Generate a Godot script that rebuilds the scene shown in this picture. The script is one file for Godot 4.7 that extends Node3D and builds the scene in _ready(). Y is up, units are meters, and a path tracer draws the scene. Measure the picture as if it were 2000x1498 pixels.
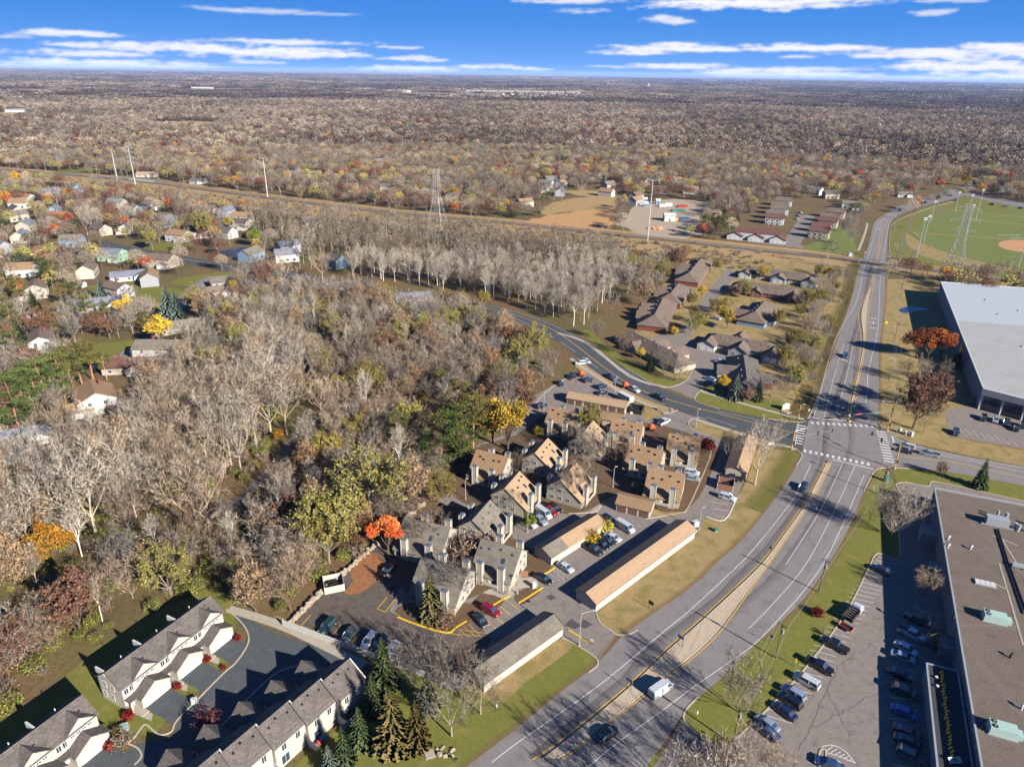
extends Node3D
# A suburb in late autumn, seen from a drone about 110 m above the ground. Metres, y up; the camera looks along -z.

const EYE := 110.0
var M := {}            # materials
var taken := {}        # names in use
var roads: Array = []  # [points, half width]: where no tree stands
var bare: Array = []   # polygons without scattered trees
var footprints: Array = []  # [centre, radius] of buildings
var rng := RandomNumberGenerator.new()

func _ready() -> void:
	rng.seed = 11
	set_camera()
	set_sky()
	set_sun()
	make_materials()
	lay_ground()
	lay_roads()
	lay_markings()
	build_fourplexes()
	build_garages()
	build_townhouses()
	build_brick_homes()
	build_big_buildings()
	build_suburb()
	build_far_places()
	build_towers_and_poles()
	build_small_things()
	build_cars()
	grow_trees()

func set_camera() -> void:
	var cam := Camera3D.new()
	cam.name = "camera"
	cam.fov = 56.75
	cam.near = 1.0
	cam.far = 60000.0
	add_child(cam)
	cam.position = v3(0, EYE, 0)
	cam.rotation_order = EULER_ORDER_YXZ
	cam.rotation = v3(deg_to_rad(-23.6), 0, deg_to_rad(0.83))
	cam.current = true

const SUN_DIR := Vector3(0.637, 0.44, 0.633)   # towards the sun

func set_sun() -> void:
	var sun := DirectionalLight3D.new()
	sun.name = "sun"
	sun.light_color = Color(1.0, 0.98, 0.945)
	sun.light_energy = 1.6
	sun.light_angular_distance = 0.5
	sun.shadow_enabled = true
	sun.directional_shadow_max_distance = 3000.0
	add_child(sun)
	sun.look_at_from_position(SUN_DIR * 100.0, Vector3.ZERO, Vector3.UP)

# clouds low in the sky: azimuth and height above the horizon in degrees, then half width and half height in degrees, then density
func cloud_list() -> Array:
	return [
		[Vector2(-29.75, 1.91), 3.6, 0.34, 1.0], [Vector2(-32.78, 1.69), 1.6, 0.14, 0.8], [Vector2(-17.46, 3.66), 4.6, 0.26, 0.6], [Vector2(-20.73, 3.69), 2.6, 0.2, 0.5], [Vector2(-13.38, 3.60), 3.0, 0.15, 0.45],
		[Vector2(-24.88, 1.27), 6.8, 0.5, 1.0], [Vector2(-17.77, 1.08), 8.0, 0.72, 1.3], [Vector2(-16.32, 1.79), 6.6, 0.26, 1.0], [Vector2(-29.13, 0.78), 5.2, 0.3, 1.0], [Vector2(-28.08, 0.23), 7.6, 0.44, 1.2], [Vector2(-31.81, -0.01), 4.6, 0.22, 1.1], [Vector2(-23.83, 0.08), 3.8, 0.22, 1.0], [Vector2(-8.52, 1.59), 2.2, 0.14, 0.9], [Vector2(-7.45, 0.86), 3.2, 0.3, 0.9], [Vector2(-18.53, 0.45), 3.0, 0.14, 0.8],
		[Vector2(-8.22, 0.20), 5.4, 0.3, 1.1], [Vector2(-1.85, 0.39), 4.0, 0.26, 1.0], [Vector2(1.17, 0.30), 2.0, 0.16, 0.9],
		[Vector2(16.64, 4.54), 9.6, 0.75, 1.3], [Vector2(3.98, 4.75), 5.0, 0.3, 0.9], [Vector2(4.73, 4.11), 2.6, 0.24, 0.7], [Vector2(10.90, 3.56), 2.2, 0.42, 0.9], [Vector2(27.34, 3.86), 1.8, 0.3, 0.7], [Vector2(28.05, 4.50), 2.8, 0.16, 0.6],
		[Vector2(11.08, 1.73), 5.6, 0.6, 1.25], [Vector2(8.20, 1.44), 3.6, 0.26, 1.0], [Vector2(20.37, 1.84), 6.4, 0.4, 1.2], [Vector2(19.80, 1.30), 1.6, 0.16, 0.8],
		[Vector2(10.84, 0.55), 5.6, 0.24, 1.0], [Vector2(12.99, 0.68), 3.4, 0.2, 0.9], [Vector2(17.95, 0.21), 7.0, 0.55, 1.25], [Vector2(22.94, 0.14), 5.0, 0.26, 1.0], [Vector2(20.59, 0.53), 5.0, 0.18, 0.8],
		[Vector2(28.75, 1.42), 8.0, 0.55, 1.15], [Vector2(32.51, 1.77), 4.0, 0.6, 1.2], [Vector2(27.81, 1.72), 2.8, 0.16, 0.9], [Vector2(30.32, 0.75), 7.4, 0.55, 1.1], [Vector2(32.10, 0.20), 6.0, 0.4, 1.1], [Vector2(28.19, -0.00), 4.6, 0.2, 0.9], [Vector2(30.53, -0.18), 5.0, 0.24, 1.0],
	]

func set_sky() -> void:
	var w := 4096
	var h := 2048
	var img := Image.create(w, h, false, Image.FORMAT_RGBF)
	var low := Color(0.036, 0.104, 0.252)
	var mid := Color(0.0145, 0.074, 0.222)
	var top := Color(0.006, 0.031, 0.122)
	for row in h:
		var el := (0.5 - (row + 0.5) / h) * 180.0
		var c := Color(0.06, 0.055, 0.05)
		if el > 0.0:
			c = low.lerp(mid, smoothstep(0.0, 4.5, el)).lerp(top, smoothstep(4.0, 60.0, el))
		img.fill_rect(Rect2i(0, row, w, 1), c)
	var n := FastNoiseLite.new()
	n.seed = 5
	n.frequency = 1.0
	n.fractal_octaves = 5
	var n2 := FastNoiseLite.new()
	n2.seed = 9
	n2.frequency = 1.0
	n2.fractal_octaves = 4
	# thin clouds go on all round the sky as they do in the view
	var r := RandomNumberGenerator.new()
	r.seed = 77
	var clouds := cloud_list()
	for i in 150:
		var az := r.randf_range(40.0, 320.0)
		var el := pow(r.randf(), 1.6) * 24.0 + 0.4
		clouds.append([Vector2(az - 360.0 if az > 180.0 else az, el), r.randf_range(2.0, 7.0), r.randf_range(0.2, 0.6) * (1.0 + el * 0.06), r.randf_range(0.6, 1.2)])
	for i in 14:
		clouds.append([Vector2(r.randf_range(-40.0, 40.0), r.randf_range(7.5, 24.0)), r.randf_range(2.0, 7.0), r.randf_range(0.4, 1.0), r.randf_range(0.5, 1.0)])
	for c in clouds:
		var at: Vector2 = c[0]
		var hw: float = c[1] * 0.9
		var hh: float = c[2] * 0.62 + 0.035
		var u0 := int((at.x - hw * 1.2) / 360.0 * w + w / 2.0)
		var u1 := int((at.x + hw * 1.2) / 360.0 * w + w / 2.0)
		var v0 := int((0.5 - (at.y + hh * 1.6) / 180.0) * h)
		var v1 := int((0.5 - maxf(at.y - hh * 1.6, 0.0) / 180.0) * h)
		for v in range(v0, v1 + 1):
			var el := (0.5 - (v + 0.5) / h) * 180.0
			for u in range(u0, u1 + 1):
				var az := ((u + 0.5) / w - 0.5) * 360.0
				var dx := (az - at.x) / hw
				var dy := (el - at.y) / hh
				var k := n.get_noise_2d(az * 0.22 + at.x, el * 2.6 + at.y * 3.0)
				var f := n2.get_noise_2d(az * 0.9, el * 7.0)
				dy += n2.get_noise_2d(az * 0.35 + 50.0, at.y * 5.0) * 0.45
				dy *= 1.2 if dy < 0.0 else 0.9
				var d := 1.05 - dx * dx - dy * dy + k * 0.8 + f * 0.5
				var a := smoothstep(-0.05, 1.0, d) * minf(1.0, c[3] * 0.92)
				if a <= 0.0:
					continue
				var uu := posmod(u + w / 2, w)   # the middle of the panorama lies behind, at +z
				var shade := 0.27 - 0.05 * smoothstep(0.0, -0.8, dy) * smoothstep(0.4, 1.2, d)
				var white := Color(shade, shade * 1.0, shade * 1.03)
				img.set_pixel(uu, v, img.get_pixel(uu, v).lerp(white, a))
	var m := PanoramaSkyMaterial.new()
	m.panorama = ImageTexture.create_from_image(img)
	var s := Sky.new()
	s.sky_material = m
	var e := Environment.new()
	e.background_mode = Environment.BG_SKY
	e.sky = s
	e.background_energy_multiplier = 1.0
	e.tonemap_mode = Environment.TONE_MAPPER_LINEAR
	e.tonemap_exposure = 3.6
	e.fog_enabled = true
	e.fog_light_color = Color(0.66, 0.78, 1.0)
	e.fog_density = 0.000024
	e.sdfgi_enabled = true
	e.ssao_enabled = true
	e.ssil_enabled = true
	var we := WorldEnvironment.new()
	we.name = "environment"
	we.environment = e
	add_child(we)

func moved(to: Vector3) -> Transform3D:
	return Transform3D(Basis(), to)

func turned(by: float, to: Vector3) -> Transform3D:
	return Transform3D(Basis(Vector3.UP, by), to)

func v3(x: float, y: float, z: float) -> Vector3:
	return Vector3(x, y, z)

func xz(x: float, z: float) -> Vector2:   # a place on the ground
	return Vector2(x, z)

# ---------------------------------------------------------------- names, things, parts

func numbered(called: String) -> String:
	if not taken.has(called):
		taken[called] = 0
		return called
	taken[called] += 1
	return "%s_%03d" % [called, taken[called]]

func tag(o: Node3D, label: String, category := "", group := "", kind := "") -> Node3D:
	if label: o.set_meta("label", label)
	if category: o.set_meta("category", category)
	if group: o.set_meta("group", group)
	if kind: o.set_meta("kind", kind)
	return o

func thing(called: String, label: String, category: String, at: Vector2, turn := 0.0, group := "", y := 0.0) -> Node3D:
	var o := Node3D.new()
	o.name = numbered(called)
	add_child(o)
	o.position = v3(at.x, y, at.y)
	o.rotation.y = turn
	return tag(o, label, category, group)

func part(called: String, mesh: Mesh, mat: Material, parent: Node3D, at := Transform3D()) -> MeshInstance3D:
	var o := MeshInstance3D.new()
	o.name = called if parent != self else numbered(called)
	o.mesh = mesh
	if mat: o.material_override = mat
	o.transform = at
	parent.add_child(o, true)
	return o

func struct(called: String, mesh: Mesh, mat: Material, parent: Node3D = self) -> MeshInstance3D:
	var o := part(called, mesh, mat, parent)
	if parent == self: o.set_meta("kind", "structure")
	return o

func turn_of(a: Vector2, b: Vector2) -> float:
	return -atan2(b.y - a.y, b.x - a.x)

func copy_of(o: Node3D, label: String, at: Vector2, turn: float, group := "") -> Node3D:
	var c: Node3D = o.duplicate()
	var base: String = o.get_meta("base", o.name)
	c.name = numbered(base)
	add_child(c)
	c.position = v3(at.x, 0, at.y)
	c.rotation.y = turn
	return tag(c, label, "", group)

# ---------------------------------------------------------------- mesh building

func mb() -> SurfaceTool:
	var st := SurfaceTool.new()
	st.begin(Mesh.PRIMITIVE_TRIANGLES)
	st.set_smooth_group(-1)
	return st

func done(st: SurfaceTool) -> ArrayMesh:
	st.generate_normals()
	return st.commit()

func tri(st: SurfaceTool, a: Vector3, b: Vector3, c: Vector3, ua := Vector2.ZERO, ub := Vector2.ZERO, uc := Vector2.ZERO) -> void:
	st.set_uv(ua); st.set_uv2(ua); st.add_vertex(a)
	st.set_uv(ub); st.set_uv2(ub); st.add_vertex(b)
	st.set_uv(uc); st.set_uv2(uc); st.add_vertex(c)

# a, b, c, d clockwise as seen from outside; texture coordinates in metres
func quad(st: SurfaceTool, a: Vector3, b: Vector3, c: Vector3, d: Vector3) -> void:
	var w := a.distance_to(b)
	var h := a.distance_to(d)
	var s := absf(a.x + a.z) * 0.37
	tri(st, a, b, c, Vector2(s, 0), Vector2(s + w, 0), Vector2(s + w, h))
	tri(st, a, c, d, Vector2(s, 0), Vector2(s + w, h), Vector2(s, h))

func bx(st: SurfaceTool, c: Vector3, s: Vector3, t := Transform3D()) -> void:
	var h := s / 2.0
	var p: Array[Vector3] = []
	for i in 8:
		p.append(t * (c + v3(h.x if i & 1 else -h.x, h.y if i & 2 else -h.y, h.z if i & 4 else -h.z)))
	quad(st, p[6], p[7], p[5], p[4])
	quad(st, p[3], p[2], p[0], p[1])
	quad(st, p[2], p[3], p[7], p[6])
	quad(st, p[0], p[4], p[5], p[1])
	quad(st, p[2], p[6], p[4], p[0])
	quad(st, p[7], p[3], p[1], p[5])

func box(c: Vector3, s: Vector3) -> ArrayMesh:
	var st := mb()
	bx(st, c, s)
	return done(st)

func tube(st: SurfaceTool, a: Vector3, b: Vector3, ra: float, rb: float, sides := 6, cap := false) -> void:
	var d := (b - a).normalized()
	var u := d.cross(Vector3.UP if absf(d.y) < 0.95 else Vector3.RIGHT).normalized()
	var v := d.cross(u)
	for i in sides:
		var t0 := TAU * i / sides
		var t1 := TAU * (i + 1) / sides
		var e0 := u * cos(t0) + v * sin(t0)
		var e1 := u * cos(t1) + v * sin(t1)
		quad(st, b + e0 * rb, b + e1 * rb, a + e1 * ra, a + e0 * ra)
		if cap:
			tri(st, b, b + e1 * rb, b + e0 * rb)

func pipe(a: Vector3, b: Vector3, ra: float, rb: float, sides := 6) -> ArrayMesh:
	var st := mb()
	tube(st, a, b, ra, rb, sides, true)
	return done(st)

func sheet_mesh(pts: PackedVector2Array, y: float) -> ArrayMesh:
	var st := mb()
	var idx := Geometry2D.triangulate_polygon(pts)
	for i in range(0, idx.size(), 3):
		var a := pts[idx[i]]
		var b := pts[idx[i + 1]]
		var c := pts[idx[i + 2]]
		if (b - a).cross(c - a) < 0.0:
			var s := b
			b = c
			c = s
		tri(st, v3(a.x, y, a.y), v3(b.x, y, b.y), v3(c.x, y, c.y), a, b, c)
	return done(st)

func smooth(pts: Array, each := 4) -> PackedVector2Array:
	var out := PackedVector2Array()
	for i in pts.size() - 1:
		var p0: Vector2 = pts[maxi(i - 1, 0)]
		var p1: Vector2 = pts[i]
		var p2: Vector2 = pts[i + 1]
		var p3: Vector2 = pts[mini(i + 2, pts.size() - 1)]
		for k in each:
			out.append(p1.cubic_interpolate(p2, p0, p3, k / float(each)))
	out.append(pts[-1])
	return out

func closed(pts: Array, each := 3) -> PackedVector2Array:
	var out := PackedVector2Array()
	var n := pts.size()
	for i in n:
		for k in each:
			out.append(pts[i].cubic_interpolate(pts[(i + 1) % n], pts[(i + n - 1) % n], pts[(i + 2) % n], k / float(each)))
	return out

func between(left: PackedVector2Array, right: PackedVector2Array) -> PackedVector2Array:
	var out := left.duplicate()
	var r := right.duplicate()
	r.reverse()
	out.append_array(r)
	return out

func offset_line(pts: PackedVector2Array, by: float) -> PackedVector2Array:
	var out := PackedVector2Array()
	for i in pts.size():
		var d := (pts[mini(i + 1, pts.size() - 1)] - pts[maxi(i - 1, 0)]).normalized()
		out.append(pts[i] + Vector2(-d.y, d.x) * by)
	return out

# a flat band along a line
func band_mesh(pts: PackedVector2Array, width: float, y: float) -> ArrayMesh:
	return ribbon(offset_line(pts, -width / 2), offset_line(pts, width / 2), y)

func ribbon(l: PackedVector2Array, r: PackedVector2Array, y: float) -> ArrayMesh:
	var st := mb()
	for i in mini(l.size(), r.size()) - 1:
		var a := v3(l[i].x, y, l[i].y)
		var b := v3(l[i + 1].x, y, l[i + 1].y)
		var c := v3(r[i + 1].x, y, r[i + 1].y)
		var d := v3(r[i].x, y, r[i].y)
		tri(st, a, b, c, l[i], l[i + 1], r[i + 1])
		tri(st, a, c, d, l[i], r[i + 1], r[i])
	return done(st)

# a kerb or low wall along a line: top and both sides
func kerb_mesh(pts: PackedVector2Array, width: float, y0: float, y1: float) -> ArrayMesh:
	var st := mb()
	var l := offset_line(pts, -width / 2)
	var r := offset_line(pts, width / 2)
	for i in pts.size() - 1:
		var a := v3(l[i].x, y1, l[i].y)
		var b := v3(l[i + 1].x, y1, l[i + 1].y)
		var c := v3(r[i + 1].x, y1, r[i + 1].y)
		var d := v3(r[i].x, y1, r[i].y)
		var down := v3(0, y0 - y1, 0)
		tri(st, a, b, c, l[i], l[i + 1], r[i + 1])
		tri(st, a, c, d, l[i], r[i + 1], r[i])
		quad(st, b, a, a + down, b + down)
		quad(st, d, c, c + down, d + down)
	quad(st, v3(l[0].x, y1, l[0].y), v3(r[0].x, y1, r[0].y), v3(r[0].x, y0, r[0].y), v3(l[0].x, y0, l[0].y))
	var e := pts.size() - 1
	quad(st, v3(r[e].x, y1, r[e].y), v3(l[e].x, y1, l[e].y), v3(l[e].x, y0, l[e].y), v3(r[e].x, y0, r[e].y))
	return done(st)

# pieces of a line of the given length, with gaps between them
func dashes(pts: PackedVector2Array, length: float, gap: float) -> Array:
	var out := []
	var run := 0.0
	var cur := PackedVector2Array()
	for i in pts.size() - 1:
		var a := pts[i]
		var b := pts[i + 1]
		var n := maxi(1, int(a.distance_to(b) / 0.3))
		for k in n:
			var p := a.lerp(b, k / float(n))
			var phase := fmod(run, length + gap)
			if phase < length:
				cur.append(p)
			elif cur.size() > 1:
				out.append(cur)
				cur = PackedVector2Array()
			run += a.distance_to(b) / n
	if cur.size() > 1: out.append(cur)
	return out

# ---------------------------------------------------------------- materials

func base(r: float, g: float, b: float, k := 0.43) -> Color:   # the base colour of a thing that looks like r, g, b when the sun is on it
	var c := Color8(int(r), int(g), int(b)).srgb_to_linear() * k
	c.a = 1.0
	return c.linear_to_srgb()

func ramp(stops: Array) -> Gradient:
	var g := Gradient.new()
	var offs := PackedFloat32Array()
	var cols := PackedColorArray()
	for i in stops.size():
		offs.append(i / float(stops.size() - 1))
		cols.append(stops[i])
	g.offsets = offs
	g.colors = cols
	return g

func noise_tex(stops: Array, freq: float, octaves := 5, sd := 1, size := 512, type := FastNoiseLite.TYPE_SIMPLEX_SMOOTH) -> NoiseTexture2D:
	var n := FastNoiseLite.new()
	n.seed = sd
	n.noise_type = type
	n.frequency = freq
	n.fractal_octaves = octaves
	var t := NoiseTexture2D.new()
	t.width = size
	t.height = size
	t.seamless = true
	t.noise = n
	t.color_ramp = ramp(stops)
	return t

func plain(c: Color, rough := 0.85, metal := 0.0, spec := 0.4) -> StandardMaterial3D:
	var m := StandardMaterial3D.new()
	m.albedo_color = c
	m.roughness = rough
	m.metallic = metal
	m.metallic_specular = spec
	return m

# fine grain repeating every «metres», over it large patches of another colour
func ground_mat(stops: Array, freq: float, metres: float, patch := [], patch_metres := 60.0, patch_freq := 0.02, sd := 1) -> StandardMaterial3D:
	var m := plain(Color.WHITE, 0.95, 0.0, 0.2)
	m.albedo_texture = noise_tex(stops, freq, 5, sd)
	m.uv1_scale = v3(1.0 / metres, 1.0 / metres, 1)
	if patch:
		m.detail_enabled = true
		m.detail_uv_layer = BaseMaterial3D.DETAIL_UV_2
		m.detail_albedo = noise_tex(patch, patch_freq, 6, sd + 20)
		m.uv2_scale = v3(1.0 / patch_metres, 1.0 / patch_metres, 1)
	return m

func cb(r: float, g: float, b: float, a: float) -> Color:
	return clear(base(r, g, b), a)

func clear(c: Color, a: float) -> Color:
	return Color(c.r, c.g, c.b, a)

# courses of shingles, each tab a little different; 8 m of roof per repeat
func shingle_mat(c: Color, vary: float, sd: int, stain := Color(0, 0, 0, 0)) -> StandardMaterial3D:
	var im := Image.create(256, 256, false, Image.FORMAT_RGB8)
	var r := RandomNumberGenerator.new()
	r.seed = sd
	for row in 32:
		var shift := r.randi_range(0, 15)
		var line := r.randf_range(-vary * 0.3, vary * 0.3)
		for tab in 17:
			var v := 1.0 + r.randf_range(-vary, vary) + line
			im.fill_rect(Rect2i(tab * 16 - shift, row * 8, 16, 8), Color(c.r * v, c.g * v, c.b * v))
			im.fill_rect(Rect2i(tab * 16 - shift, row * 8, 16, 1), Color(c.r * v * 0.72, c.g * v * 0.72, c.b * v * 0.72))
	var m := plain(Color.WHITE, 0.92, 0.0, 0.25)
	m.albedo_texture = ImageTexture.create_from_image(im)
	m.uv1_scale = v3(0.16, 0.16, 1)
	m.detail_enabled = true
	m.detail_uv_layer = BaseMaterial3D.DETAIL_UV_2
	var s := stain if stain.a > 0.0 else Color(c.r * 0.6, c.g * 0.6, c.b * 0.6, 0.55)
	m.detail_albedo = noise_tex([clear(s, 0.0), clear(s, 0.0), s], 0.012, 5, sd + 3, 256)
	m.uv2_scale = v3(0.05, 0.09, 1)
	return m

# lap siding: thin dark lines between boards
func siding_mat(c: Color, sd: int) -> StandardMaterial3D:
	var im := Image.create(64, 128, false, Image.FORMAT_RGB8)
	var r := RandomNumberGenerator.new()
	r.seed = sd
	for row in 16:
		var v := 1.0 + r.randf_range(-0.05, 0.05)
		im.fill_rect(Rect2i(0, row * 8, 64, 8), Color(c.r * v, c.g * v, c.b * v))
		im.fill_rect(Rect2i(0, row * 8, 64, 1), Color(c.r * 0.8, c.g * 0.8, c.b * 0.8))
	var m := plain(Color.WHITE, 0.8, 0.0, 0.3)
	m.albedo_texture = ImageTexture.create_from_image(im)
	m.uv1_scale = v3(0.4, 0.4, 1)
	return m

func two_sided(m: StandardMaterial3D) -> StandardMaterial3D:
	m.cull_mode = BaseMaterial3D.CULL_DISABLED
	return m

func make_materials() -> void:
	var r := base
	M.forest_floor = ground_mat([base(70,56,42), base(104,84,62), base(132,108,80), base(92,78,56)], 0.05, 38.0, [cb(120,96,66, 0.0), cb(142,112,74, 0.25), cb(116,112,62, 0.6), cb(90,74,56, 0.5)], 420.0, 0.01, 2)
	M.lawn = ground_mat([base(74,76,34), base(118,116,54), base(140,136,68), base(100,102,46), base(156,146,84)], 0.09, 30.0, [cb(158,138,86, 0.0), cb(112,122,48, 0.3), cb(164,138,88, 0.7)], 62.0, 0.02, 3)
	M.dry_lawn = ground_mat([base(118,98,62), base(166,140,94), base(186,160,112), base(140,118,76), base(196,170,124)], 0.1, 30.0, [cb(116,114,56, 0.75), cb(128,122,62, 0.5), cb(160,136,92, 0.0), cb(158,116,74, 0.35)], 60.0, 0.02, 4)
	M.tan_grass = ground_mat([base(150,120,78), base(178,146,98), base(192,162,112), base(160,128,84)], 0.06, 16.0, [cb(128,96,66, 0.6), cb(170,140,96, 0.0), cb(156,140,80, 0.5)], 110.0, 0.014, 5)
	M.green_field = ground_mat([base(96,106,52), base(116,126,62), base(130,136,72), base(106,114,56)], 0.06, 20.0, [cb(146,138,84, 0.6), cb(120,128,64, 0.0), cb(100,116,52, 0.4)], 110.0, 0.02, 6)
	M.reeds = ground_mat([base(166,116,70), base(196,146,96), base(214,170,120), base(176,130,80)], 0.09, 20.0, [cb(160,140,80, 0.6), cb(190,146,96, 0.0), cb(178,132,84, 0.4)], 90.0, 0.014, 7)
	M.gravel_lot = ground_mat([base(166,146,124), base(188,168,144), base(202,184,160)], 0.08, 20.0, [cb(160,134,106, 0.8), cb(188,170,148, 0.0), cb(160,156,154, 0.5)], 90.0, 0.015, 8)
	M.mulch = ground_mat([base(78,64,54), base(106,88,70), base(132,110,88)], 0.1, 6.0, [cb(128,94,66, 0.0), cb(128,100,70, 0.3), cb(150,108,74, 0.7)], 16.0, 0.03, 9)
	M.leaf_litter = ground_mat([base(150,92,58), base(184,116,70), base(200,134,86), base(128,82,56)], 0.14, 6.0, [cb(110,90,76, 0.0), cb(110,96,80, 0.4), cb(104,88,76, 0.9)], 18.0, 0.03, 10)
	M.asphalt = ground_mat([base(112,106,103), base(138,131,127), base(154,147,143), base(128,122,118)], 0.12, 22.0, [cb(106,100,98, 0.6), cb(140,133,129, 0.0), cb(164,156,150, 0.45)], 60.0, 0.025, 11)
	M.new_asphalt = ground_mat([base(78,80,82), base(90,92,94), base(98,100,102)], 0.06, 9.0, [cb(72,74,78, 0.5), cb(92,94,96, 0.0), cb(112,110,108, 0.3)], 70.0, 0.02, 12)
	M.sealed = ground_mat([base(80,85,86), base(94,98,99), base(106,110,110)], 0.1, 7.0, [cb(70,75,78, 0.6), cb(92,96,98, 0.0), cb(132,132,130, 0.45)], 30.0, 0.03, 13)
	M.lot = ground_mat([base(116,106,99), base(140,128,120), base(156,145,136), base(128,117,110)], 0.12, 22.0, [cb(100,91,86, 0.7), cb(140,128,120, 0.0), cb(172,160,150, 0.55)], 34.0, 0.03, 14)
	M.old_lot = ground_mat([base(86,76,70), base(112,100,92), base(128,116,106)], 0.05, 9.0, [cb(62,54,50, 0.8), cb(100,88,80, 0.0), cb(140,128,118, 0.6)], 30.0, 0.024, 15)
	M.leaf_dirt = ground_mat([base(140,112,78), base(166,132,94), base(152,120,84)], 0.1, 6.0)
	M.worn = plain(base(104,98,96), 0.95)
	M.crack = plain(base(104,97,92), 0.95)
	M.marker = plain(Color(1.0, 0.66, 0.1), 0.7)
	M.arm_grey = plain(base(120,122,124), 0.6)
	M.patch = plain(base(84,78,76), 0.95)
	M.concrete = ground_mat([base(176,164,148), base(192,180,162), base(204,192,174)], 0.06, 6.0, [cb(160,146,130, 0.5), cb(190,180,162, 0.0)], 30.0, 0.03, 16)
	M.median = ground_mat([base(192,172,146), base(206,186,158), base(216,196,170)], 0.05, 7.0, [cb(176,154,130, 0.5), cb(206,186,158, 0.0)], 30.0, 0.03, 17)
	M.ballast = ground_mat([base(122,108,98), base(142,127,116), base(158,142,130)], 0.12, 6.0, [cb(96,84,76, 0.6), cb(140,126,115, 0.0)], 50.0, 0.03, 18)
	M.dirt = ground_mat([base(196,146,106), base(206,156,114), base(214,166,126)], 0.04, 15.0)
	M.trail = ground_mat([base(124,112,102), base(140,128,118), base(150,138,128)], 0.05, 9.0, [cb(110,92,76, 0.6), cb(130,120,110, 0.0)], 25.0, 0.03, 19)
	M.rail = plain(base(110,94,86), 0.5, 0.6)
	M.white_paint = plain(base(226,222,216), 0.7)
	M.old_paint = plain(base(196,190,182), 0.8)
	M.yellow_paint = plain(base(226,176,62), 0.7)
	M.bright_yellow = plain(base(244,200,40), 0.7)
	M.kerb = ground_mat([base(190,174,152), base(206,190,168)], 0.08, 4.0)
	M.water = plain(base(52,46,40), 0.12, 0.0, 0.2)
	M.rain_water = plain(base(44,62,110), 0.2, 0.0, 0.2)
	# roofs and walls
	M.tan_shingle = shingle_mat(base(208,174,138, 0.34), 0.055, 1, clear(base(194,158,122, 0.34), 0.35))
	M.brown_shingle = shingle_mat(base(180,146,112, 0.36), 0.06, 2, clear(base(156,122,94, 0.36), 0.4))
	M.grey_shingle = shingle_mat(base(150,140,126, 0.36), 0.09, 3)
	M.dark_shingle = shingle_mat(base(122,113,107, 0.38), 0.12, 4)
	M.taupe_shingle = shingle_mat(base(140,122,108, 0.36), 0.1, 5)
	M.maroon_shingle = shingle_mat(base(130,92,82, 0.38), 0.1, 6)
	M.blue_shingle = shingle_mat(base(150,154,166, 0.36), 0.08, 7)
	M.orange_shingle = shingle_mat(base(190,130,92, 0.36), 0.08, 8)
	M.cream_siding = siding_mat(base(232,222,206, 0.32), 1)
	M.white_siding = siding_mat(base(240,238,234, 0.33), 2)
	M.taupe_siding = siding_mat(base(186,174,156, 0.4), 3)
	M.tan_siding = siding_mat(base(214,202,182, 0.34), 4)
	M.grey_siding = siding_mat(base(178,178,180, 0.38), 5)
	M.mint_siding = siding_mat(base(170,214,188, 0.36), 6)
	M.blue_siding = siding_mat(base(150,176,196, 0.36), 7)
	M.red_brick = siding_mat(base(150,84,72, 0.36), 8)
	M.trim = plain(base(240,236,228, 0.34), 0.7)
	M.brown_door = plain(base(112,84,68), 0.7)
	M.white_door = plain(base(248,246,240, 0.36), 0.6)
	M.glass = plain(Color(0.02, 0.03, 0.04).linear_to_srgb(), 0.08, 0.0, 0.6)
	M.metal = plain(base(176,184,192), 0.35, 0.7)
	M.zinc = plain(base(196,200,202, 0.4), 0.5, 0.3)
	M.iron = plain(base(50,48,46), 0.6, 0.2)
	M.gravel_roof = ground_mat([base(74,64,56), base(112,99,88), base(150,136,124), base(84,73,64), base(132,118,106)], 0.2, 26.0, [cb(98,86,76, 0.55), cb(120,108,98, 0.0), cb(140,128,116, 0.4)], 60.0, 0.02, 21)
	M.dark_roof = ground_mat([base(66,64,64), base(80,78,78), base(92,90,90)], 0.1, 8.0)
	M.pale_roof = ground_mat([base(168,168,163), base(180,180,175), base(188,188,183)], 0.04, 30.0, [cb(156,154,148, 0.5), cb(180,180,176, 0.0), cb(194,196,196, 0.5)], 80.0, 0.015, 22)
	M.new_roof = ground_mat([base(184,190,196), base(194,200,206)], 0.04, 30.0)
	M.grey_wall = ground_mat([base(150,152,156), base(164,166,170)], 0.05, 6.0)
	M.enamel = plain(base(232,232,228, 0.36), 0.6)
	M.wood = plain(base(128,108,90), 0.9)
	M.fence_wood = plain(base(204,200,192, 0.5), 0.9)
	M.cedar = plain(base(150,104,80), 0.9)
	M.orange = plain(base(232,96,52), 0.7)
	M.signal_yellow = plain(base(222,170,84), 0.6)
	M.black = plain(base(34,32,32), 0.6)
	M.mint_metal = plain(base(186,214,202), 0.6, 0.1)
	M.stone = ground_mat([base(150,134,114), base(178,160,138), base(192,176,154)], 0.1, 3.0)
	M.red = plain(base(176,30,34), 0.5)
	M.green_metal = plain(base(40,130,110), 0.6)
	M.blue_sign = plain(base(40,110,180), 0.6)
	M.tarp = plain(base(60,90,140), 0.6)

func sheet(called: String, label: String, pts: PackedVector2Array, y: float, mat: Material, no_trees := true) -> MeshInstance3D:
	var o := struct(called, sheet_mesh(pts, y), mat)
	o.set_meta("label", label)
	o.set_meta("category", "ground")
	if no_trees: bare.append(pts)
	return o

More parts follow.
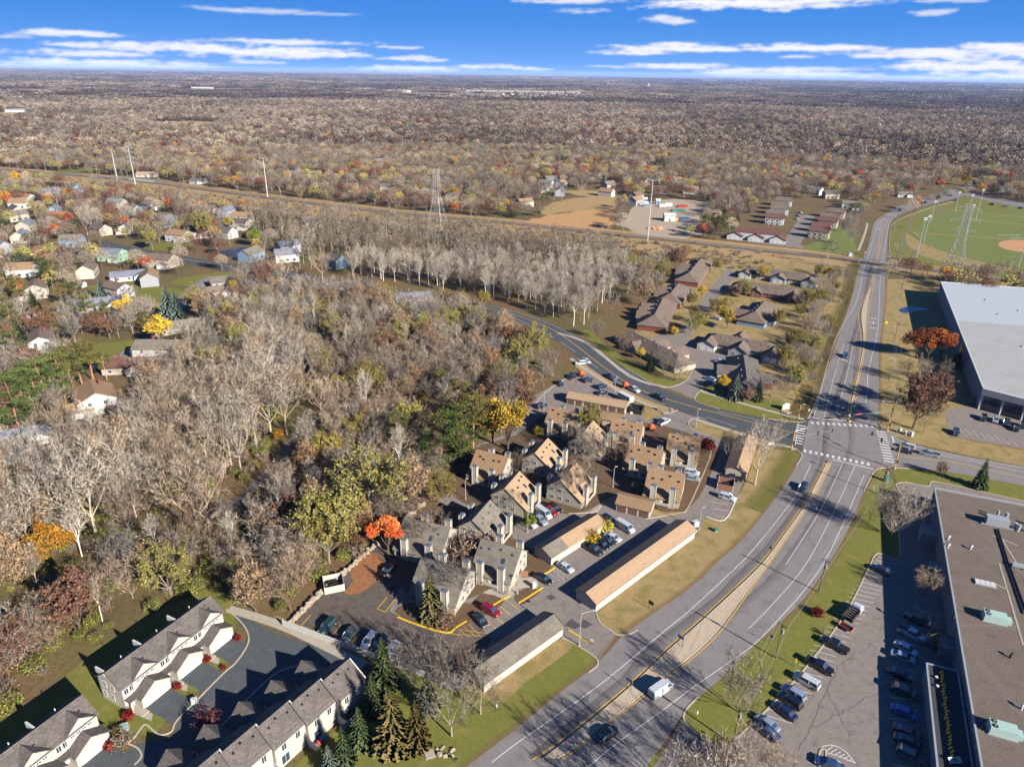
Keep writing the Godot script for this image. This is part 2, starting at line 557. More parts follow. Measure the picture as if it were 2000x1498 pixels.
func lay_ground() -> void:
	var st := mb()
	var xs := [-34000.0, -12000.0, -4000.0, -1200.0, -500.0, -200.0, 0.0, 200.0, 500.0, 1200.0, 4000.0, 12000.0, 34000.0]
	var zs := [-36000.0, -16000.0, -8000.0, -3000.0, -1400.0, -800.0, -500.0, -300.0, -150.0, 0.0, 300.0]
	for i in xs.size() - 1:
		for k in zs.size() - 1:
			var a := Vector2(xs[i], zs[k])
			var b := Vector2(xs[i + 1], zs[k])
			var c := Vector2(xs[i + 1], zs[k + 1])
			var d := Vector2(xs[i], zs[k + 1])
			tri(st, v3(a.x, 0, a.y), v3(b.x, 0, b.y), v3(c.x, 0, c.y), a, b, c)
			tri(st, v3(a.x, 0, a.y), v3(c.x, 0, c.y), v3(d.x, 0, d.y), a, c, d)
	tag(struct("ground", done(st), M.forest_floor), "wide plain of brown leaf litter and soil under the trees", "ground")

	sheet("dry_grass", "tan grass bank between the long tan garage and the main road", closed([xz(19.6,-124.6), xz(20,-121.7), xz(23.2,-118), xz(28,-119.5), xz(35.3,-126.2), xz(42.7,-133.5), xz(51.1,-143), xz(58.2,-150.2), xz(64.9,-158.4), xz(75.2,-172.1), xz(83,-183.1), xz(91.4,-197.2), xz(91.6,-200.5), xz(83.9,-205.1), xz(78.9,-200.8), xz(73,-187.9), xz(69.2,-180.4), xz(64.2,-172), xz(58.3,-162), xz(53.8,-162.9), xz(50.1,-158), xz(48.6,-153.9), xz(32.7,-138.3)], 2), 0.03, M.dry_lawn)
	sheet("corner_lawn", "lawn round the grey garage between entrance drive and spruces", closed([xz(-15.6,-105.6), xz(-9.1,-102.9), xz(-1.2,-106), xz(11.3,-117), xz(14.6,-114.6), xz(17.9,-111.7), xz(18.4,-110.4), xz(16.2,-107.4), xz(10.9,-102.4), xz(4.7,-96.6), xz(-1.4,-90.9), xz(-9.5,-83.7), xz(-36.7,-81.4), xz(-32.3,-91.5), xz(-28.1,-98.3), xz(-26.3,-107.1), xz(-24.1,-109.1)], 2), 0.03, M.lawn)
	sheet("dry_grass", "tan grass bank below the grey garage by the entrance drive", closed([xz(-0.7,-106), xz(11.2,-116.7), xz(13.5,-114.6), xz(10.3,-110.8), xz(3.9,-105.1), xz(-0.6,-99.8), xz(-3,-100), xz(-6.1,-102.4)], 2), 0.036, M.dry_lawn)
	sheet("lawn_strip", "green lawn strip between the main road and the office car park", closed([xz(111.2,-188.6), xz(102.8,-177.1), xz(91,-159), xz(78.1,-142.2), xz(67,-128.9), xz(59,-121.8), xz(49.8,-113.3), xz(42.2,-105.8), xz(36.9,-101.7), xz(33.8,-98.5), xz(33,-96.1), xz(34.6,-93.3), xz(37,-90.9), xz(39.1,-90.4), xz(41.9,-92.7), xz(48.5,-98.3), xz(56,-105), xz(60.8,-109.7), xz(68.9,-118.2), xz(75.2,-125.4), xz(81.2,-132.7), xz(89,-143), xz(93.4,-148), xz(97.6,-146.1), xz(103.1,-157), xz(113.2,-177.4), xz(114.7,-181.9), xz(113.6,-186), xz(114,-190.2)], 2), 0.03, M.lawn)
	sheet("lawn", "bright green lawn with one spruce north of the brown flat roof", closed([xz(117.4,-189.7), xz(124.9,-190.5), xz(132.5,-188.9), xz(142.2,-185.3), xz(153.3,-181), xz(160.3,-175.9), xz(155.3,-169), xz(146.6,-173.1), xz(137.7,-177.8), xz(131,-181.2), xz(126.3,-183.1), xz(123.2,-180.4), xz(120.5,-182.1), xz(117.9,-182.3), xz(114.9,-181.1)], 2), 0.03, M.lawn)
	sheet("lawn", "grass bank at the bottom beside the car park exit", closed([xz(28.3,-90.2), xz(29.7,-88.7), xz(31.2,-84.4), xz(26.5,-80.6), xz(16.3,-80.4), xz(21.7,-85.2)], 2), 0.03, M.lawn)
	sheet("dry_grass", "tan grass between the main road and the pale warehouse", closed([xz(224,-416), xz(199,-368), xz(168,-306), xz(142.1,-251.5), xz(128.6,-223.7), xz(127.9,-215.2), xz(133.4,-207), xz(148.4,-198.2), xz(167.5,-190.5), xz(173.8,-199.6), xz(161.7,-206.4), xz(147,-212.4), xz(158.2,-233.8), xz(178,-239.7), xz(182,-250), xz(228,-364), xz(255,-414)], 1), 0.03, M.dry_lawn)
	sheet("dry_grass", "tan grass verge west of the main road by the brick homes", closed([xz(104.4,-224.9), xz(113.9,-241.6), xz(137,-284), xz(183,-370), xz(211,-426), xz(225,-452), xz(215,-452), xz(171,-358), xz(131,-283), xz(110.4,-250.4), xz(102.3,-238.5), xz(96.9,-228.4)], 1), 0.036, M.dry_lawn)
	sheet("lawn", "lawn with footway north of the curving side road", closed([xz(32,-312), xz(39.9,-285.7), xz(46.6,-269.2), xz(55.7,-252.8), xz(60,-250.5), xz(68.3,-256.3), xz(72,-261.6), xz(62.3,-256.1), xz(50.6,-271.6), xz(41,-298), xz(36,-315)], 2), 0.03, M.lawn)
	sheet("lawn", "lawn at the corner of the side road beside the blue spruce", closed([xz(67.6,-239.1), xz(75.2,-231.9), xz(90.3,-224.9), xz(100.4,-222.8), xz(104.4,-224.9), xz(102.3,-238.5), xz(91.8,-241.3), xz(82.3,-248.4), xz(74.8,-253), xz(71.6,-248)], 2), 0.03, M.lawn)
	sheet("leafy_verge", "leaf strewn verge between side road and footway", closed([xz(28,-279.3), xz(32.6,-267), xz(42.8,-248.9), xz(51,-237.6), xz(59.2,-231.3), xz(57,-227.9), xz(54.1,-227.8), xz(43.7,-238.7), xz(32,-255), xz(26,-270.1)], 1), 0.03, M.tan_grass)
	sheet("lawn", "small lawn behind the seven door garage", closed([xz(43.1,-237.3), xz(46.8,-234.4), xz(53.9,-227), xz(51.9,-222), xz(47.7,-220.3), xz(43.5,-225), xz(41.5,-229.1)], 2), 0.032, M.dry_lawn)
	sheet("lawn", "grass island with lamp post by the upper entrance", closed([xz(61.6,-221.5), xz(65.2,-223.7), xz(75.6,-216.5), xz(84.8,-208), xz(91.3,-203.3), xz(87.5,-201.1), xz(78.8,-205), xz(67.3,-208.9), xz(61.5,-215.3)], 2), 0.03, M.dry_lawn)
	# the tan corridor of the railway
	var rail := smooth([xz(-843,-960), xz(-593,-845), xz(-408,-775), xz(-243,-681), xz(-102,-607), xz(-2,-568), xz(93,-523), xz(174,-484), xz(229,-457), xz(303,-411), xz(356,-367)], 4)
	roads.append([rail, 15.0])
	roads.append([offset_line(rail, 30.0).slice(0, 29), 23.0])
	var brush := tag(struct("brush_strip", band_mesh(offset_line(rail, 26.0).slice(0, 30), 38.0, 0.012), M.tan_grass), "rough tan brush strip on the near side of the railway", "ground")
	var corridor := struct("railway_verge", band_mesh(rail, 40.0, 0.02), M.tan_grass)
	tag(corridor, "tan grass corridor along the railway line", "ground")
	var line := tag(struct("railway_bed", kerb_mesh(rail, 6.0, 0.0, 0.5), M.ballast), "stone ballast bed of the railway crossing the whole view", "ground")
	for off in [-0.75, 0.75]:
		struct("rail", kerb_mesh(offset_line(rail, off), 0.16, 0.5, 0.66), M.rail, line)
	var track2 := offset_line(rail, -9.0)
	tag(struct("service_track", band_mesh(track2, 4.0, 0.05), M.ballast), "gravel service track beside the railway", "ground")
	sheet("reed_marsh", "orange tan reed marsh west of the gravel yard", ragged(closed([xz(2,-564), xz(19,-598), xz(52,-629), xz(79,-639), xz(88,-620), xz(78,-570), xz(60,-539), xz(34,-552)], 2), 3.5), 0.03, M.reeds)
	sheet("grass_clearing", "rough grass clearing behind the reed marsh", ragged(closed([xz(25,-648), xz(57,-705), xz(98,-715), xz(99,-668), xz(83,-634), xz(52,-632), xz(24,-610)], 2), 3.0), 0.026, M.tan_grass)
	sheet("gravel_yard", "gravel storage yard with blue cabins beyond the railway", ragged(closed([xz(79,-570), xz(95,-616), xz(119,-681), xz(157,-708), xz(192,-687), xz(183,-648), xz(159,-609), xz(141,-542), xz(121,-516), xz(99,-536)], 1), 3.5), 0.034, M.gravel_lot)
	sheet("grass_clearing", "tan clearing in the woods by the pylon", ragged(closed([xz(-68,-443), xz(-63,-460), xz(-52,-464), xz(-49,-442), xz(-49,-426), xz(-59,-428)], 2), 3.0), 0.03, M.tan_grass)
	sheet("grass_clearing", "yellow tall grass beside the brick homes", ragged(closed([xz(43,-352), xz(53,-366), xz(64,-371), xz(63,-362), xz(54,-347), xz(46,-339)], 2), 3.0), 0.03, M.reeds)
	sheet("grass_clearing", "tan meadow between the railway and the dark roofed homes", ragged(closed([xz(71,-499), xz(101,-488), xz(136,-472), xz(208,-446), xz(207,-433), xz(185,-455), xz(133,-458), xz(111,-468), xz(92,-439), xz(79,-439), xz(70,-468)], 1), 3.0), 0.03, M.tan_grass)
	sheet("homes_ground", "dry lawns round the brick retirement homes", closed([xz(58,-320), xz(84,-392), xz(112,-454), xz(134,-465), xz(185,-455), xz(214,-439), xz(166,-341), xz(121.3,-263.4), xz(101.5,-236.2), xz(91,-244.9), xz(79.9,-254.2), xz(68.9,-258.8), xz(61.2,-261.2), xz(53.9,-286.3)], 1), 0.024, M.dry_lawn)
	bare.append(PackedVector2Array([xz(137,-469), xz(177,-577), xz(225,-673), xz(264,-718), xz(323,-710), xz(289,-607), xz(211,-446)]))
	sheet("condo_lawn", "bright green lawn beside the maroon roofed condos", closed([xz(200,-496), xz(225,-523), xz(259,-583), xz(265,-559), xz(239,-491), xz(221,-478)], 1), 0.03, M.green_field)
	# the sports ground
	sheet("sports_ground", "dry grass round the sports fields beyond the railway", closed([xz(255,-477), xz(288,-545), xz(316,-596), xz(353,-641), xz(421,-707), xz(463,-748), xz(504,-648), xz(435,-459), xz(341,-406), xz(309,-421), xz(277,-441)], 1), 0.022, M.lawn)
	sheet("sports_field", "green mown outfield of the ball park", closed([xz(315,-563), xz(344,-607), xz(395,-660), xz(449,-664), xz(477,-599), xz(438,-488), xz(363,-435), xz(325,-445), xz(304,-477), xz(297,-517)], 1), 0.03, M.green_field)
	sheet("infield", "orange dirt infield of the ball park", closed([xz(354,-518), xz(366,-531), xz(380,-535), xz(392,-525), xz(369,-491), xz(357,-495), xz(350,-503)], 2), 0.04, M.dirt)
	sheet("grass_bank", "brown weedy bank round the ball park outfield", closed([xz(305,-554), xz(304,-543), xz(300,-514), xz(304,-477), xz(320,-442), xz(315,-434), xz(289,-458), xz(277,-478), xz(287,-518)], 2), 0.034, M.dry_lawn)
	for b in [["pale strip between the two ball fields", [xz(311,-556), xz(331,-552), xz(347,-547), xz(369,-540), xz(387,-534)]], ["pale strip at the far edge of the ball field", [xz(384,-667), xz(410,-661), xz(431,-642), xz(453,-634)]], ["worn strip across the far ball field", [xz(386,-619), xz(408,-612), xz(427,-595)]]]:
		tag(struct("grass_strip", band_mesh(smooth(b[1], 3), 3.4, 0.044), M.dry_lawn), b[0], "ground")
	for p in [[xz(349,-626), xz(404,-680), xz(412,-700), xz(377,-669)], [xz(464,-687), xz(493,-701), xz(482,-678), xz(464,-666)]]:
		sheet("grass_patch", "green patch of the far sports field", closed(p, 2), 0.032, M.green_field)
	# ponds
	var pond := sheet("pond", "dark pond among tan grass beside the far bend of the road", closed([xz(-194,-460), xz(-189,-470), xz(-182,-475), xz(-172,-468), xz(-163,-443), xz(-172,-440), xz(-185,-450)], 2), 0.04, M.water)
	pond.set_meta("category", "water")
	sheet("puddle", "dark rain pond with a ditch by the pale warehouse", closed([xz(201,-355), xz(207,-360), xz(212,-362), xz(214,-359), xz(219,-357), xz(211,-354), xz(204,-350), xz(200,-350)], 2), 0.045, M.rain_water).set_meta("category", "water")
	var creek := smooth([xz(-93,-313), xz(-79.9,-287.1), xz(-73.7,-271.8), xz(-67.8,-253.8), xz(-57.9,-235.2), xz(-52.5,-226.8), xz(-53.2,-212.8), xz(-58.9,-200.8), xz(-63.2,-192.4), xz(-66.6,-182.4), xz(-68.8,-170.4), xz(-68.1,-159.8), xz(-66.2,-146.4)], 3)
	roads.append([creek, 1.6])
	tag(struct("creek", band_mesh(creek, 2.2, 0.03), M.water), "dark narrow creek winding through the woods", "water")
	# townhouse lawns
	sheet("lawn", "lawn round the cream townhouse row", closed([xz(-99.9,-88.2), xz(-89.9,-98.2), xz(-86.3,-107.1), xz(-85.2,-112.6), xz(-78,-122.2), xz(-70.2,-130.8), xz(-63.5,-129.2), xz(-59.6,-121), xz(-56.9,-107.9), xz(-62.6,-95.4), xz(-63.4,-91), xz(-68.5,-91.9), xz(-73.6,-84.6), xz(-86.2,-72)], 1), 0.028, M.lawn)

func lay_roads() -> void:
	var main := thing_struct("main_road", "wide grey main road curving up to the crossing and on to the north", "road")
	var left := smooth([xz(-9.5,-83.7), xz(-1.4,-90.9), xz(10.9,-102.9), xz(18.4,-109.9), xz(25.1,-118.4), xz(42.7,-133.7), xz(51.2,-143.2), xz(58.3,-150.4), xz(65,-158.6), xz(75.3,-172.3), xz(83.1,-183.4), xz(92.3,-197.9), xz(98.7,-212), xz(104.6,-224.5), xz(113.7,-241.1), xz(137,-284), xz(152,-313), xz(183,-371), xz(212,-429), xz(228,-459), xz(250,-499), xz(280,-558), xz(303,-602), xz(327,-636), xz(361,-681), xz(400,-720), xz(464,-787), xz(493,-812), xz(526,-847)], 4)
	var right := smooth([xz(21.5,-83.3), xz(27.4,-90.1), xz(33.8,-98.5), xz(36.9,-101.8), xz(42.3,-105.9), xz(49.9,-113.4), xz(59.1,-122), xz(67.1,-129.3), xz(78.2,-142.4), xz(91.2,-159.5), xz(102.9,-177.4), xz(111.4,-188.9), xz(119.3,-202), xz(128,-222.5), xz(142.1,-251.5), xz(152,-273), xz(168,-306), xz(201,-371), xz(225,-420), xz(248,-466), xz(277,-526), xz(315,-600), xz(341,-638), xz(378,-677), xz(427,-720), xz(470,-759), xz(511,-810)], 4)
	struct("carriageway", band_between(left, right, 0.05), M.asphalt, main)
	bare.append(between(left, right))
	roads.append([left.slice(60), 14.0])
	var wl := resample(left, 150)
	var er2 := resample(right, 150)
	fading("green_strip", "greener band of grass along the west edge of the main road", wl.slice(18, 76), -7.0, 0.036, M.lawn)
	fading("leaf_fringe", "brown leaf dirt along the west edge of the main road", wl.slice(0, 120), -1.5, 0.044, M.leaf_dirt, 0.55)
	fading("leaf_fringe", "brown leaf dirt along the east edge of the main road", er2.slice(8, 120), 1.5, 0.044, M.leaf_dirt, 0.55)
	fading("wheel_wear", "darker worn lane beside the west kerb of the main road", offset_line(wl, 5.6).slice(2, 74), 2.4, 0.066, M.worn, 0.4)
	fading("wheel_wear", "darker worn lane east of the median", offset_line(er2, -9.4).slice(2, 66), 2.2, 0.066, M.worn, 0.3)
	var side := thing_struct("side_road", "dark asphalt side road curving away from the crossing to the west", "road")
	var n_edge := smooth([xz(-285,-489), xz(-245,-465), xz(-202,-443), xz(-157,-424), xz(-88,-390), xz(-36,-366), xz(-17,-356), xz(-1,-344), xz(19,-324), xz(31,-303), xz(39.7,-283.3), xz(46.5,-268.1), xz(55.5,-251.8), xz(63.2,-241.7), xz(75,-231), xz(89.9,-223.7), xz(99.5,-220.4), xz(104,-222.9)], 4)
	var s_edge := smooth([xz(-272,-464), xz(-236,-446), xz(-194,-424), xz(-150,-404), xz(-85,-375), xz(-35,-354), xz(-19,-344), xz(-3,-331), xz(14,-310), xz(23.4,-291.9), xz(32.6,-267), xz(42.8,-248.9), xz(51,-237.6), xz(59.3,-230.1), xz(70.7,-218.7), xz(85.1,-208.7), xz(91.9,-204), xz(92.5,-198.6)], 4)
	var l2 := resample(n_edge, 90)
	var r2 := resample(s_edge, 90)
	struct("carriageway", ribbon(l2, r2, 0.056), M.new_asphalt, side)
	bare.append(between(l2, r2))
	roads.append([n_edge, 5.0])
	roads.append([offset_line(s_edge, 9.0).slice(14, 52), 7.5])
	roads.append([offset_line(s_edge, 12.0).slice(0, 15), 8.0])
	var east := thing_struct("east_road", "grey side road with turn lanes running east from the crossing", "road")
	var ea := smooth([xz(128.7,-221.3), xz(127.9,-214.4), xz(133,-206.2), xz(148,-197.6), xz(159.7,-193.1), xz(174.4,-187.1)], 3)
	var eb := smooth([xz(111.4,-188.9), xz(114.3,-190.9), xz(119.3,-191.6), xz(132.7,-189.2), xz(152.1,-181.5), xz(165.9,-175.5)], 3)
	var el := resample(ea, 30)
	var er := resample(eb, 30)
	struct("carriageway", ribbon(el, er, 0.053), M.asphalt, east)
	bare.append(between(el, er))
	# parking places and drives
	sheet("apartment_lot", "worn asphalt drives and parking between the tan fourplexes", closed([xz(5.6,-228.7), xz(7.7,-239.7), xz(22.3,-259.7), xz(30.8,-263.7), xz(43.3,-236.5), xz(46.8,-221.1), xz(58.9,-230.1), xz(65.2,-224.1), xz(61.1,-215.3), xz(68.2,-208.9), xz(79.8,-203.6), xz(64.4,-172), xz(58.1,-161.5), xz(53.1,-162.6), xz(48.6,-153.9), xz(19.6,-124.9), xz(20,-121.7), xz(23.2,-118), xz(18.6,-110.4), xz(14.6,-114.6), xz(11.2,-116.9), xz(-1.2,-106), xz(-10,-102), xz(-15.6,-105.6), xz(-24.9,-109.7), xz(-49.1,-120.1), xz(-42.4,-133.2), xz(-37.2,-142.9), xz(-33.9,-148.8), xz(-27.1,-161.3), xz(-20.8,-167.2), xz(-14.1,-182.4), xz(-11.3,-201.5), xz(1.9,-212.7)], 1), 0.04, M.lot)
	sheet("old_lot", "stained dark asphalt lot with leaf litter by the picket fence", closed([xz(-15.6,-105.6), xz(-24.9,-109.7), xz(-49.1,-120.1), xz(-42.4,-133.2), xz(-37.2,-142.9), xz(-33.9,-148.8), xz(-28.4,-143.1), xz(-23.8,-137.4), xz(-25.5,-131.8), xz(-26.6,-124.1), xz(-13.4,-117.3), xz(-7.1,-121.3), xz(-3.5,-116), xz(-9.2,-103.6)], 1), 0.048, M.old_lot)
	sheet("leaf_litter", "drift of fallen orange leaves under the bright maple", closed([xz(-38.1,-137.4), xz(-34.8,-145), xz(-31.1,-142.7), xz(-30.6,-135.4), xz(-34.6,-129.9), xz(-37.9,-130.1), xz(-36.7,-134.3)], 2), 0.06, M.leaf_litter)
	var tl := sheet("townhouse_drive", "bluish sealed asphalt court of the townhouses", closed([xz(-62.6,-124.2), xz(-58.7,-121.8), xz(-46.9,-115.9), xz(-37.4,-112.4), xz(-30.2,-108.4), xz(-34.4,-104.4), xz(-40.9,-95.8), xz(-49.2,-85), xz(-57.9,-79.3), xz(-71.2,-79.1), xz(-68.3,-84.7), xz(-66,-89.3), xz(-60.6,-91), xz(-58.4,-100.2), xz(-56.4,-106.6), xz(-55.3,-112.1), xz(-55.3,-116.5)], 1), 0.044, M.sealed)
	tl.set_meta("category", "road")
	sheet("office_lot", "broad grey car park of the brown roofed office block", closed([xz(41.8,-92.5), xz(48.4,-98), xz(55.9,-104.8), xz(60.7,-109.4), xz(68.8,-117.9), xz(75.1,-125.1), xz(81,-132.3), xz(88.8,-142.6), xz(93.4,-147.6), xz(97.4,-145.7), xz(103.1,-157), xz(112.9,-176.8), xz(114.3,-180.5), xz(118.1,-182), xz(123.5,-180.5), xz(126.1,-182.8), xz(130.8,-180.9), xz(146.4,-172.9), xz(155,-168.4), xz(138.4,-145), xz(76,-87.1), xz(71.9,-81.3), xz(21,-80.5), xz(28.3,-90), xz(33.8,-98.2), xz(33.1,-96.1), xz(34.6,-93), xz(37,-90.7), xz(39,-90.1)], 1), 0.042, M.lot)
	sheet("warehouse_lot", "grey car park by the pale warehouse entrance", closed([xz(158,-233.8), xz(147.2,-212.8), xz(161.9,-206.8), xz(174.3,-200.3), xz(189.7,-222.5), xz(181.7,-229.5), xz(176.1,-235.3), xz(170,-237.7)], 1), 0.042, M.lot)
	sheet("homes_drive", "asphalt drive between the dark roofed brick homes", closed([xz(59.5,-250), xz(68,-239.1), xz(72.4,-248.1), xz(78.4,-260.2), xz(83.8,-272.8), xz(100.2,-275.2), xz(116,-283), xz(117,-288), xz(89,-288), xz(83,-294), xz(81,-307), xz(98,-346), xz(122,-394), xz(136,-423), xz(135,-439), xz(106,-378), xz(84,-329), xz(74,-307), xz(69,-313), xz(63,-305), xz(72.9,-287.1), xz(74.2,-278.2), xz(73.2,-266.9), xz(68.3,-256.3)], 1), 0.044, M.lot)
	sheet("condo_drive", "asphalt drive between the maroon roofed condos", closed([xz(195,-514), xz(204,-504), xz(252,-605), xz(263,-629), xz(251,-628)], 1), 0.04, M.lot)
	sheet("condo_drive", "asphalt lane in front of the maroon roofed condos", closed([xz(167,-533), xz(196,-521), xz(207,-505), xz(203,-495), xz(163,-519)], 1), 0.044, M.lot)
	sheet("far_road", "pale cross street beyond the sports ground", between(smooth([xz(485,-792), xz(491,-748), xz(513,-689)], 3), smooth([xz(468,-762), xz(473,-717), xz(492,-657)], 3)), 0.04, M.asphalt)
	var trail := smooth([xz(-115.2,-117.5), xz(-110.7,-120.6), xz(-105.9,-123.6), xz(-99.4,-130.2), xz(-94.7,-140.4), xz(-91.3,-146.2), xz(-83.7,-158.9), xz(-78.4,-161.5), xz(-73.5,-175.7), xz(-71.4,-194.4), xz(-70.6,-210.4), xz(-72.3,-226.1)], 4)
	roads.append([trail, 3.6])
	tag(struct("footpath", band_mesh(trail, 3.0, 0.05), M.trail), "paved footpath through the bare woods", "path")
	for w in [["footway along the south side of the side road", [xz(24.7,-279.1), xz(28.3,-270.1), xz(33.6,-260.1), xz(44,-241), xz(53.5,-230.3), xz(56.9,-227.1)]], ["footway across the lawn north of the side road", [xz(21,-311), xz(33.9,-296.9), xz(46.9,-260.6), xz(59.9,-250)]], ["footway across the corner lawn", [xz(72.2,-247.1), xz(84.7,-236.5), xz(98.2,-226.8), xz(102.9,-223.7)]], ["footway from island to the signal", [xz(64.6,-222.8), xz(74.7,-214.2), xz(84.6,-207.2), xz(92.1,-201.9)]], ["pale footway beside the condo lawn", [xz(240,-491), xz(273,-554), xz(293,-594)]], ["curved footpath beside the sports ground", [xz(381,-678), xz(395,-671), xz(380,-648), xz(354,-634), xz(337,-611), xz(320,-577), xz(298,-546), xz(281,-510), xz(280,-490), xz(266,-470), xz(256,-462)]], ["concrete walk between fourplexes", [xz(28.3,-176.5), xz(24.4,-167.1), xz(22,-162.1)]], ["concrete walk in front of the grey fourplex", [xz(-6.5,-132.6), xz(-1,-129.2), xz(1.9,-134.2), xz(5,-141.9), xz(8.3,-146.5)]]]:
		var l := smooth(w[1], 4)
		roads.append([l, 2.0])
		tag(struct("footway", band_mesh(l, 1.7, 0.062), M.trail if w[0].begins_with("curved") else M.concrete), w[0], "path")
	# flower beds in the apartment court
	for b in [["mulch bed between the spruce and the yellow kerb", [xz(-25.4,-124.1), xz(-22.4,-126.7), xz(-15.6,-128.5), xz(-8.5,-127), xz(-6.4,-130.5), xz(-1,-128.5), xz(-3.8,-124.4), xz(-9.2,-120.1), xz(-13.3,-117.9), xz(-19.2,-119.9)]], ["mulch bed with lawn signs beside the grey fourplex", [xz(4.2,-143.9), xz(8.5,-145), xz(10.9,-141.5), xz(5.5,-134.3), xz(2.9,-136.1)]], ["mulch beds by the entrance steps", [xz(1.3,-129.8), xz(4.3,-132.8), xz(7.3,-131.6), xz(4.7,-128.6), xz(2.3,-127.2)]], ["leaf strewn bed round the tan fourplexes", [xz(-18.6,-173.8), xz(-14.7,-191.5), xz(-9.6,-201.6), xz(1.9,-209), xz(14.8,-229), xz(27.1,-223.2), xz(51.2,-218.1), xz(63.7,-207.3), xz(66.8,-200.5), xz(59.2,-183), xz(48.4,-165.2), xz(37.8,-167.4), xz(32.2,-175.2), xz(23.9,-167.1), xz(15.9,-163.1), xz(1.9,-166.5), xz(-5.1,-163.8)]], ["bed round the grey fourplexes", [xz(-30,-145.2), xz(-26.7,-158.5), xz(-20.8,-167.2), xz(-5.1,-163.8), xz(1.9,-164), xz(0.6,-152.3), xz(5.8,-147), xz(4.4,-139.9), xz(-4.1,-132.3), xz(-13.1,-126.9), xz(-22.6,-128.4)]]]:
		sheet("mulch_bed", b[0], closed(b[1], 2), 0.07 + 0.004 * b[1].size(), M.mulch)
	sheet("grass_island", "triangle of grass and red rock by the three door garage", closed([xz(37.1,-163.4), xz(43.8,-163.1), xz(48.4,-165.2), xz(51.6,-171.7), xz(48.4,-167.7), xz(42.9,-166.1), xz(38.6,-167)], 2), 0.13, M.dry_lawn)
	sheet("court_lawn", "patch of grass between the fourplexes", closed([xz(22.8,-177.7), xz(32,-191.3), xz(37.9,-183.9), xz(35.5,-172.6), xz(29.9,-175.1), xz(24.8,-168.4)], 2), 0.125, M.dry_lawn)
	for q in [["asphalt patch by the drive entrance", [xz(12.2,-120.6), xz(13.8,-122.7), xz(15.9,-120.7), xz(14.3,-119.4)]], ["asphalt patch under the entrance lamp", [xz(15.3,-120.6), xz(16.5,-122.6), xz(18.4,-121), xz(16.5,-119.6)]], ["dark patch in the apartment drive", [xz(8.5,-129.7), xz(9.7,-130.6), xz(10.8,-129.4), xz(9.5,-128.5)]]]:
		sheet("asphalt_patch", q[0], PackedVector2Array(q[1]), 0.058, M.patch)

# a strip that fades out to one side: leaf dirt and greener grass along kerbs
func fading(called: String, label: String, pts: PackedVector2Array, width: float, y: float, mat: StandardMaterial3D, full := 1.0) -> void:
	var m: StandardMaterial3D = mat.duplicate()
	m.transparency = BaseMaterial3D.TRANSPARENCY_ALPHA
	m.vertex_color_use_as_albedo = true
	var st := mb()
	var rails := [pts, offset_line(pts, width * 0.5), offset_line(pts, width)]
	var al := [full, full * 0.6, 0.0]
	for k in 2:
		for i in pts.size() - 1:
			for q in [[k, i], [k, i + 1], [k + 1, i + 1], [k, i], [k + 1, i + 1], [k + 1, i]]:
				var p: Vector2 = rails[q[0]][q[1]]
				st.set_color(Color(1, 1, 1, al[q[0]]))
				st.set_uv(p)
				st.set_uv2(p)
				st.add_vertex(v3(p.x, y, p.y))
	tag(struct(called, done(st), two_sided(m)), label, "ground")

func ragged(pts: PackedVector2Array, by: float) -> PackedVector2Array:
	var out := PackedVector2Array()
	for i in pts.size():
		for k in 3:
			out.append(pts[i].lerp(pts[(i + 1) % pts.size()], k / 3.0) + Vector2(rng.randf_range(-by, by), rng.randf_range(-by, by)))
	return out

func thing_struct(called: String, label: String, category: String) -> Node3D:
	var o := Node3D.new()
	o.name = numbered(called)
	add_child(o)
	o.set_meta("kind", "structure")
	return tag(o, label, category)

func resample(p: PackedVector2Array, n: int) -> PackedVector2Array:
	var total := 0.0
	for i in p.size() - 1: total += p[i].distance_to(p[i + 1])
	var out := PackedVector2Array()
	var run := 0.0
	var k := 0
	for i in n:
		var want := total * i / (n - 1)
		while k < p.size() - 2 and run + p[k].distance_to(p[k + 1]) < want:
			run += p[k].distance_to(p[k + 1])
			k += 1
		out.append(p[k].lerp(p[k + 1], clampf((want - run) / maxf(p[k].distance_to(p[k + 1]), 0.001), 0.0, 1.0)))
	return out

func band_between(l: PackedVector2Array, r: PackedVector2Array, y: float) -> ArrayMesh:
	return ribbon(resample(l, 160), resample(r, 160), y)

func paint(called: String, pts: Array, width: float, mat: Material, parent: Node3D, y := 0.075) -> void:
	struct(called, band_mesh(smooth(pts, 4), width, y), mat, parent)

func dashed(called: String, pts: Array, width: float, mat: Material, parent: Node3D, length: float, gap: float) -> void:
	for d in dashes(smooth(pts, 4), length, gap):
		struct(called, band_mesh(d, width, 0.075), mat, parent)

func blocks(a: Vector2, b: Vector2, n: int, size: Vector2, parent: Node3D) -> void:
	var d := (b - a).normalized()
	for i in n:
		var c := a.lerp(b, i / float(n - 1))
		struct("crosswalk_bar", band_mesh(PackedVector2Array([c - d * size.x / 2, c + d * size.x / 2]), size.y, 0.076), M.white_paint, parent)

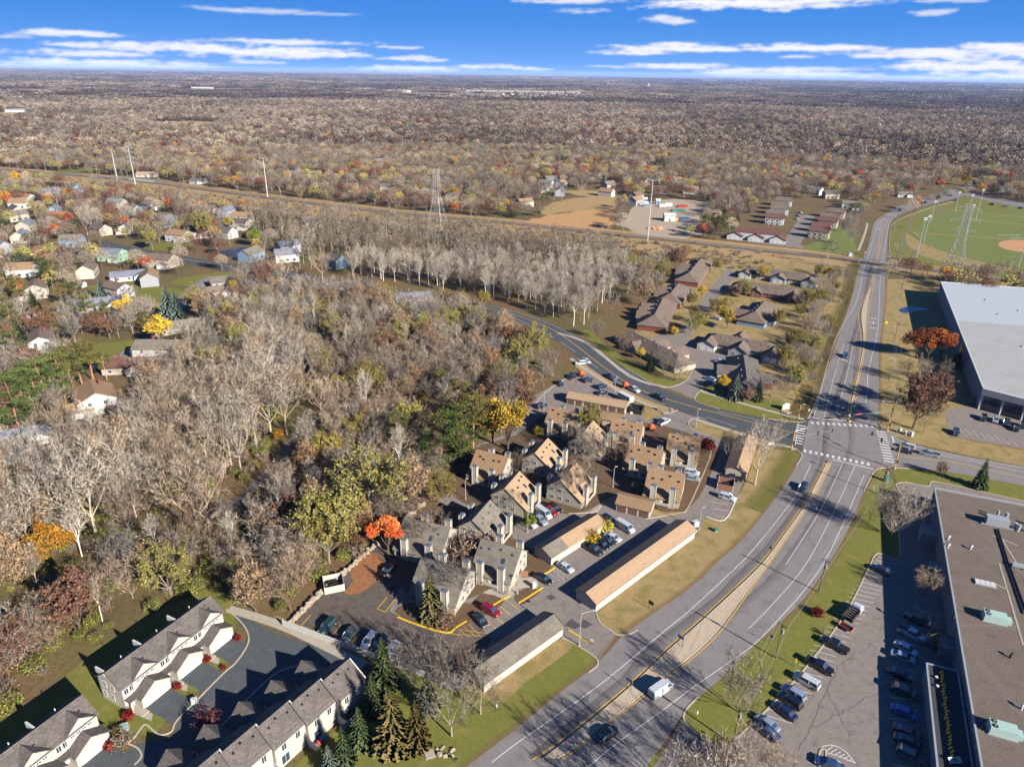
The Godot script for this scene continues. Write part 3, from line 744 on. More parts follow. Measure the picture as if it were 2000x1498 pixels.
func arrow(at: Vector2, dir: Vector2, bend: float, parent: Node3D) -> void:
	var d := dir.normalized()
	var s := Vector2(-d.y, d.x) * bend
	var st := mb()
	var p := [at - d * 1.6, at + d * 0.3, at + d * 0.9 + s * 1.0]
	for i in 2:
		var e: Vector2 = (p[i + 1] - p[i]).normalized()
		var w := Vector2(-e.y, e.x) * 0.16
		var q := [p[i] - w, p[i + 1] - w, p[i + 1] + w, p[i] + w]
		quad(st, v3(q[0].x, 0.076, q[0].y), v3(q[1].x, 0.076, q[1].y), v3(q[2].x, 0.076, q[2].y), v3(q[3].x, 0.076, q[3].y))
	var e2: Vector2 = (p[2] - p[1]).normalized()
	var w2 := Vector2(-e2.y, e2.x) * 0.55
	var t := [p[2] - w2, p[2] + e2 * 1.3, p[2] + w2]
	tri(st, v3(t[0].x, 0.076, t[0].y), v3(t[1].x, 0.076, t[1].y), v3(t[2].x, 0.076, t[2].y))
	struct("turn_arrow", done(st), two_sided(M.white_paint), parent)

func lay_markings() -> void:
	var m := thing_struct("road_marking", "white and yellow painted lines of the main road and crossing", "road marking")
	var wy := [xz(4.5,-87.4), xz(9.2,-91.1), xz(22.9,-103.5), xz(32.9,-113.9), xz(39.7,-120.5), xz(50.4,-131.2), xz(62.3,-143.6), xz(72,-155.8), xz(82,-169.1), xz(91.2,-183), xz(98.9,-194.8)]
	var ey := [xz(9.6,-87.5), xz(14.2,-91.2), xz(26.8,-102.1), xz(31.4,-106.2), xz(37.7,-111.3), xz(44.6,-118), xz(50.3,-125), xz(57.2,-134), xz(64.7,-143.7), xz(76.1,-158.7), xz(88.1,-174.8), xz(94.6,-184.9), xz(100.8,-194.9)]
	paint("yellow_line", wy, 0.24, M.yellow_paint, m)
	paint("yellow_line", ey, 0.24, M.yellow_paint, m)
	paint("edge_line", [xz(-2.6,-86.8), xz(2.1,-91), xz(10.5,-97.9), xz(19.9,-105.9), xz(34,-119.6), xz(41,-126.2), xz(57.5,-143.5), xz(65.2,-152.7), xz(72.7,-162.1), xz(83.3,-176.3), xz(93,-192.1)], 0.17, M.white_paint, m)
	paint("edge_line", [xz(14.3,-86.3), xz(20.1,-91.3), xz(30,-98.9), xz(35.9,-103.6), xz(43.1,-109), xz(51.7,-115.5), xz(59.4,-123), xz(67.7,-131.7), xz(77.9,-143.6), xz(90.7,-161.9), xz(100.8,-177), xz(107.1,-186.4)], 0.17, M.white_paint, m)
	paint("lane_line", [xz(52.2,-120.3), xz(61.9,-130.2), xz(73.9,-143.9), xz(89.7,-166.3), xz(106.7,-191.9)], 0.15, M.white_paint, m)
	paint("lane_line", [xz(68.2,-142.8), xz(76.6,-153.9), xz(88.5,-170.3), xz(103.7,-193.7)], 0.15, M.white_paint, m)
	# north leg
	paint("edge_line", [xz(106.9,-225.8), xz(114.7,-241.1), xz(130,-272), xz(147,-305), xz(162,-331), xz(180,-360), xz(200,-398), xz(217,-433), xz(237,-470), xz(264,-522), xz(291,-573), xz(311,-607), xz(351,-659), xz(451,-761)], 0.17, M.white_paint, m)
	paint("lane_line", [xz(109.6,-223.9), xz(134,-272), xz(150,-302)], 0.15, M.white_paint, m)
	paint("lane_line", [xz(113.8,-224), xz(139,-272), xz(153,-300)], 0.15, M.white_paint, m)
	paint("yellow_line", [xz(117.4,-223.3), xz(129.2,-246.3), xz(143,-272), xz(160,-307), xz(175,-344), xz(191,-373), xz(208,-404), xz(231,-447), xz(249,-482), xz(301,-586), xz(324,-624), xz(392,-698), xz(471,-776)], 0.24, M.yellow_paint, m)
	paint("yellow_line", [xz(119.3,-223.4), xz(133.7,-251.2), xz(149,-281), xz(164,-311), xz(183,-350), xz(208,-399), xz(232,-447), xz(250,-482), xz(299,-578), xz(320,-614)], 0.24, M.yellow_paint, m)
	paint("edge_line", [xz(125.9,-228.5), xz(135.5,-247.4), xz(148,-273), xz(176,-325), xz(217,-410), xz(254,-483), xz(298,-569), xz(326,-617), xz(383,-686)], 0.17, M.white_paint, m)
	# railway crossing letters and bars
	var x := xz(177,-332)
	for k in [-1.0, 1.0]:
		paint("crossing_cross", [x + Vector2(-1.2, -2.6 * k), x + Vector2(1.2, 2.6 * k)], 0.4, M.white_paint, m)
	paint("crossing_bar", [xz(179,-340), xz(182,-339)], 0.6, M.white_paint, m)
	paint("crossing_bar", [xz(172,-325), xz(175,-324)], 0.6, M.white_paint, m)
	var x2 := xz(291,-569)
	for k in [-1.0, 1.0]:
		paint("crossing_cross", [x2 + Vector2(-1.0, -3.0 * k), x2 + Vector2(1.0, 3.0 * k)], 0.4, M.white_paint, m)
	for p in [[xz(297,-584), xz(301,-582)], [xz(282,-554), xz(286,-553)]]:
		paint("crossing_bar", p, 0.5, M.white_paint, m)
	# crosswalks and stop lines
	blocks(xz(104.7,-221.3), xz(124.5,-219.2), 12, Vector2(0.75, 1.9), m)
	blocks(xz(94.6,-201), xz(111.3,-193), 12, Vector2(0.75, 1.9), m)
	blocks(xz(100,-218.9), xz(94.1,-206.1), 8, Vector2(0.7, 3.0), m)
	blocks(xz(125.7,-215.1), xz(118.7,-194.8), 12, Vector2(0.7, 3.0), m)
	paint("stop_line", [xz(106.2,-225), xz(117.6,-223.4)], 0.45, M.white_paint, m)
	paint("stop_line", [xz(101.3,-195.6), xz(111.7,-189.9)], 0.45, M.white_paint, m)
	paint("stop_line", [xz(128.2,-212.6), xz(126,-206.4)], 0.45, M.white_paint, m)
	paint("lane_line", [xz(99.8,-221.2), xz(92.8,-204.7)], 0.2, M.white_paint, m)
	arrow(xz(85.9,-168.4), Vector2(0.55, -0.8), -1.0, m)
	arrow(xz(91.3,-164.6), Vector2(0.55, -0.8), 1.0, m)
	arrow(xz(114.8,-237.6), Vector2(0.1, -1), -1.0, m)
	arrow(xz(121,-235.1), Vector2(0.1, -1), -1.0, m)
	arrow(xz(142,-281), Vector2(0.2, -1), -1.0, m)
	# side road
	paint("yellow_line", [xz(-241,-456), xz(-154,-414), xz(-86,-383), xz(-36,-360), xz(-17,-350), xz(-0,-338), xz(17,-318), xz(27.1,-297.2), xz(38.2,-268.3), xz(48.7,-247.7), xz(62,-235.8), xz(77.9,-224.9), xz(88.1,-218.1), xz(95.2,-213.4)], 0.3, M.yellow_paint, m)
	paint("edge_line", [xz(-16,-353), xz(-1,-343), xz(19,-322), xz(31,-301), xz(39.3,-279.7), xz(46.1,-265.4), xz(53.5,-251.8)], 0.16, M.white_paint, m)
	paint("edge_line", [xz(73.5,-229.7), xz(83.8,-224.3), xz(92.2,-219.8)], 0.14, M.white_paint, m)
	dashed("edge_line", [xz(-0,-333), xz(13,-314), xz(23.3,-295.1), xz(33.7,-271.5), xz(42.6,-251.9), xz(52.1,-238.1), xz(60.9,-230.5)], 0.16, M.white_paint, m, 14.0, 6.0)
	paint("edge_line", [xz(68.6,-224.6), xz(77.4,-217.4)], 0.14, M.white_paint, m)
	# east road
	paint("yellow_line", [xz(124,-198.2), xz(139.6,-194.7), xz(149.4,-189.4), xz(162.4,-183.2)], 0.24, M.yellow_paint, m)
	paint("lane_line", [xz(131,-202.4), xz(141.3,-197.7), xz(156.2,-190.2), xz(164.7,-186.5)], 0.15, M.white_paint, m)
	paint("edge_line", [xz(128.3,-211.8), xz(132.5,-205.2), xz(146.2,-197.2), xz(166.6,-189.3)], 0.15, M.white_paint, m)
	# the raised median
	var med := smooth([xz(6.3,-87.6), xz(10.5,-91.1), xz(23.7,-103.4), xz(33.4,-113.5), xz(39.9,-119.7), xz(50.6,-130.5), xz(62.2,-142.6), xz(72.1,-155.1), xz(82.1,-168.3), xz(91.1,-181.9), xz(98.3,-192.9)], 4)
	var med2 := smooth([xz(8.8,-87.7), xz(13.6,-91.2), xz(26.3,-102.3), xz(31.2,-106.8), xz(37.5,-111.9), xz(44.1,-118.5), xz(49.8,-125.4), xz(56.7,-134.2), xz(64.2,-143.7), xz(75.5,-158.7), xz(87.5,-174.8), xz(94.1,-184.9), xz(99.4,-192.9)], 4)
	var ml := resample(med, 70)
	var mr := resample(med2, 70)
	var median := tag(struct("median", ribbon(ml, mr, 0.2), M.median), "raised pale concrete median of the main road", "median")
	for k in range(1, 69, 2): struct("joint", band_mesh(PackedVector2Array([ml[k].lerp(mr[k], 0.05), ml[k].lerp(mr[k], 0.95)]), 0.07, 0.205), M.old_paint, median)
	for e in [ml, mr]: struct("kerb", kerb_mesh(e, 0.22, 0.0, 0.225), M.kerb, median)
	var nl := resample(smooth([xz(118.3,-224.2), xz(129.8,-246.3), xz(144,-273), xz(161,-307), xz(176,-343), xz(191,-372), xz(209,-404), xz(228,-441)], 4), 50)
	var nr := resample(smooth([xz(119.1,-224.2), xz(132.6,-250.2), xz(148,-280), xz(163,-310), xz(181,-348), xz(205,-396), xz(218,-422), xz(229,-441)], 4), 50)
	var median2 := tag(struct("median", ribbon(nl, nr, 0.18), M.median), "narrow raised median of the road north of the crossing", "median")
	for e in [nl, nr]: struct("kerb", kerb_mesh(e, 0.2, 0.0, 0.2), M.kerb, median2)
	# kerbs
	for k in [
		["kerb of the tan bank at the entrance drive", [xz(19.6,-124.6), xz(20,-121.7), xz(21.8,-119.5), xz(23.4,-118), xz(25.6,-118.1), xz(28,-119.5)], M.kerb],
		["kerb round the corner lawn at the entrance drive", [xz(11.5,-116.9), xz(14.6,-114.6), xz(17.3,-112.2), xz(18.4,-110.4), xz(17.9,-108.9), xz(16.2,-107.4)], M.kerb],
		["yellow kerb beside the grey garage", [xz(12.9,-119.2), xz(16,-116.5), xz(17.4,-115.5)], M.bright_yellow],
		["kerb round the lawn point at the car park exit", [xz(36.9,-101.7), xz(33.8,-98.5), xz(33,-96.1), xz(34.6,-93.3), xz(37,-90.9), xz(39.1,-90.3), xz(41.8,-92.6)], M.kerb],
		["kerb along the office car park lawn", [xz(41.8,-92.6), xz(48.4,-98.1), xz(55.9,-104.9), xz(60.7,-109.6), xz(68.8,-118), xz(75.2,-125.2), xz(81.1,-132.5), xz(88.9,-142.8), xz(93.3,-147.8), xz(97.6,-145.9), xz(103.1,-157), xz(113.2,-177.4)], M.kerb],
		["kerb of the north drive of the office block", [xz(113.2,-177.4), xz(114.4,-181.3), xz(117.9,-182.3), xz(123.2,-180.4), xz(125.9,-183.1), xz(131,-181.2), xz(146.6,-173.1), xz(153.1,-169.9)], M.kerb],
		["kerb of the crossing corner lawn", [xz(102.8,-177.1), xz(107.3,-183.5), xz(111.2,-188.6), xz(114.2,-190.6), xz(118.5,-191), xz(124.7,-190.2)], M.kerb],
		["kerb of the north west crossing corner", [xz(90.1,-224.1), xz(98.3,-221.9), xz(102.9,-222.9), xz(109,-232.2), xz(115.2,-243.5)], M.kerb],
		["kerb of the south west crossing corner", [xz(91.4,-203.6), xz(92.6,-200.6), xz(92.1,-197.2), xz(88.3,-191.4)], M.kerb],
		["kerb of the north east crossing corner", [xz(128.7,-223.7), xz(127.6,-218.2), xz(128,-214.8), xz(133.2,-206.6)], M.kerb],
		["kerb of the lower entrance to the homes", [xz(46.6,-268.6), xz(55.6,-252.3), xz(59.9,-250), xz(65.8,-253.7), xz(70.2,-259.9), xz(73.5,-268.6)], M.kerb],
		["kerb of the upper entrance to the homes", [xz(75.1,-231.4), xz(69.5,-236), xz(67.9,-239.5), xz(69.8,-244.2), xz(74.1,-250)], M.kerb],
		["kerb of the upper apartment entrance", [xz(53.9,-227), xz(56.7,-227.9), xz(59.7,-230.1)], M.kerb],
		["kerb of the upper apartment island", [xz(67.3,-208.9), xz(61.6,-214.6), xz(61.5,-220.7), xz(65.6,-224.1), xz(68.1,-222.5)], M.kerb],
		["kerb round the gap in the apartment parking", [xz(53.5,-162.9), xz(58.1,-161.5), xz(64.7,-172.8)], M.white_paint],
		["long kerb on the north edge of the apartment lot", [xz(7.5,-230.9), xz(11.5,-241.2), xz(16.8,-250.9), xz(22.7,-259.7)], M.kerb],
		["kerb of the middle apartment drive", [xz(15.9,-163.4), xz(23,-164.5), xz(25,-167.6)], M.kerb],
		["kerb of the right apartment drive", [xz(36.8,-161.5), xz(46.3,-164.4), xz(48.9,-166.2), xz(53.7,-175.8), xz(61.9,-193.8), xz(64.3,-200.4)], M.kerb],
		["pale kerb along the townhouse court", [xz(-63,-124.2), xz(-58.2,-120.2), xz(-55.3,-116.5), xz(-54.4,-113.2), xz(-55.1,-108.6), xz(-56.3,-106.3), xz(-58.8,-99.9), xz(-60.8,-94.5), xz(-60.8,-92.1), xz(-62.6,-91.4), xz(-64.6,-92.6), xz(-66.4,-93.5), xz(-66.8,-90.9), xz(-67.6,-89.6)], M.kerb],
		["inner kerb of the townhouse court", [xz(-39,-107.2), xz(-42.4,-107.9), xz(-45.6,-106.5), xz(-48,-102.9), xz(-50.8,-96.8), xz(-52.8,-92.2), xz(-55.4,-87.4), xz(-57,-84.9)], M.kerb],
		["kerb of the lower townhouse bed", [xz(-67.6,-89.6), xz(-65.2,-88.6), xz(-63.7,-87), xz(-64.1,-85.3)], M.kerb],
		["kerb of the sports ground road", [xz(255,-477), xz(288,-545), xz(319,-601), xz(371,-658), xz(439,-721)], M.kerb],
		["kerb of the bottom exit bank", [xz(28.3,-90.1), xz(29.7,-88.6), xz(31,-84.9)], M.kerb],
		["rounded kerb nose in the office car park", [xz(54.8,-88.2), xz(56.1,-90.2), xz(56.9,-90), xz(55.5,-86.7)], M.kerb],
		["kerb round the wall trees of the office block", [xz(93.1,-129.5), xz(92.6,-127.4), xz(93.8,-125.8), xz(94.8,-125.2)], M.kerb],
	]:
		tag(struct("kerb", kerb_mesh(smooth(k[1], 4), 0.3 if k[2] != M.bright_yellow else 0.36, 0.0, 0.15), k[2]), k[0], "kerb")
	for k in [["yellow kerb round the spruce bed", [xz(-24.5,-122.4), xz(-19.4,-119.9), xz(-13.2,-117.8), xz(-11.2,-119.5), xz(-9.2,-121.4)]], ["yellow kerb beside the entrance steps", [xz(-4.4,-125.7), xz(-2.2,-127.8), xz(0.1,-129.9)]], ["yellow kerb before the dark sedan", [xz(2.2,-127.4), xz(4.8,-129.8), xz(7.9,-132.9)]], ["yellow kerb behind the white sedan", [xz(7,-136.6), xz(9.3,-138.5), xz(11.1,-140.3)]]]:
		tag(struct("kerb", kerb_mesh(smooth(k[1], 3), 0.4, 0.0, 0.16), M.bright_yellow), k[0], "kerb")
	tag(struct("concrete_apron", band_mesh(smooth([xz(-62.4,-124.2), xz(-54.1,-121.3), xz(-46.5,-118), xz(-35,-111.8), xz(-28.9,-108.4)], 4), 2.2, 0.066), M.concrete), "pale concrete strip beside the picket fence", "path")
	tag(struct("dry_grass", band_mesh(smooth([xz(-51.8,-121.2), xz(-42.8,-117), xz(-31.9,-111.7), xz(-23.9,-108.1)], 4), 2.6, 0.058), M.dry_lawn), "strip of dry grass in front of the picket fence", "ground")
	# parking lines
	var p := thing_struct("parking_marking", "white and yellow stall lines of the car parks", "road marking")
	stalls(xz(92.6,-146.4), xz(48.1,-97.8), Vector2(0.93, 0.37), 5.2, 36, p)
	stalls(xz(92.3,-127.4), xz(79.9,-111.9), Vector2(0.92, 0.4), 5.0, 7, p)
	stalls(xz(77.7,-109.8), xz(66.4,-84.9), Vector2(0.98, 0.14), 5.0, 11, p)
	stalls(xz(15.3,-133.1), xz(26.2,-145.4), Vector2(0.75, 0.66), 5.0, 8, p, true)
	stalls(xz(56.1,-170.5), xz(56.4,-163.4), Vector2(0.96, 0.28), 5.0, 3, p)
	for s in [[xz(-44.8,-119.4), xz(-43.7,-122.6)], [xz(-41.8,-117.9), xz(-40.9,-121.2)], [xz(-37.7,-116.1), xz(-36.3,-119.9)], [xz(-33,-114.2), xz(-31.8,-117.2)], [xz(-24.1,-110.2), xz(-22.3,-113.6)], [xz(-2.7,-127.1), xz(0.2,-123.8)], [xz(-4.4,-124.4), xz(-0.9,-120.6)], [xz(-6.1,-123.7), xz(-2.8,-119.3)], [xz(-0.7,-128.5), xz(2.1,-125.5)], [xz(-29.4,-124.9), xz(-27.9,-128.6)], [xz(-29.4,-124.9), xz(-27.4,-123.9)], [xz(-27.4,-123.9), xz(-26,-128)]]:
		paint("stall_line", s, 0.15, M.bright_yellow, p)
	for s in [[xz(-12.8,-117.6), xz(-5.8,-117)], [xz(-11.6,-119), xz(-4.7,-117.8)], [xz(-10.4,-120.4), xz(-6.8,-116.8)], [xz(-9.2,-121.2), xz(-6,-117.1)], [xz(-12.4,-117.9), xz(-9.5,-116.5)], [xz(-11.2,-119.2), xz(-8.1,-116.5)]]:
		paint("hatching", s, 0.13, M.yellow_paint, p)
	for s in [[xz(10.2,-139.7), xz(13.3,-135.4)], [xz(9.3,-138.5), xz(12.5,-134.8)], [xz(11.1,-140.1), xz(14.2,-136.2)], [xz(11.8,-139.7), xz(11.9,-136.3)], [xz(12.9,-137.8), xz(13,-135)]]:
		paint("hatching", s, 0.12, M.old_paint, p)
	var cr := RandomNumberGenerator.new()
	cr.seed = 21
	for q in [[xz(56.8,-95.2), xz(78.4,-106.5)], [xz(62.5,-104.9), xz(62.5,-93.1)], [xz(51.9,-89.7), xz(67.8,-110.3)], [xz(67.8,-110.3), xz(79.6,-117.7)], [xz(62.5,-95.3), xz(71.2,-97.7)], [xz(20.4,-116.5), xz(11.2,-127.4)], [xz(7.9,-132.5), xz(15.7,-125.8)], [xz(37.7,-160.1), xz(52.1,-162.8)], [xz(54.1,-165.3), xz(67.5,-193.9)], [xz(21.8,-110.8), xz(28.9,-98.2)], [xz(39.1,-128), xz(43.6,-114)], [xz(59.9,-151.5), xz(65.6,-137.5)], [xz(82.6,-182.2), xz(92.9,-163.9)], [xz(99.9,-212.1), xz(122.6,-209.1)], [xz(-47.1,-116.6), xz(-36.7,-109.6)], [xz(157,-325), xz(174,-318)]]:
		var crack := PackedVector2Array()
		for k in 15: crack.append(q[0].lerp(q[1], k / 14.0) + Vector2(cr.randf_range(-0.4, 0.4), cr.randf_range(-0.4, 0.4)))
		struct("crack", band_mesh(crack, 0.06, 0.07), M.crack, p)
	# striped nose of the parking row
	for s in [[xz(56.5,-90.9), xz(58.5,-91.3), xz(60.3,-90.2), xz(61.2,-87.7)], [xz(57,-89.7), xz(58.9,-89), xz(61.2,-87.7)]]:
		paint("hatching", s, 0.16, M.white_paint, p)
	for k in 6:
		paint("hatching", [(xz(58.7,-91.1)).lerp(xz(61,-88.4), k / 5.0), (xz(56.7,-89.8)).lerp(xz(60,-88.2), k / 5.0)], 0.14, M.white_paint, p)
	# pale warehouse lot
	stalls(xz(153.9,-214.8), xz(166.6,-206.2), Vector2(0.05, -1.0), 4.6, 8, p)

func stalls(a: Vector2, b: Vector2, dir: Vector2, length: float, n: int, parent: Node3D, both := false) -> void:
	for i in n:
		var c := a.lerp(b, i / float(n - 1))
		paint("stall_line", [c - dir * (length if both else 0.0) * 0.0, c + dir * length], 0.12, M.white_paint, parent)

# walls of a house with a gable at each end; the ridge runs along local x, centred
func gable_walls(l: float, w: float, he: float, hr: float) -> ArrayMesh:
	var st := mb()
	var x := l / 2
	var z := w / 2
	for s in [-1.0, 1.0]:
		var a := v3(-x * s, 0, z * s)
		var b := v3(x * s, 0, z * s)
		quad(st, v3(-x * s, he, z * s), v3(x * s, he, z * s), b, a)
		var p := v3(x * s, 0, z * s)
		var q := v3(x * s, 0, -z * s)
		quad(st, p + v3(0, he, 0), q + v3(0, he, 0), q, p)
		tri(st, p + v3(0, he, 0), v3(x * s, hr, 0), q + v3(0, he, 0), Vector2(0, 0), Vector2(w / 2, hr - he), Vector2(w, 0))
	return done(st)

# two sloping slabs
func gable_roof(l: float, w: float, he: float, hr: float, over := 0.4, thick := 0.18) -> ArrayMesh:
	var st := mb()
	var x := l / 2 + over
	var z := w / 2
	var drop := (hr - he) / z * over
	var t := v3(0, thick, 0)
	for s in [-1.0, 1.0]:
		var a := v3(-x * s, hr, 0)
		var b := v3(x * s, hr, 0)
		var c := v3(x * s, he - drop, (z + over) * s)
		var d := v3(-x * s, he - drop, (z + over) * s)
		quad(st, a + t, b + t, c + t, d + t)
		quad(st, b, a, d, c)
		quad(st, d + t, c + t, c, d)
		quad(st, b + t, b, c, c + t)
		quad(st, a, a + t, d + t, d)
	return done(st)

# hipped roof: ridge shortened by «hip» at each end
func hip_roof(l: float, w: float, he: float, hr: float, hip: float, over := 0.5) -> ArrayMesh:
	var st := mb()
	var x := l / 2 + over
	var z := w / 2 + over
	var r := maxf(l / 2 - hip, 0.1)
	var e := he - 0.1
	for s in [-1.0, 1.0]:
		quad(st, v3(-r * s, hr, 0), v3(r * s, hr, 0), v3(x * s, e, z * s), v3(-x * s, e, z * s))
		tri(st, v3(x * s, e, z * s), v3(r * s, hr, 0), v3(x * s, e, -z * s), Vector2(0, 0), Vector2(z, hip), Vector2(z * 2, 0))
		quad(st, v3(-x * s, e, z * s), v3(x * s, e, z * s), v3(x * s, e - 0.25, z * s), v3(-x * s, e - 0.25, z * s))
		quad(st, v3(x * s, e, z * s), v3(x * s, e, -z * s), v3(x * s, e - 0.25, -z * s), v3(x * s, e - 0.25, z * s))
	quad(st, v3(-x, e - 0.25, z), v3(x, e - 0.25, z), v3(x, e - 0.25, -z), v3(-x, e - 0.25, -z))
	return done(st)

var unit_meshes := {}

# a window on a wall: white frame, dark pane; «face» 0: +z, 1: +x, 2: -z, 3: -x
func window(root: Node3D, at: Vector3, face: int, w := 1.1, h := 1.2) -> void:
	var t := turned(face * PI / 2, at)
	var key := "w%s_%s" % [w, h]
	if not unit_meshes.has(key):
		var st := mb()
		for s in [-1.0, 1.0]:
			bx(st, v3(s * (w / 2 + 0.04), 0, 0.03), v3(0.1, h + 0.2, 0.09))
			bx(st, v3(0, s * (h / 2 + 0.05), 0.032), v3(w + 0.26, 0.1, 0.094))
		bx(st, v3(0, 0, 0.03), v3(0.06, h, 0.07))
		unit_meshes[key] = done(st)
		unit_meshes[key + "p"] = box(v3(0, 0, 0.01), v3(w, h, 0.06))
	var f := part("window", unit_meshes[key], M.trim, root, t)
	part("pane", unit_meshes[key + "p"], M.glass, f)

func door(root: Node3D, called: String, at: Vector3, face: int, w: float, h: float, mat: Material) -> Node3D:
	var key := "d%s_%s" % [w, h]
	if not unit_meshes.has(key):
		var st := mb()
		bx(st, v3(0, h / 2, 0.02), v3(w, h, 0.08))
		var n := maxi(1, int(h / 0.55))
		for i in n:
			bx(st, v3(0, h * (i + 0.5) / n, 0.05), v3(w * 0.94, h / n * 0.84, 0.08))
		unit_meshes[key] = done(st)
	return part(called, unit_meshes[key], mat, root, turned(face * PI / 2, at))

func chimney(root: Node3D, at: Vector3, h: float, wall: Material, size := Vector2(1.25, 1.0)) -> void:
	var c := part("chimney", box(v3(0, h / 2, 0), v3(size.x, h, size.y)), wall, root, moved(at))
	var st := mb()
	bx(st, v3(0, h + 0.06, 0), v3(size.x + 0.16, 0.12, size.y + 0.16))
	for s in [-0.25, 0.25]:
		bx(st, v3(s, h + 0.3, 0), v3(0.22, 0.4, 0.22))
	part("cap", done(st), M.metal, c)
	var trim := mb()
	for sx in [-1.0, 1.0]:
		for sz in [-1.0, 1.0]:
			bx(trim, v3(sx * (size.x / 2), h / 2, sz * (size.y / 2)), v3(0.16, h * 0.998, 0.16))
	part("corner_board", done(trim), M.trim, c)

func vents(root: Node3D, l: float, w: float, he: float, hr: float, n: int, sides: Array, mat: Material, sd: int) -> void:
	var r := RandomNumberGenerator.new()
	r.seed = sd
	for s in sides:
		for i in n:
			var k := r.randf_range(0.12, 0.4)
			var x := l * ((i + 0.5) / n - 0.5) + r.randf_range(-0.8, 0.8)
			var y: float = hr - (hr - he) * k
			if not unit_meshes.has("vent"):
				unit_meshes.vent = box(v3(0, 0.22, 0), v3(0.42, 0.36, 0.42))
			part("roof_vent", unit_meshes.vent, mat, root, moved(v3(x, y + 0.12, s * w / 2 * k)))

# a whole house from the two ends of its ridge
func gable_house(called: String, label: String, a: Vector2, b: Vector2, w: float, he: float, hr: float, wall: Material, roof: Material, group := "", category := "house", extra := 0.0) -> Node3D:
	var l := a.distance_to(b) + extra
	var c := (a + b) / 2
	var o := thing(called, label, category, c, turn_of(a, b), group)
	part("wall", gable_walls(l, w, he, hr), wall, o)
	part("roof", gable_roof(l, w, he, hr), roof, o)
	footprints.append([c, maxf(l, w) * 0.5 + 1.0])
	return o

# a house whose ridge lies off centre: «zf» metres to the low eave at +z, «zb» to the high one at -z
func saltbox(o: Node3D, l: float, zf: float, hf: float, zb: float, hb: float, hr: float, wall: Material, roof: Material) -> void:
	var st := mb()
	var x := l / 2
	quad(st, v3(-x, hf, zf), v3(x, hf, zf), v3(x, 0, zf), v3(-x, 0, zf))
	quad(st, v3(x, hb, -zb), v3(-x, hb, -zb), v3(-x, 0, -zb), v3(x, 0, -zb))
	for s in [-1.0, 1.0]:
		var p := [v3(x * s, 0, zf), v3(x * s, hf, zf), v3(x * s, hr, 0), v3(x * s, hb, -zb), v3(x * s, 0, -zb)]
		for k in [1, 2, 3]:
			var a: Vector3 = p[k]
			var b: Vector3 = p[k + 1]
			if s < 0: tri(st, p[0], b, a, Vector2(0, 0), Vector2(b.z, b.y), Vector2(a.z, a.y))
			else: tri(st, p[0], a, b, Vector2(0, 0), Vector2(a.z, a.y), Vector2(b.z, b.y))
	part("wall", done(st), wall, o)
	var rf := mb()
	var t := v3(0, 0.2, 0)
	x += 0.3
	for q in [[zf, hf, 1.0], [zb, hb, -1.0]]:
		var drop: float = (hr - q[1]) / q[0] * 0.35
		var a := v3(-x * q[2], hr, 0)
		var b := v3(x * q[2], hr, 0)
		var c := v3(x * q[2], q[1] - drop, (q[0] + 0.35) * q[2])
		var d := v3(-x * q[2], q[1] - drop, (q[0] + 0.35) * q[2])
		quad(rf, a + t, b + t, c + t, d + t)
		quad(rf, b, a, d, c)
		quad(rf, d + t, c + t, c, d)
		quad(rf, b + t, b, c, c + t)
		quad(rf, a, a + t, d + t, d)
	part("roof", done(rf), roof, o)

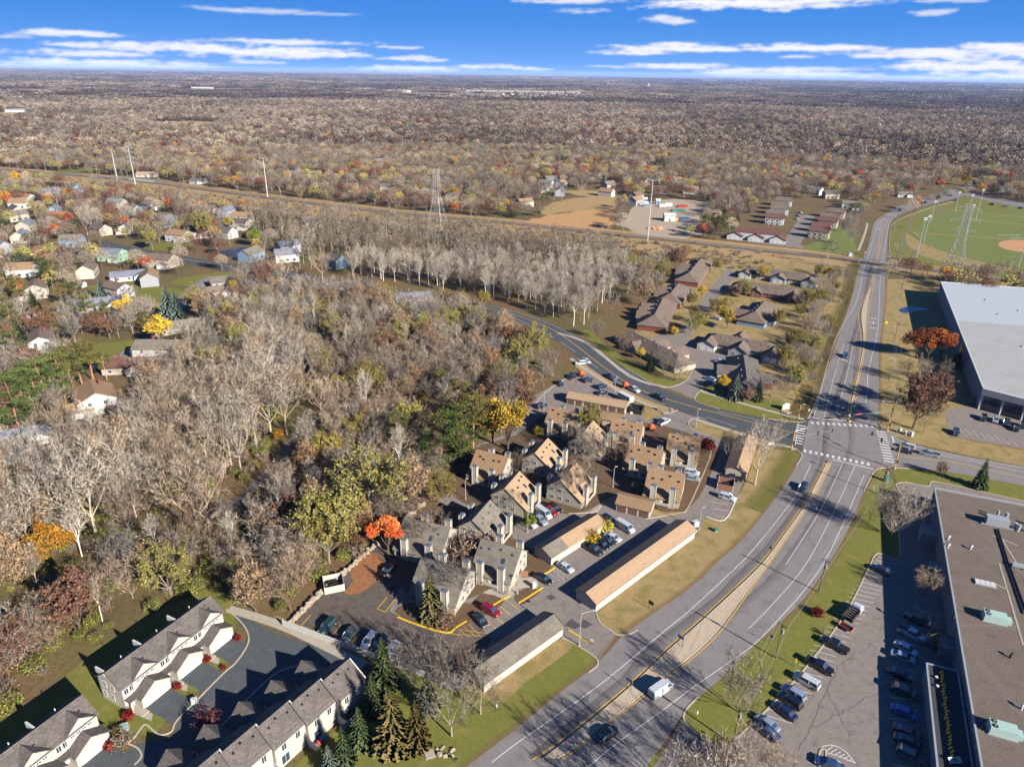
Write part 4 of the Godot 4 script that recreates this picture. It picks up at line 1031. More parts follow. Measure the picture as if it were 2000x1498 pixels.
func build_fourplexes() -> void:
	var g := "fourplex houses of the apartment court"
	# ridge ends, roof, which side faces the court, label
	var rows := [
		[xz(-6.6,-141.1), xz(2.6,-137.1), "grey", "grey roofed fourplex with sunlit cream gable and two front chimneys by the yellow kerb"],
		[xz(-20.1,-133.5), xz(-9.5,-129.2), "grey", "grey roofed fourplex behind the tall spruce with one white chimney"],
		[xz(-26.3,-149.8), xz(-14.8,-145.5), "grey", "grey roofed fourplex beside the bright orange maple"],
		[xz(-9.4,-148.9), xz(-5.4,-157.8), "grey", "grey roofed fourplex with its tan gable towards the dark bushes"],
		[xz(-1.5,-163.9), xz(2.4,-172.6), "tan", "tan roofed fourplex with its gable above the parked white van"],
		[xz(-10,-185), xz(-0.9,-180.9), "brown", "brown roofed fourplex under the big green pines"],
		[xz(7.1,-183.6), xz(11.2,-192.7), "tan", "tan roofed fourplex below the yellow tree"],
		[xz(13.8,-168.6), xz(18.7,-178), "tan", "tan roofed fourplex half hidden behind a wide bare tree"],
		[xz(13.2,-215.4), xz(22,-211.3), "brown", "brown roofed fourplex nearest the seven door garage"],
		[xz(21.6,-194.7), xz(26.3,-205.1), "tan", "tan roofed fourplex behind a sparse yellow tree"],
		[xz(33.1,-206.8), xz(42.2,-203.4), "brown", "brown roofed fourplex below the small doorless garage"],
		[xz(36.4,-190.2), xz(45.4,-186), "brown", "brown roofed fourplex with two tall chimneys above the dark court"],
		[xz(49.6,-197.3), xz(58.6,-194.2), "brown", "brown roofed fourplex striped by tree shadow at the upper entrance"],
		[xz(39.6,-175.9), xz(48.8,-172.5), "brown", "brown roofed fourplex behind the three door garage"],
	]
	var i := 0
	for q in rows:
		var facing: bool = absf((q[0] - q[1]).y) < absf((q[0] - q[1]).x)
		var l: float = q[0].distance_to(q[1])
		var roof: Material = M.grey_shingle if q[2] == "grey" else (M.tan_shingle if q[2] == "tan" else M.brown_shingle)
		var o := thing("fourplex_house", q[3], "house", (q[0] + q[1]) / 2, turn_of(q[0], q[1]), g)
		saltbox(o, l, 6.4, 2.4, 4.0, 4.4, 7.5, M.tan_siding if facing else M.taupe_siding, roof)
		footprints.append([(q[0] + q[1]) / 2, 7.5])
		for s in [-1.0, 1.0]:
			for x in [-0.27, 0.27]:
				chimney(o, v3(l * x + 0.3, 0, 6.6 if s > 0 else -4.4), 6.2 if s > 0 else 6.4, M.tan_siding if s > 0 else M.taupe_siding, Vector2(1.4, 1.0))
				window(o, v3(l * x - 1.7, 1.3, 6.4 if s > 0 else -4.0), 0 if s > 0 else 2, 1.3, 1.5)
			for x in [-2.4, 0.0, 2.4]:
				if x < 1.0: window(o, v3(s * l / 2, 4.1, x), 1 if s > 0 else 3, 1.0, 1.1)
				window(o, v3(s * l / 2, 1.6, x), 1 if s > 0 else 3, 1.0, 1.2)
		door(o, "door", v3(0, 0.1, 6.4), 0, 1.0, 2.1, M.white_door)
		door(o, "door", v3(0, 0.1, -4.0), 2, 1.0, 2.1, M.white_door)
		part("balcony_rail", box(v3(0.3, 1.0, 7.2), v3(l * 0.4, 0.9, 0.1)), M.tan_siding, o)
		vents(o, l, 12.8, 2.5, 7.6, 4, [1.0], M.iron if q[2] != "grey" else M.metal, 30 + i)
		if i % 2 == 0:
			part("skylight", box(v3(0, 0.1, 0), v3(0.7, 0.14, 1.3)), M.glass, o, Transform3D(Basis(Vector3.RIGHT, atan2(5.1, 6.4)), v3(l * 0.2, 5.3, 3.0)))
		i += 1

func garage(label: String, a: Vector2, b: Vector2, w: float, he: float, hr: float, roof: Material, doors: int, face: float, wall: Material, extra := 0.0) -> Node3D:
	var o := gable_house("garage_row", label, a, b, w, he, hr, wall, roof, "", "garage", extra)
	var l := a.distance_to(b) + extra
	for i in doors:
		door(o, "garage_door", v3(l * ((i + 0.5) / doors - 0.5), 0.05, face * w / 2), 0 if face > 0 else 2, l / doors * 0.8, 2.1, M.brown_door)
	return o

func build_garages() -> void:
	var o := garage("long tan roofed garage block beside the main road", xz(17.4,-127), xz(45.9,-155.2), 5.8, 2.5, 3.8, M.tan_shingle, 14, -1.0, M.cream_siding)
	part("fascia", box(v3(0, 2.42, 3.42), v3(41.0, 0.16, 0.08)), M.trim, o)
	o = garage("half grey half tan roofed garage between the two parking rows", xz(8.2,-143), xz(22.9,-157.5), 5.6, 2.5, 3.8, M.tan_shingle, 7, -1.0, M.cream_siding)
	var st := mb()
	for s in [-1.0, 1.0]:
		var sl := -1.3 / 2.8
		var x0 := -10.75
		var x1 := -4.3
		var a := v3(x0, 4.02, 0)
		var b := v3(x1, 4.02, 0)
		var c := v3(x1, 4.02 + sl * 3.23, 3.23 * s)
		var d := v3(x0, 4.02 + sl * 3.23, 3.23 * s)
		if s > 0: quad(st, a, b, c, d)
		else: quad(st, b, a, d, c)
	part("grey_roof_section", done(st), M.grey_shingle, o)
	o = garage("grey roofed garage behind bare trees at the entrance drive", xz(9.6,-119.6), xz(-6.6,-104), 5.8, 2.5, 3.8, M.grey_shingle, 8, 1.0, M.cream_siding)
	garage("small brown roofed garage with three brown doors", xz(30.3,-167.9), xz(38.8,-164.3), 6.0, 2.5, 3.6, M.brown_shingle, 3, 1.0, M.cream_siding)
	garage("tan roofed garage with seven brown doors below the side road", xz(21.2,-236.8), xz(41.2,-228.7), 6.0, 2.5, 3.6, M.tan_shingle, 7, 1.0, M.cream_siding)
	garage("small brown roofed garage without doors in view", xz(27.9,-221.6), xz(38.1,-217.9), 6.2, 2.5, 3.6, M.brown_shingle, 2, -1.0, M.tan_siding)
	garage("tan roofed garage behind the big bare tree by the crossing", xz(67.2,-183.6), xz(76.8,-204.5), 6.0, 2.5, 3.8, M.tan_shingle, 7, -1.0, M.tan_siding)

# one dwelling of the cream townhouse row; x from 0 to 7.75, front towards +z
func townhouse_unit(o: Node3D, x0: float, first: bool, depth: float, hr: float) -> void:
	var z := depth / 2
	# cross gable above the first floor
	var cw := 5.4
	var cx := x0 + 4.75
	var t := turned(PI / 2, v3(cx, 0, z * 0.5 + 0.05))
	part("cross_gable", gable_walls(z + 0.3, cw, 5.6, 7.7), M.cream_siding, o, t)
	part("cross_roof", gable_roof(z + 0.2, cw, 5.6, 7.7, 0.35), M.dark_shingle, o, t)
	# garage in front, its gable towards the court
	var gw := 6.0
	var gx := x0 + 4.75
	var gt := turned(PI / 2, v3(gx, 0, z + 1.25))
	part("garage_wall", gable_walls(2.3, gw, 2.7, 4.5), M.cream_siding, o, gt)
	part("garage_roof", gable_roof(2.3, gw, 2.7, 4.5, 0.35), M.dark_shingle, o, gt)
	part("porch_roof", box(v3(x0 + 1.1, 2.75, z + 0.8), v3(2.2, 0.16, 1.7)), M.dark_shingle, o)
	part("porch_post", box(v3(x0 + 0.3, 1.35, z + 1.5), v3(0.3, 2.7, 0.3)), M.trim, o)
	door(o, "garage_door", v3(gx, 0.05, z + 2.4), 0, 4.9, 2.2, M.white_door)
	door(o, "door", v3(x0 + 1.2, 0.1, z), 0, 1.0, 2.1, M.white_door)
	part("porch_step", box(v3(x0 + 1.2, 0.12, z + 2.0), v3(1.5, 0.24, 3.4)), M.concrete, o)
	window(o, v3(x0 + 0.75, 4.3, z), 0, 0.8, 1.2)
	window(o, v3(x0 + 1.85, 4.3, z + 0.0), 0, 0.8, 1.2)
	for k in 4:
		window(o, v3(x0 + 3.2 + k * 1.0, 4.9, z + 0.2), 0, 0.7, 0.35)
	var disc := mb()
	tube(disc, v3(0, 0, 0), v3(0, 0, 0.1), 0.4, 0.4, 12, true)
	var dm := done(disc)
	part("gable_vent", dm, M.trim, o, moved(v3(cx, 6.5, z + 0.2)))
	part("gable_vent", dm, M.trim, o, moved(v3(gx, 3.6, z + 2.42)))
	for k in 2:
		part("roof_vent", box(v3(0, 0.2, 0), v3(0.4, 0.3, 0.4)), M.black, o, moved(v3(cx + 1.0 + k * 0.3, 7.25 - k * 0.5, z * 0.2 + k * 0.9)))
	part("vent_pipe", box(v3(x0 + 4.0, 7.4, -1.6), v3(0.16, 0.9, 0.16)), M.trim, o)
	# stub wall that rises above the roof between dwellings at the back
	part("party_wall", box(v3(x0 + 0.05, 7.2, -2.1), v3(0.3, 1.2, 2.4)), M.trim, o)

func build_townhouses() -> void:
	var d := Vector2(0.46, -0.888)
	for q in [["cream townhouse row with three white garage doors", xz(-74,-98), 3], ["cream townhouse row cut off at the bottom left corner", xz(-75.6,-92.5) - d * 15.5, 2]]:
		var a: Vector2 = q[1]
		var n: int = q[2]
		var l := 7.75 * n
		var o := thing("townhouse_row", q[0], "townhouse", a, turn_of(Vector2.ZERO, d))
		var mid := moved(v3(l / 2, 0, 0))
		part("wall", gable_walls(l, 6.8, 5.6, 8.0), M.cream_siding, o, mid)
		part("roof", gable_roof(l, 6.8, 5.6, 8.0, 0.35), M.dark_shingle, o, mid)
		for k in n: townhouse_unit(o, k * 7.75, k == 0, 6.8, 8.0)
		for y in [1.8, 4.4]:
			for z in [-1.6, 0.6]:
				window(o, v3(0, y, z + (0.0 if y > 3 else -0.6)), 3, 0.9, 1.3)
				window(o, v3(l, y, z), 1, 0.9, 1.3)
		footprints.append([a + d * l / 2, l / 2 + 2.0])
		footprints.append([a + d * l * 0.85, 7.0])
		# driveways and lawns in front of the doors
		for k in n:
			var gx := k * 7.75 + 4.75
			var side := Vector2(-d.y, d.x)
			var p0 := a + d * gx + side * 5.75
			var st := mb()
			var c := [p0 - d * 2.7, p0 + d * 2.7, p0 + d * 2.7 + side * 8.4, p0 - d * 2.7 + side * 8.4]
			sheet("driveway", "sealed driveway before the %s garage door of the %s" % [["first", "second", "third"][k], q[0].substr(6, 40)], PackedVector2Array(c), 0.07, M.sealed)
			var w0 := p0 - d * 3.9 - side * 0.6
			sheet("front_walk", "concrete walk to the %s porch of the %s" % [["first", "second", "third"][k], q[0].substr(6, 40)], PackedVector2Array([w0 - d * 0.6, w0 + d * 0.8, w0 + d * 1.0 + side * 3.0, w0 - d * 0.2 + side * 4.2]), 0.066, M.concrete)
	# the row that turns its back to the spruces, each dwelling set back a little from the next
	var u := Vector2(-0.545, 0.838)
	var back := Vector2(-u.y, u.x)   # towards the drive court
	var start := xz(-30.2,-101.9)
	var row := thing("townhouse_row", "cream townhouse row turned away with a stepped grey roof by the spruces", "townhouse", start, turn_of(Vector2.ZERO, u))
	for k in 5:
		var at := v3(k * 6.5 + 3.25, 0, -1.0 * k * 0.0 + 0.85 * k)
		var hr := 8.0
		part("wall", gable_walls(6.5, 7.6, 5.4, hr), M.cream_siding, row, moved(at + v3(0, -0.02 * k, 0)))
		part("roof", gable_roof(6.5, 7.6, 5.4, hr, 0.2), M.dark_shingle, row, moved(at + v3(0, -0.02 * k, 0)))
		part("roof_edge", box(Vector3.ZERO, v3(0.16, 0.3, 4.7)), M.trim, row, Transform3D(Basis(Vector3.RIGHT, -0.60), at + v3(-3.4, 6.95, -2.1)))
		var gt := turned(PI / 2, at + v3(0.4, 0, 6.2))
		part("garage_wall", gable_walls(5.4, 5.0, 3.2, 5.6), M.cream_siding, row, gt)
		part("garage_roof", gable_roof(5.4, 5.0, 3.2, 5.6, 0.35), M.dark_shingle, row, gt)
		for x in [-1.6, 1.4]:
			window(row, at + v3(x, 4.2, -3.8), 2, 0.9, 1.4)
		window(row, at + v3(1.4, 1.5, -3.8), 2, 1.6, 1.9)
		for x in [-2.0, 0.2, 1.9]:
			part("roof_vent", box(v3(0, 0.2, 0), v3(0.4, 0.34, 0.4)), M.black, row, moved(at + v3(x, 7.5 - absf(x) * 0.2, -0.6 - absf(x) * 0.25)))
		part("patio_screen", box(v3(-3.2, 0.9, -5.2), v3(0.12, 1.8, 2.6)), M.trim, row, moved(at))
		footprints.append([start + u * (at.x) + back * at.z, 6.5])

func hip_house(called: String, label: String, a: Vector2, b: Vector2, w: float, he: float, hr: float, wall: Material, roof: Material, group: String, ends := 5.0) -> Node3D:
	var l := a.distance_to(b) + ends * 2.0
	var c := (a + b) / 2
	var o := thing(called, label, "house", c, turn_of(a, b), group)
	part("wall", box(v3(0, he / 2 - 0.05, 0), v3(l, he - 0.1, w)), wall, o)
	part("roof", hip_roof(l, w, he, hr, ends), roof, o)
	for s in [-1.0, 1.0]:
		for k in int(l / 4.0):
			window(o, v3((k + 0.5) * 4.0 - l / 2, 1.6, s * w / 2), 0 if s > 0 else 2, 1.4, 1.2)
	vents(o, maxf(l - ends * 2.0, 3.0), w, he, hr, 4, [1.0, -1.0], M.zinc, int(absf(a.x * 7.0)))
	footprints.append([c, maxf(l * 0.42, w * 0.5)])
	footprints.append([c + (a - b).normalized() * l * 0.3, w * 0.5 + 1.0])
	footprints.append([c - (a - b).normalized() * l * 0.3, w * 0.5 + 1.0])
	return o

# a gabled wing that pokes out of a house; given in the house's own axes
func wing(o: Node3D, x: float, z: float, face: float, l: float, w: float, he: float, hr: float, wall: Material, roof: Material, garage_doors := 0) -> void:
	var t := turned(-PI / 2 * face, v3(x, 0, z))
	part("wing_wall", gable_walls(l, w, he, hr), wall, o, t)
	part("wing_roof", gable_roof(l, w, he, hr, 0.5), roof, o, t)
	var end := z + face * l / 2
	var f := 0 if face > 0 else 2
	if garage_doors:
		for k in garage_doors:
			door(o, "garage_door", v3(x + (k - (garage_doors - 1) / 2.0) * 3.0, 0.05, end), f, 2.5, 2.2, M.white_door)
	else:
		for k in [-1.0, 1.0]:
			window(o, v3(x + k * w * 0.22, 1.6, end), f, 0.9, 1.4)

func build_brick_homes() -> void:
	var g := "brick retirement homes along the drive"
	var r: Material = M.taupe_shingle
	var o := hip_house("brick_home", "long taupe roofed home nearest the railway at the drive end", xz(116,-435), xz(101,-400), 13.0, 2.9, 6.5, M.red_brick, r, g, 6.5)
	for x in [-6.0, 1.0, 8.0]: wing(o, x, 6.0, 1.0, 6.0, 6.0, 2.9, 5.2, M.white_siding, r)
	o = hip_house("brick_home", "middle taupe roofed home of the three along the drive", xz(90,-377), xz(82,-358), 13.0, 2.9, 6.4, M.red_brick, r, g, 6.0)
	for x in [-4.0, 4.0]: wing(o, x, 6.0, 1.0, 6.0, 6.0, 2.9, 5.2, M.white_siding, r)
	o = hip_house("brick_home", "lowest taupe roofed home of the three with red brick end", xz(76,-348), xz(67,-321), 13.5, 2.9, 6.5, M.red_brick, r, g, 6.5)
	for x in [-7.0, 0.0, 7.0]: wing(o, x, 6.0, 1.0, 6.0, 6.0, 2.9, 5.2, M.white_siding, r)
	o = hip_house("brick_home", "long dark roofed home parallel to the side road", xz(53,-299), xz(67.9,-271.2), 11.0, 2.8, 5.6, M.tan_siding, r, g, 5.0)
	wing(o, -3.0, -6.0, -1.0, 6.0, 7.0, 2.8, 4.8, M.tan_siding, r, 2)
	wing(o, 8.0, -6.5, -1.0, 7.0, 7.0, 2.8, 4.8, M.tan_siding, r, 2)
	wing(o, -6.0, 5.0, 1.0, 4.0, 6.0, 2.8, 5.0, M.tan_siding, r)
	o = hip_house("brick_home", "pale walled home with white garage gables across the drive loop", xz(91,-298), xz(110,-287), 11.0, 2.8, 5.6, M.grey_siding, r, g, 5.0)
	wing(o, -13.0, 6.0, 1.0, 8.0, 7.5, 2.8, 4.8, M.white_siding, r, 2)
	wing(o, 1.0, 7.0, 1.0, 8.0, 8.0, 2.8, 5.2, M.grey_siding, r)
	wing(o, 14.0, 5.0, 1.0, 8.0, 7.5, 2.8, 4.8, M.grey_siding, r, 2)
	wing(o, -2.0, -6.0, -1.0, 6.0, 8.0, 2.8, 5.6, M.grey_siding, r)
	o = hip_house("brick_home", "dark roofed home behind the blue spruce by the side road", xz(94.4,-270.8), xz(88.2,-245.1), 12.0, 2.8, 6.2, M.red_brick, M.dark_shingle, g, 4.0)
	wing(o, -2.0, 6.5, 1.0, 7.0, 7.0, 2.8, 5.0, M.tan_siding, M.dark_shingle)
	wing(o, 3.0, -6.5, -1.0, 7.0, 7.0, 2.8, 5.0, M.red_brick, M.dark_shingle)
	o = hip_house("brick_home", "taupe roofed home with teal front gables", xz(127,-346), xz(117,-329), 13.0, 2.8, 6.2, M.blue_siding, r, g, 6.0)
	wing(o, 5.0, -6.0, -1.0, 7.0, 8.0, 2.8, 5.0, M.blue_siding, r)
	wing(o, 6.0, 6.0, 1.0, 6.0, 7.0, 2.8, 5.0, M.blue_siding, r)
	o = hip_house("brick_home", "long brown roofed home with red brick gables", xz(127,-385), xz(151,-373), 13.0, 2.8, 6.0, M.red_brick, r, g, 5.0)
	wing(o, 15.0, 6.0, 1.0, 7.0, 8.0, 2.8, 5.0, M.red_brick, r)
	wing(o, -4.0, 6.0, 1.0, 5.0, 6.0, 2.8, 4.8, M.red_brick, r)
	o = hip_house("brick_home", "long brown roofed home with white gables nearest the railway corner", xz(144,-419), xz(169,-405), 11.0, 2.8, 5.8, M.tan_siding, r, g, 5.0)
	wing(o, -17.0, 6.0, 1.0, 7.0, 7.0, 2.8, 4.8, M.white_siding, r, 2)
	wing(o, 2.0, 6.0, 1.0, 7.0, 8.0, 2.8, 5.0, M.blue_siding, r, 2)
	wing(o, 19.0, 6.5, 1.0, 8.0, 8.0, 2.8, 5.0, M.white_siding, r, 2)
	# condos beyond the railway
	var c := "maroon roofed condos beyond the railway"
	o = gable_house("condo", "maroon roofed condo block with three white garage gables facing the railway", xz(168,-531), xz(194,-520), 12.0, 5.4, 8.0, M.white_siding, M.maroon_shingle, c, "condo", 2.0)
	for k in 3: wing(o, -16.0 + k * 15.0, 8.0, 1.0, 6.0, 11.0, 2.8, 5.4, M.white_siding, M.maroon_shingle, 2)
	var rows := [[xz(213,-586), xz(251,-675), 5, "west"], [xz(229,-534), xz(276,-618), 5, "east"]]
	for q in rows:
		for k in q[2]:
			var p: Vector2 = q[0].lerp(q[1], k / float(q[2] - 1))
			var nx: Vector2 = (q[1] - q[0]).normalized()
			var side := Vector2(-nx.y, nx.x)
			var e := gable_house("condo", "condo with a stepped roof, %s along the %s row" % [["first from the railway", "second from the railway", "middle one", "fourth from the railway", "farthest one"][k], q[3]], p - side * (7.0 + k % 2 * 2.0), p + side * (7.0 - k % 2 * 2.0), 9.6, 5.4 - k % 2 * 0.9, 8.2 - k % 2 * 0.9, M.white_siding if q[3] == "west" else M.tan_siding, M.maroon_shingle if k == 0 or (q[3] == "east" and k < 3) else M.taupe_shingle, c, "condo")
			for y in [1.6, 4.2]:
				for x in [-4.0, 0.0, 4.0]: window(e, v3(x, y, 5.5), 0, 1.2, 1.2)
			window(e, v3(7.0, 4.0, 1.5), 1)
			window(e, v3(-7.0, 4.0, 1.5), 3)

# a flat roofed block over an outline, with a parapet round it
func flat_block(o: Node3D, pts: PackedVector2Array, h: float, wall: Material, roof: Material, cap: Material, rise := 0.5) -> void:
	var st := mb()
	var n := pts.size()
	var area := 0.0
	for i in n: area += pts[i].cross(pts[(i + 1) % n])
	var loop := pts.duplicate()
	if area < 0.0: loop.reverse()
	for i in n:
		var a := loop[i]
		var b := loop[(i + 1) % n]
		quad(st, v3(b.x, h, b.y), v3(a.x, h, a.y), v3(a.x, 0, a.y), v3(b.x, 0, b.y))
	part("wall", done(st), wall, o)
	part("roof", sheet_mesh(pts, h), roof, o)
	var ring := loop.duplicate()
	ring.append(loop[0])
	for i in n:
		var a := ring[i]
		var b := ring[i + 1]
		part("parapet", kerb_mesh(PackedVector2Array([a, b]), 0.35, h + 0.002, h + rise + 0.003 * i), cap, o)

func build_big_buildings() -> void:
	# brown gravel roof office block; its roof stands 6 m up
	var o := thing("office_block", "long office block with brown gravel flat roof and shaded grey wall", "building", Vector2.ZERO)
	var nw := xz(117.6,-169.3)
	var sw := xz(78.5,-82.6)
	var dn := (xz(137.1,-161.4) - nw).normalized()
	var ds := (sw - nw).normalized()
	var pts := PackedVector2Array([nw, nw + dn * 90.0, nw + dn * 90.0 + ds * 130.0, nw + ds * 130.0])
	flat_block(o, pts, 6.0, M.grey_wall, M.gravel_roof, M.zinc)
	bare.append(pts)
	var st := mb()
	var wall_n := Vector2(ds.y, -ds.x)
	if wall_n.x > 0: wall_n = -wall_n
	for i in 60:
		var c := nw + ds * (1.0 + i * 2.1) + wall_n * 0.06
		bx(st, v3(c.x, 2.95, c.y), v3(0.16, 5.9, 0.16))
	var ribs := part("wall_rib", done(st), M.grey_wall, o)
	ribs.set_meta("kind", "stuff")
	for k in [[18.0, 3.6, 5.0, 3.4], [33.0, 2.4, 3.4, 2.8], [62.0, 2.6, 3.4, 3.6]]:
		var c: Vector2 = nw + ds * k[0] + wall_n * (k[1] / 2)
		part("entrance_bay", box(v3(0, k[3] / 2, 0), v3(k[2], k[3], k[1])), M.grey_wall, o, turned(turn_of(Vector2.ZERO, ds), v3(c.x, 0, c.y)))
	# seams of the roof, pale strips a little proud of the gravel
	for s in [[xz(122.5,-148.6), xz(118.9,-134.9)], [xz(120.4,-147.9), xz(124.2,-143.6)], [xz(115.3,-136.7), xz(103.7,-110.4)], [xz(109.7,-129.3), xz(111.1,-127.2)]]:
		part("roof_seam", kerb_mesh(PackedVector2Array(s), 0.35, 6.0, 6.05), M.concrete, o)
	for s in [[xz(122.9,-150.4), xz(116.9,-136.7)], [xz(123.6,-150.4), xz(117.5,-136.8)], [xz(117,-137.1), xz(109.6,-119.4)], [xz(117.7,-137.1), xz(110.7,-120)]]:
		part("roof_pipe", pipe(v3(s[0].x, 6.15, s[0].y), v3(s[1].x, 6.15, s[1].y), 0.12, 0.12, 6), M.iron, o)
	var annex := thing("office_annex", "low dark roofed annex with yellow edge markers against the office block", "building", Vector2.ZERO)
	var a0 := xz(83,-107.1)
	var a1 := xz(88.4,-105)
	var a2 := nw + ds * 130.0
	var off := (a1 - a0)
	var apts := PackedVector2Array([a0, a0 + off.normalized() * 5.4, a0 + off.normalized() * 5.4 + ds * 60.0, a0 + ds * 60.0])
	flat_block(annex, apts, 4.0, M.grey_wall, M.dark_roof, M.zinc, 0.14)
	bare.append(apts)
	for i in 26:
		var c := a0 + off.normalized() * 2.4 + ds * (1.6 + i * 0.85)
		part("edge_marker", box(v3(0, 0.12, 0), v3(0.8, 0.34, 0.24)), M.marker, annex, turned(0.5 + 0.2 * sin(i * 3.0), v3(c.x + 0.15 * sin(i * 1.7), 4.0, c.y)))
	var plate := part("roof_sign", box(v3(0, 0.5, 0), v3(2.2, 1.0, 0.1)), M.white_paint, annex, Transform3D(Basis(Vector3.UP, 0.1) * Basis(Vector3.RIGHT, -1.0), v3((xz(76.1,-84.7)).x, 4.1, (xz(76.1,-84.7)).y)))
	var tm := TextMesh.new()
	tm.text = "66"
	tm.font_size = 64
	tm.pixel_size = 0.013
	tm.depth = 0.03
	part("number", tm, M.black, plate, moved(v3(0, 0.5, 0.06)))
	for q in [[xz(82.9,-103.4)], [xz(81.9,-101.2)]]:
		part("roof_vent", pipe(v3(q[0].x, 4.0, q[0].y), v3(q[0].x, 4.4, q[0].y), 0.3, 0.3, 10), M.enamel, annex)
	part("vent_hood", pipe(v3((xz(83.9,-95.8)).x, 4.0, (xz(83.9,-95.8)).y), v3((xz(83.9,-95.8)).x, 4.7, (xz(83.9,-95.8)).y), 0.3, 0.2, 8), M.green_metal, annex)
	# roof machines
	for q in [[xz(102.1,-117.4), "mint green rooftop air unit with two fans, upper one"], [xz(86.1,-89.3), "mint green rooftop air unit with two fans, lower one"]]:
		var u := thing("rooftop_air_unit", q[1], "air unit", q[0], turn_of(Vector2.ZERO, dn), "mint air units on the office roof", 6.0)
		part("casing", box(v3(0, 0.95, 0), v3(4.2, 1.5, 2.2)), M.mint_metal, u)
		part("curb_frame", box(v3(0, 0.1, 0), v3(4.6, 0.2, 2.6)), M.zinc, u)
		part("hood", box(v3(2.5, 0.8, 0.2), v3(0.8, 1.0, 1.6)), M.mint_metal, u)
		for k in [-0.55, 0.55]:
			var fan := part("fan", pipe(v3(-1.4, 1.7, k), v3(-1.4, 1.78, k), 0.45, 0.45, 14), M.iron, u)
			part("fan_hub", pipe(v3(-1.4, 1.78, k), v3(-1.4, 1.83, k), 0.14, 0.1, 8), M.mint_metal, fan)
	var sk := thing("skylight", "pale double skylight on the brown gravel roof", "skylight", xz(107.3,-129.1), turn_of(Vector2.ZERO, dn), "", 6.0)
	part("skylight_curb", box(v3(0, 0.12, 0), v3(4.2, 0.24, 1.9)), M.zinc, sk)
	for k in 4: part("dome", box(v3(-1.5 + k * 1.0, 0.3, 0), v3(0.92, 0.2, 1.6)), M.enamel, sk)
	var mk := thing("rooftop_air_unit", "large grey rooftop unit with fat ducts near the roof corner", "air unit", xz(124.7,-152.2), turn_of(Vector2.ZERO, dn), "", 6.0)
	part("casing", box(v3(-0.5, 1.3, 0), v3(5.0, 1.8, 2.2)), M.zinc, mk)
	part("skid", box(v3(0, 0.2, 0), v3(8.0, 0.3, 0.3)), M.zinc, mk)
	part("skid", box(v3(0, 0.2, 1.0), v3(8.0, 0.3, 0.3)), M.zinc, mk)
	for q in [[1.6, -2.2, 2.8], [3.2, 0.4, 2.0], [3.9, 1.0, 1.8], [7.0, 0.9, 2.2]]:
		part("duct", pipe(v3(q[0], 0.0, q[1]), v3(q[0] + 0.2, q[2], q[1]), 0.45, 0.4, 10), M.zinc, mk)
	part("stack", pipe(v3(0.4, 0, -4.2), v3(0.4, 2.0, -4.2), 0.3, 0.3, 10), M.zinc, mk)
	part("stack", pipe(v3(7.5, 0, -3.0), v3(7.5, 1.4, -3.0), 0.45, 0.45, 10), M.zinc, mk)
	for q in [[xz(108.2,-145.7), "white bent exhaust pipe near the roof edge"], [xz(106.3,-142.4), "short white exhaust elbow behind the roof edge"], [xz(111.5,-141.9), "low white roof vent in the middle of the gravel"], [xz(93.3,-117.3), "small dark vent on the roof edge"], [xz(92.9,-94.5), "small pale vent box at the roof margin"], [xz(98.8,-106.9), "thin dark stack on the gravel roof"]]:
		var v := thing("roof_vent", q[1], "vent", q[0], 0.4, "", 6.0)
		part("pipe", pipe(Vector3.ZERO, v3(0, 0.7, 0), 0.25, 0.22, 8), M.enamel if not q[1].contains("dark") else M.iron, v)
		part("elbow", pipe(v3(0, 0.7, 0), v3(0.5, 0.95, 0), 0.24, 0.26, 8), M.enamel if not q[1].contains("dark") else M.iron, v)
	var rk := thing("rooftop_pipe_rack", "grey pipe rack and ducts at the right roof margin", "pipes", xz(119.3,-134.9), turn_of(Vector2.ZERO, dn), "", 6.0)
	part("duct", box(v3(0, 0.6, 0), v3(4.0, 0.7, 1.0)), M.zinc, rk)
	for k in 3: part("leg", box(v3(-1.6 + k * 1.6, 0.15, 0), v3(0.2, 0.3, 1.2)), M.iron, rk)
	# pale warehouse
	var wh := thing("warehouse", "huge pale grey flat roofed warehouse with white entrance columns", "warehouse", Vector2.ZERO)
	var c0 := xz(235,-381)
	var c1 := xz(170.4,-235.5)
	var e := (xz(274,-371) - c0).normalized()
	var e2 := (xz(179.5,-227) - c1).normalized()
	var wp := PackedVector2Array([c0, c0 + e * 190.0, c1 + e2 * 150.0, c1])
	flat_block(wh, wp, 8.0, M.grey_wall, M.pale_roof, M.enamel, 0.4)
	bare.append(wp)
	var low := (c1 - c0).normalized()
	part("pale_roof_section", sheet_mesh(PackedVector2Array([c0 + e * 0.4 + low * 0.4, c0 + e * 189.0, c0.lerp(c1, 0.46) + e * 170.0, c0.lerp(c1, 0.46) + e * 0.4]), 8.012), M.new_roof, wh)
	for k in 5:
		var p0: Vector2 = c0.lerp(c1, 0.2 + k * 0.19)
		part("roof_seam", kerb_mesh(PackedVector2Array([p0 + e * 1.0, p0 + e * 120.0]), 0.16, 8.0, 8.07), M.zinc, wh)
	for q in [[0.3, 30.0], [0.6, 46.0], [0.66, 22.0], [0.46, 60.0], [0.8, 38.0], [0.86, 60.0], [0.2, 18.0], [0.36, 20.0], [0.92, 26.0], [0.7, 64.0]]:
		var p1: Vector2 = c0.lerp(c1, q[0]) + e * q[1]
		part("roof_vent", box(v3(p1.x, 8.25, p1.y), v3(0.9, 0.5, 0.9)), M.zinc, wh)
	for q in [0.55, 0.86]:
		var p2: Vector2 = c0.lerp(c1, q) + low.rotated(PI / 2) * -0.4
		part("wall_lamp_arm", box(v3(p2.x - 1.2, 6.6, p2.y), v3(2.6, 0.2, 0.3)), M.enamel, wh)
	# white entrance front with columns
	var n := (c1 - c0).normalized()
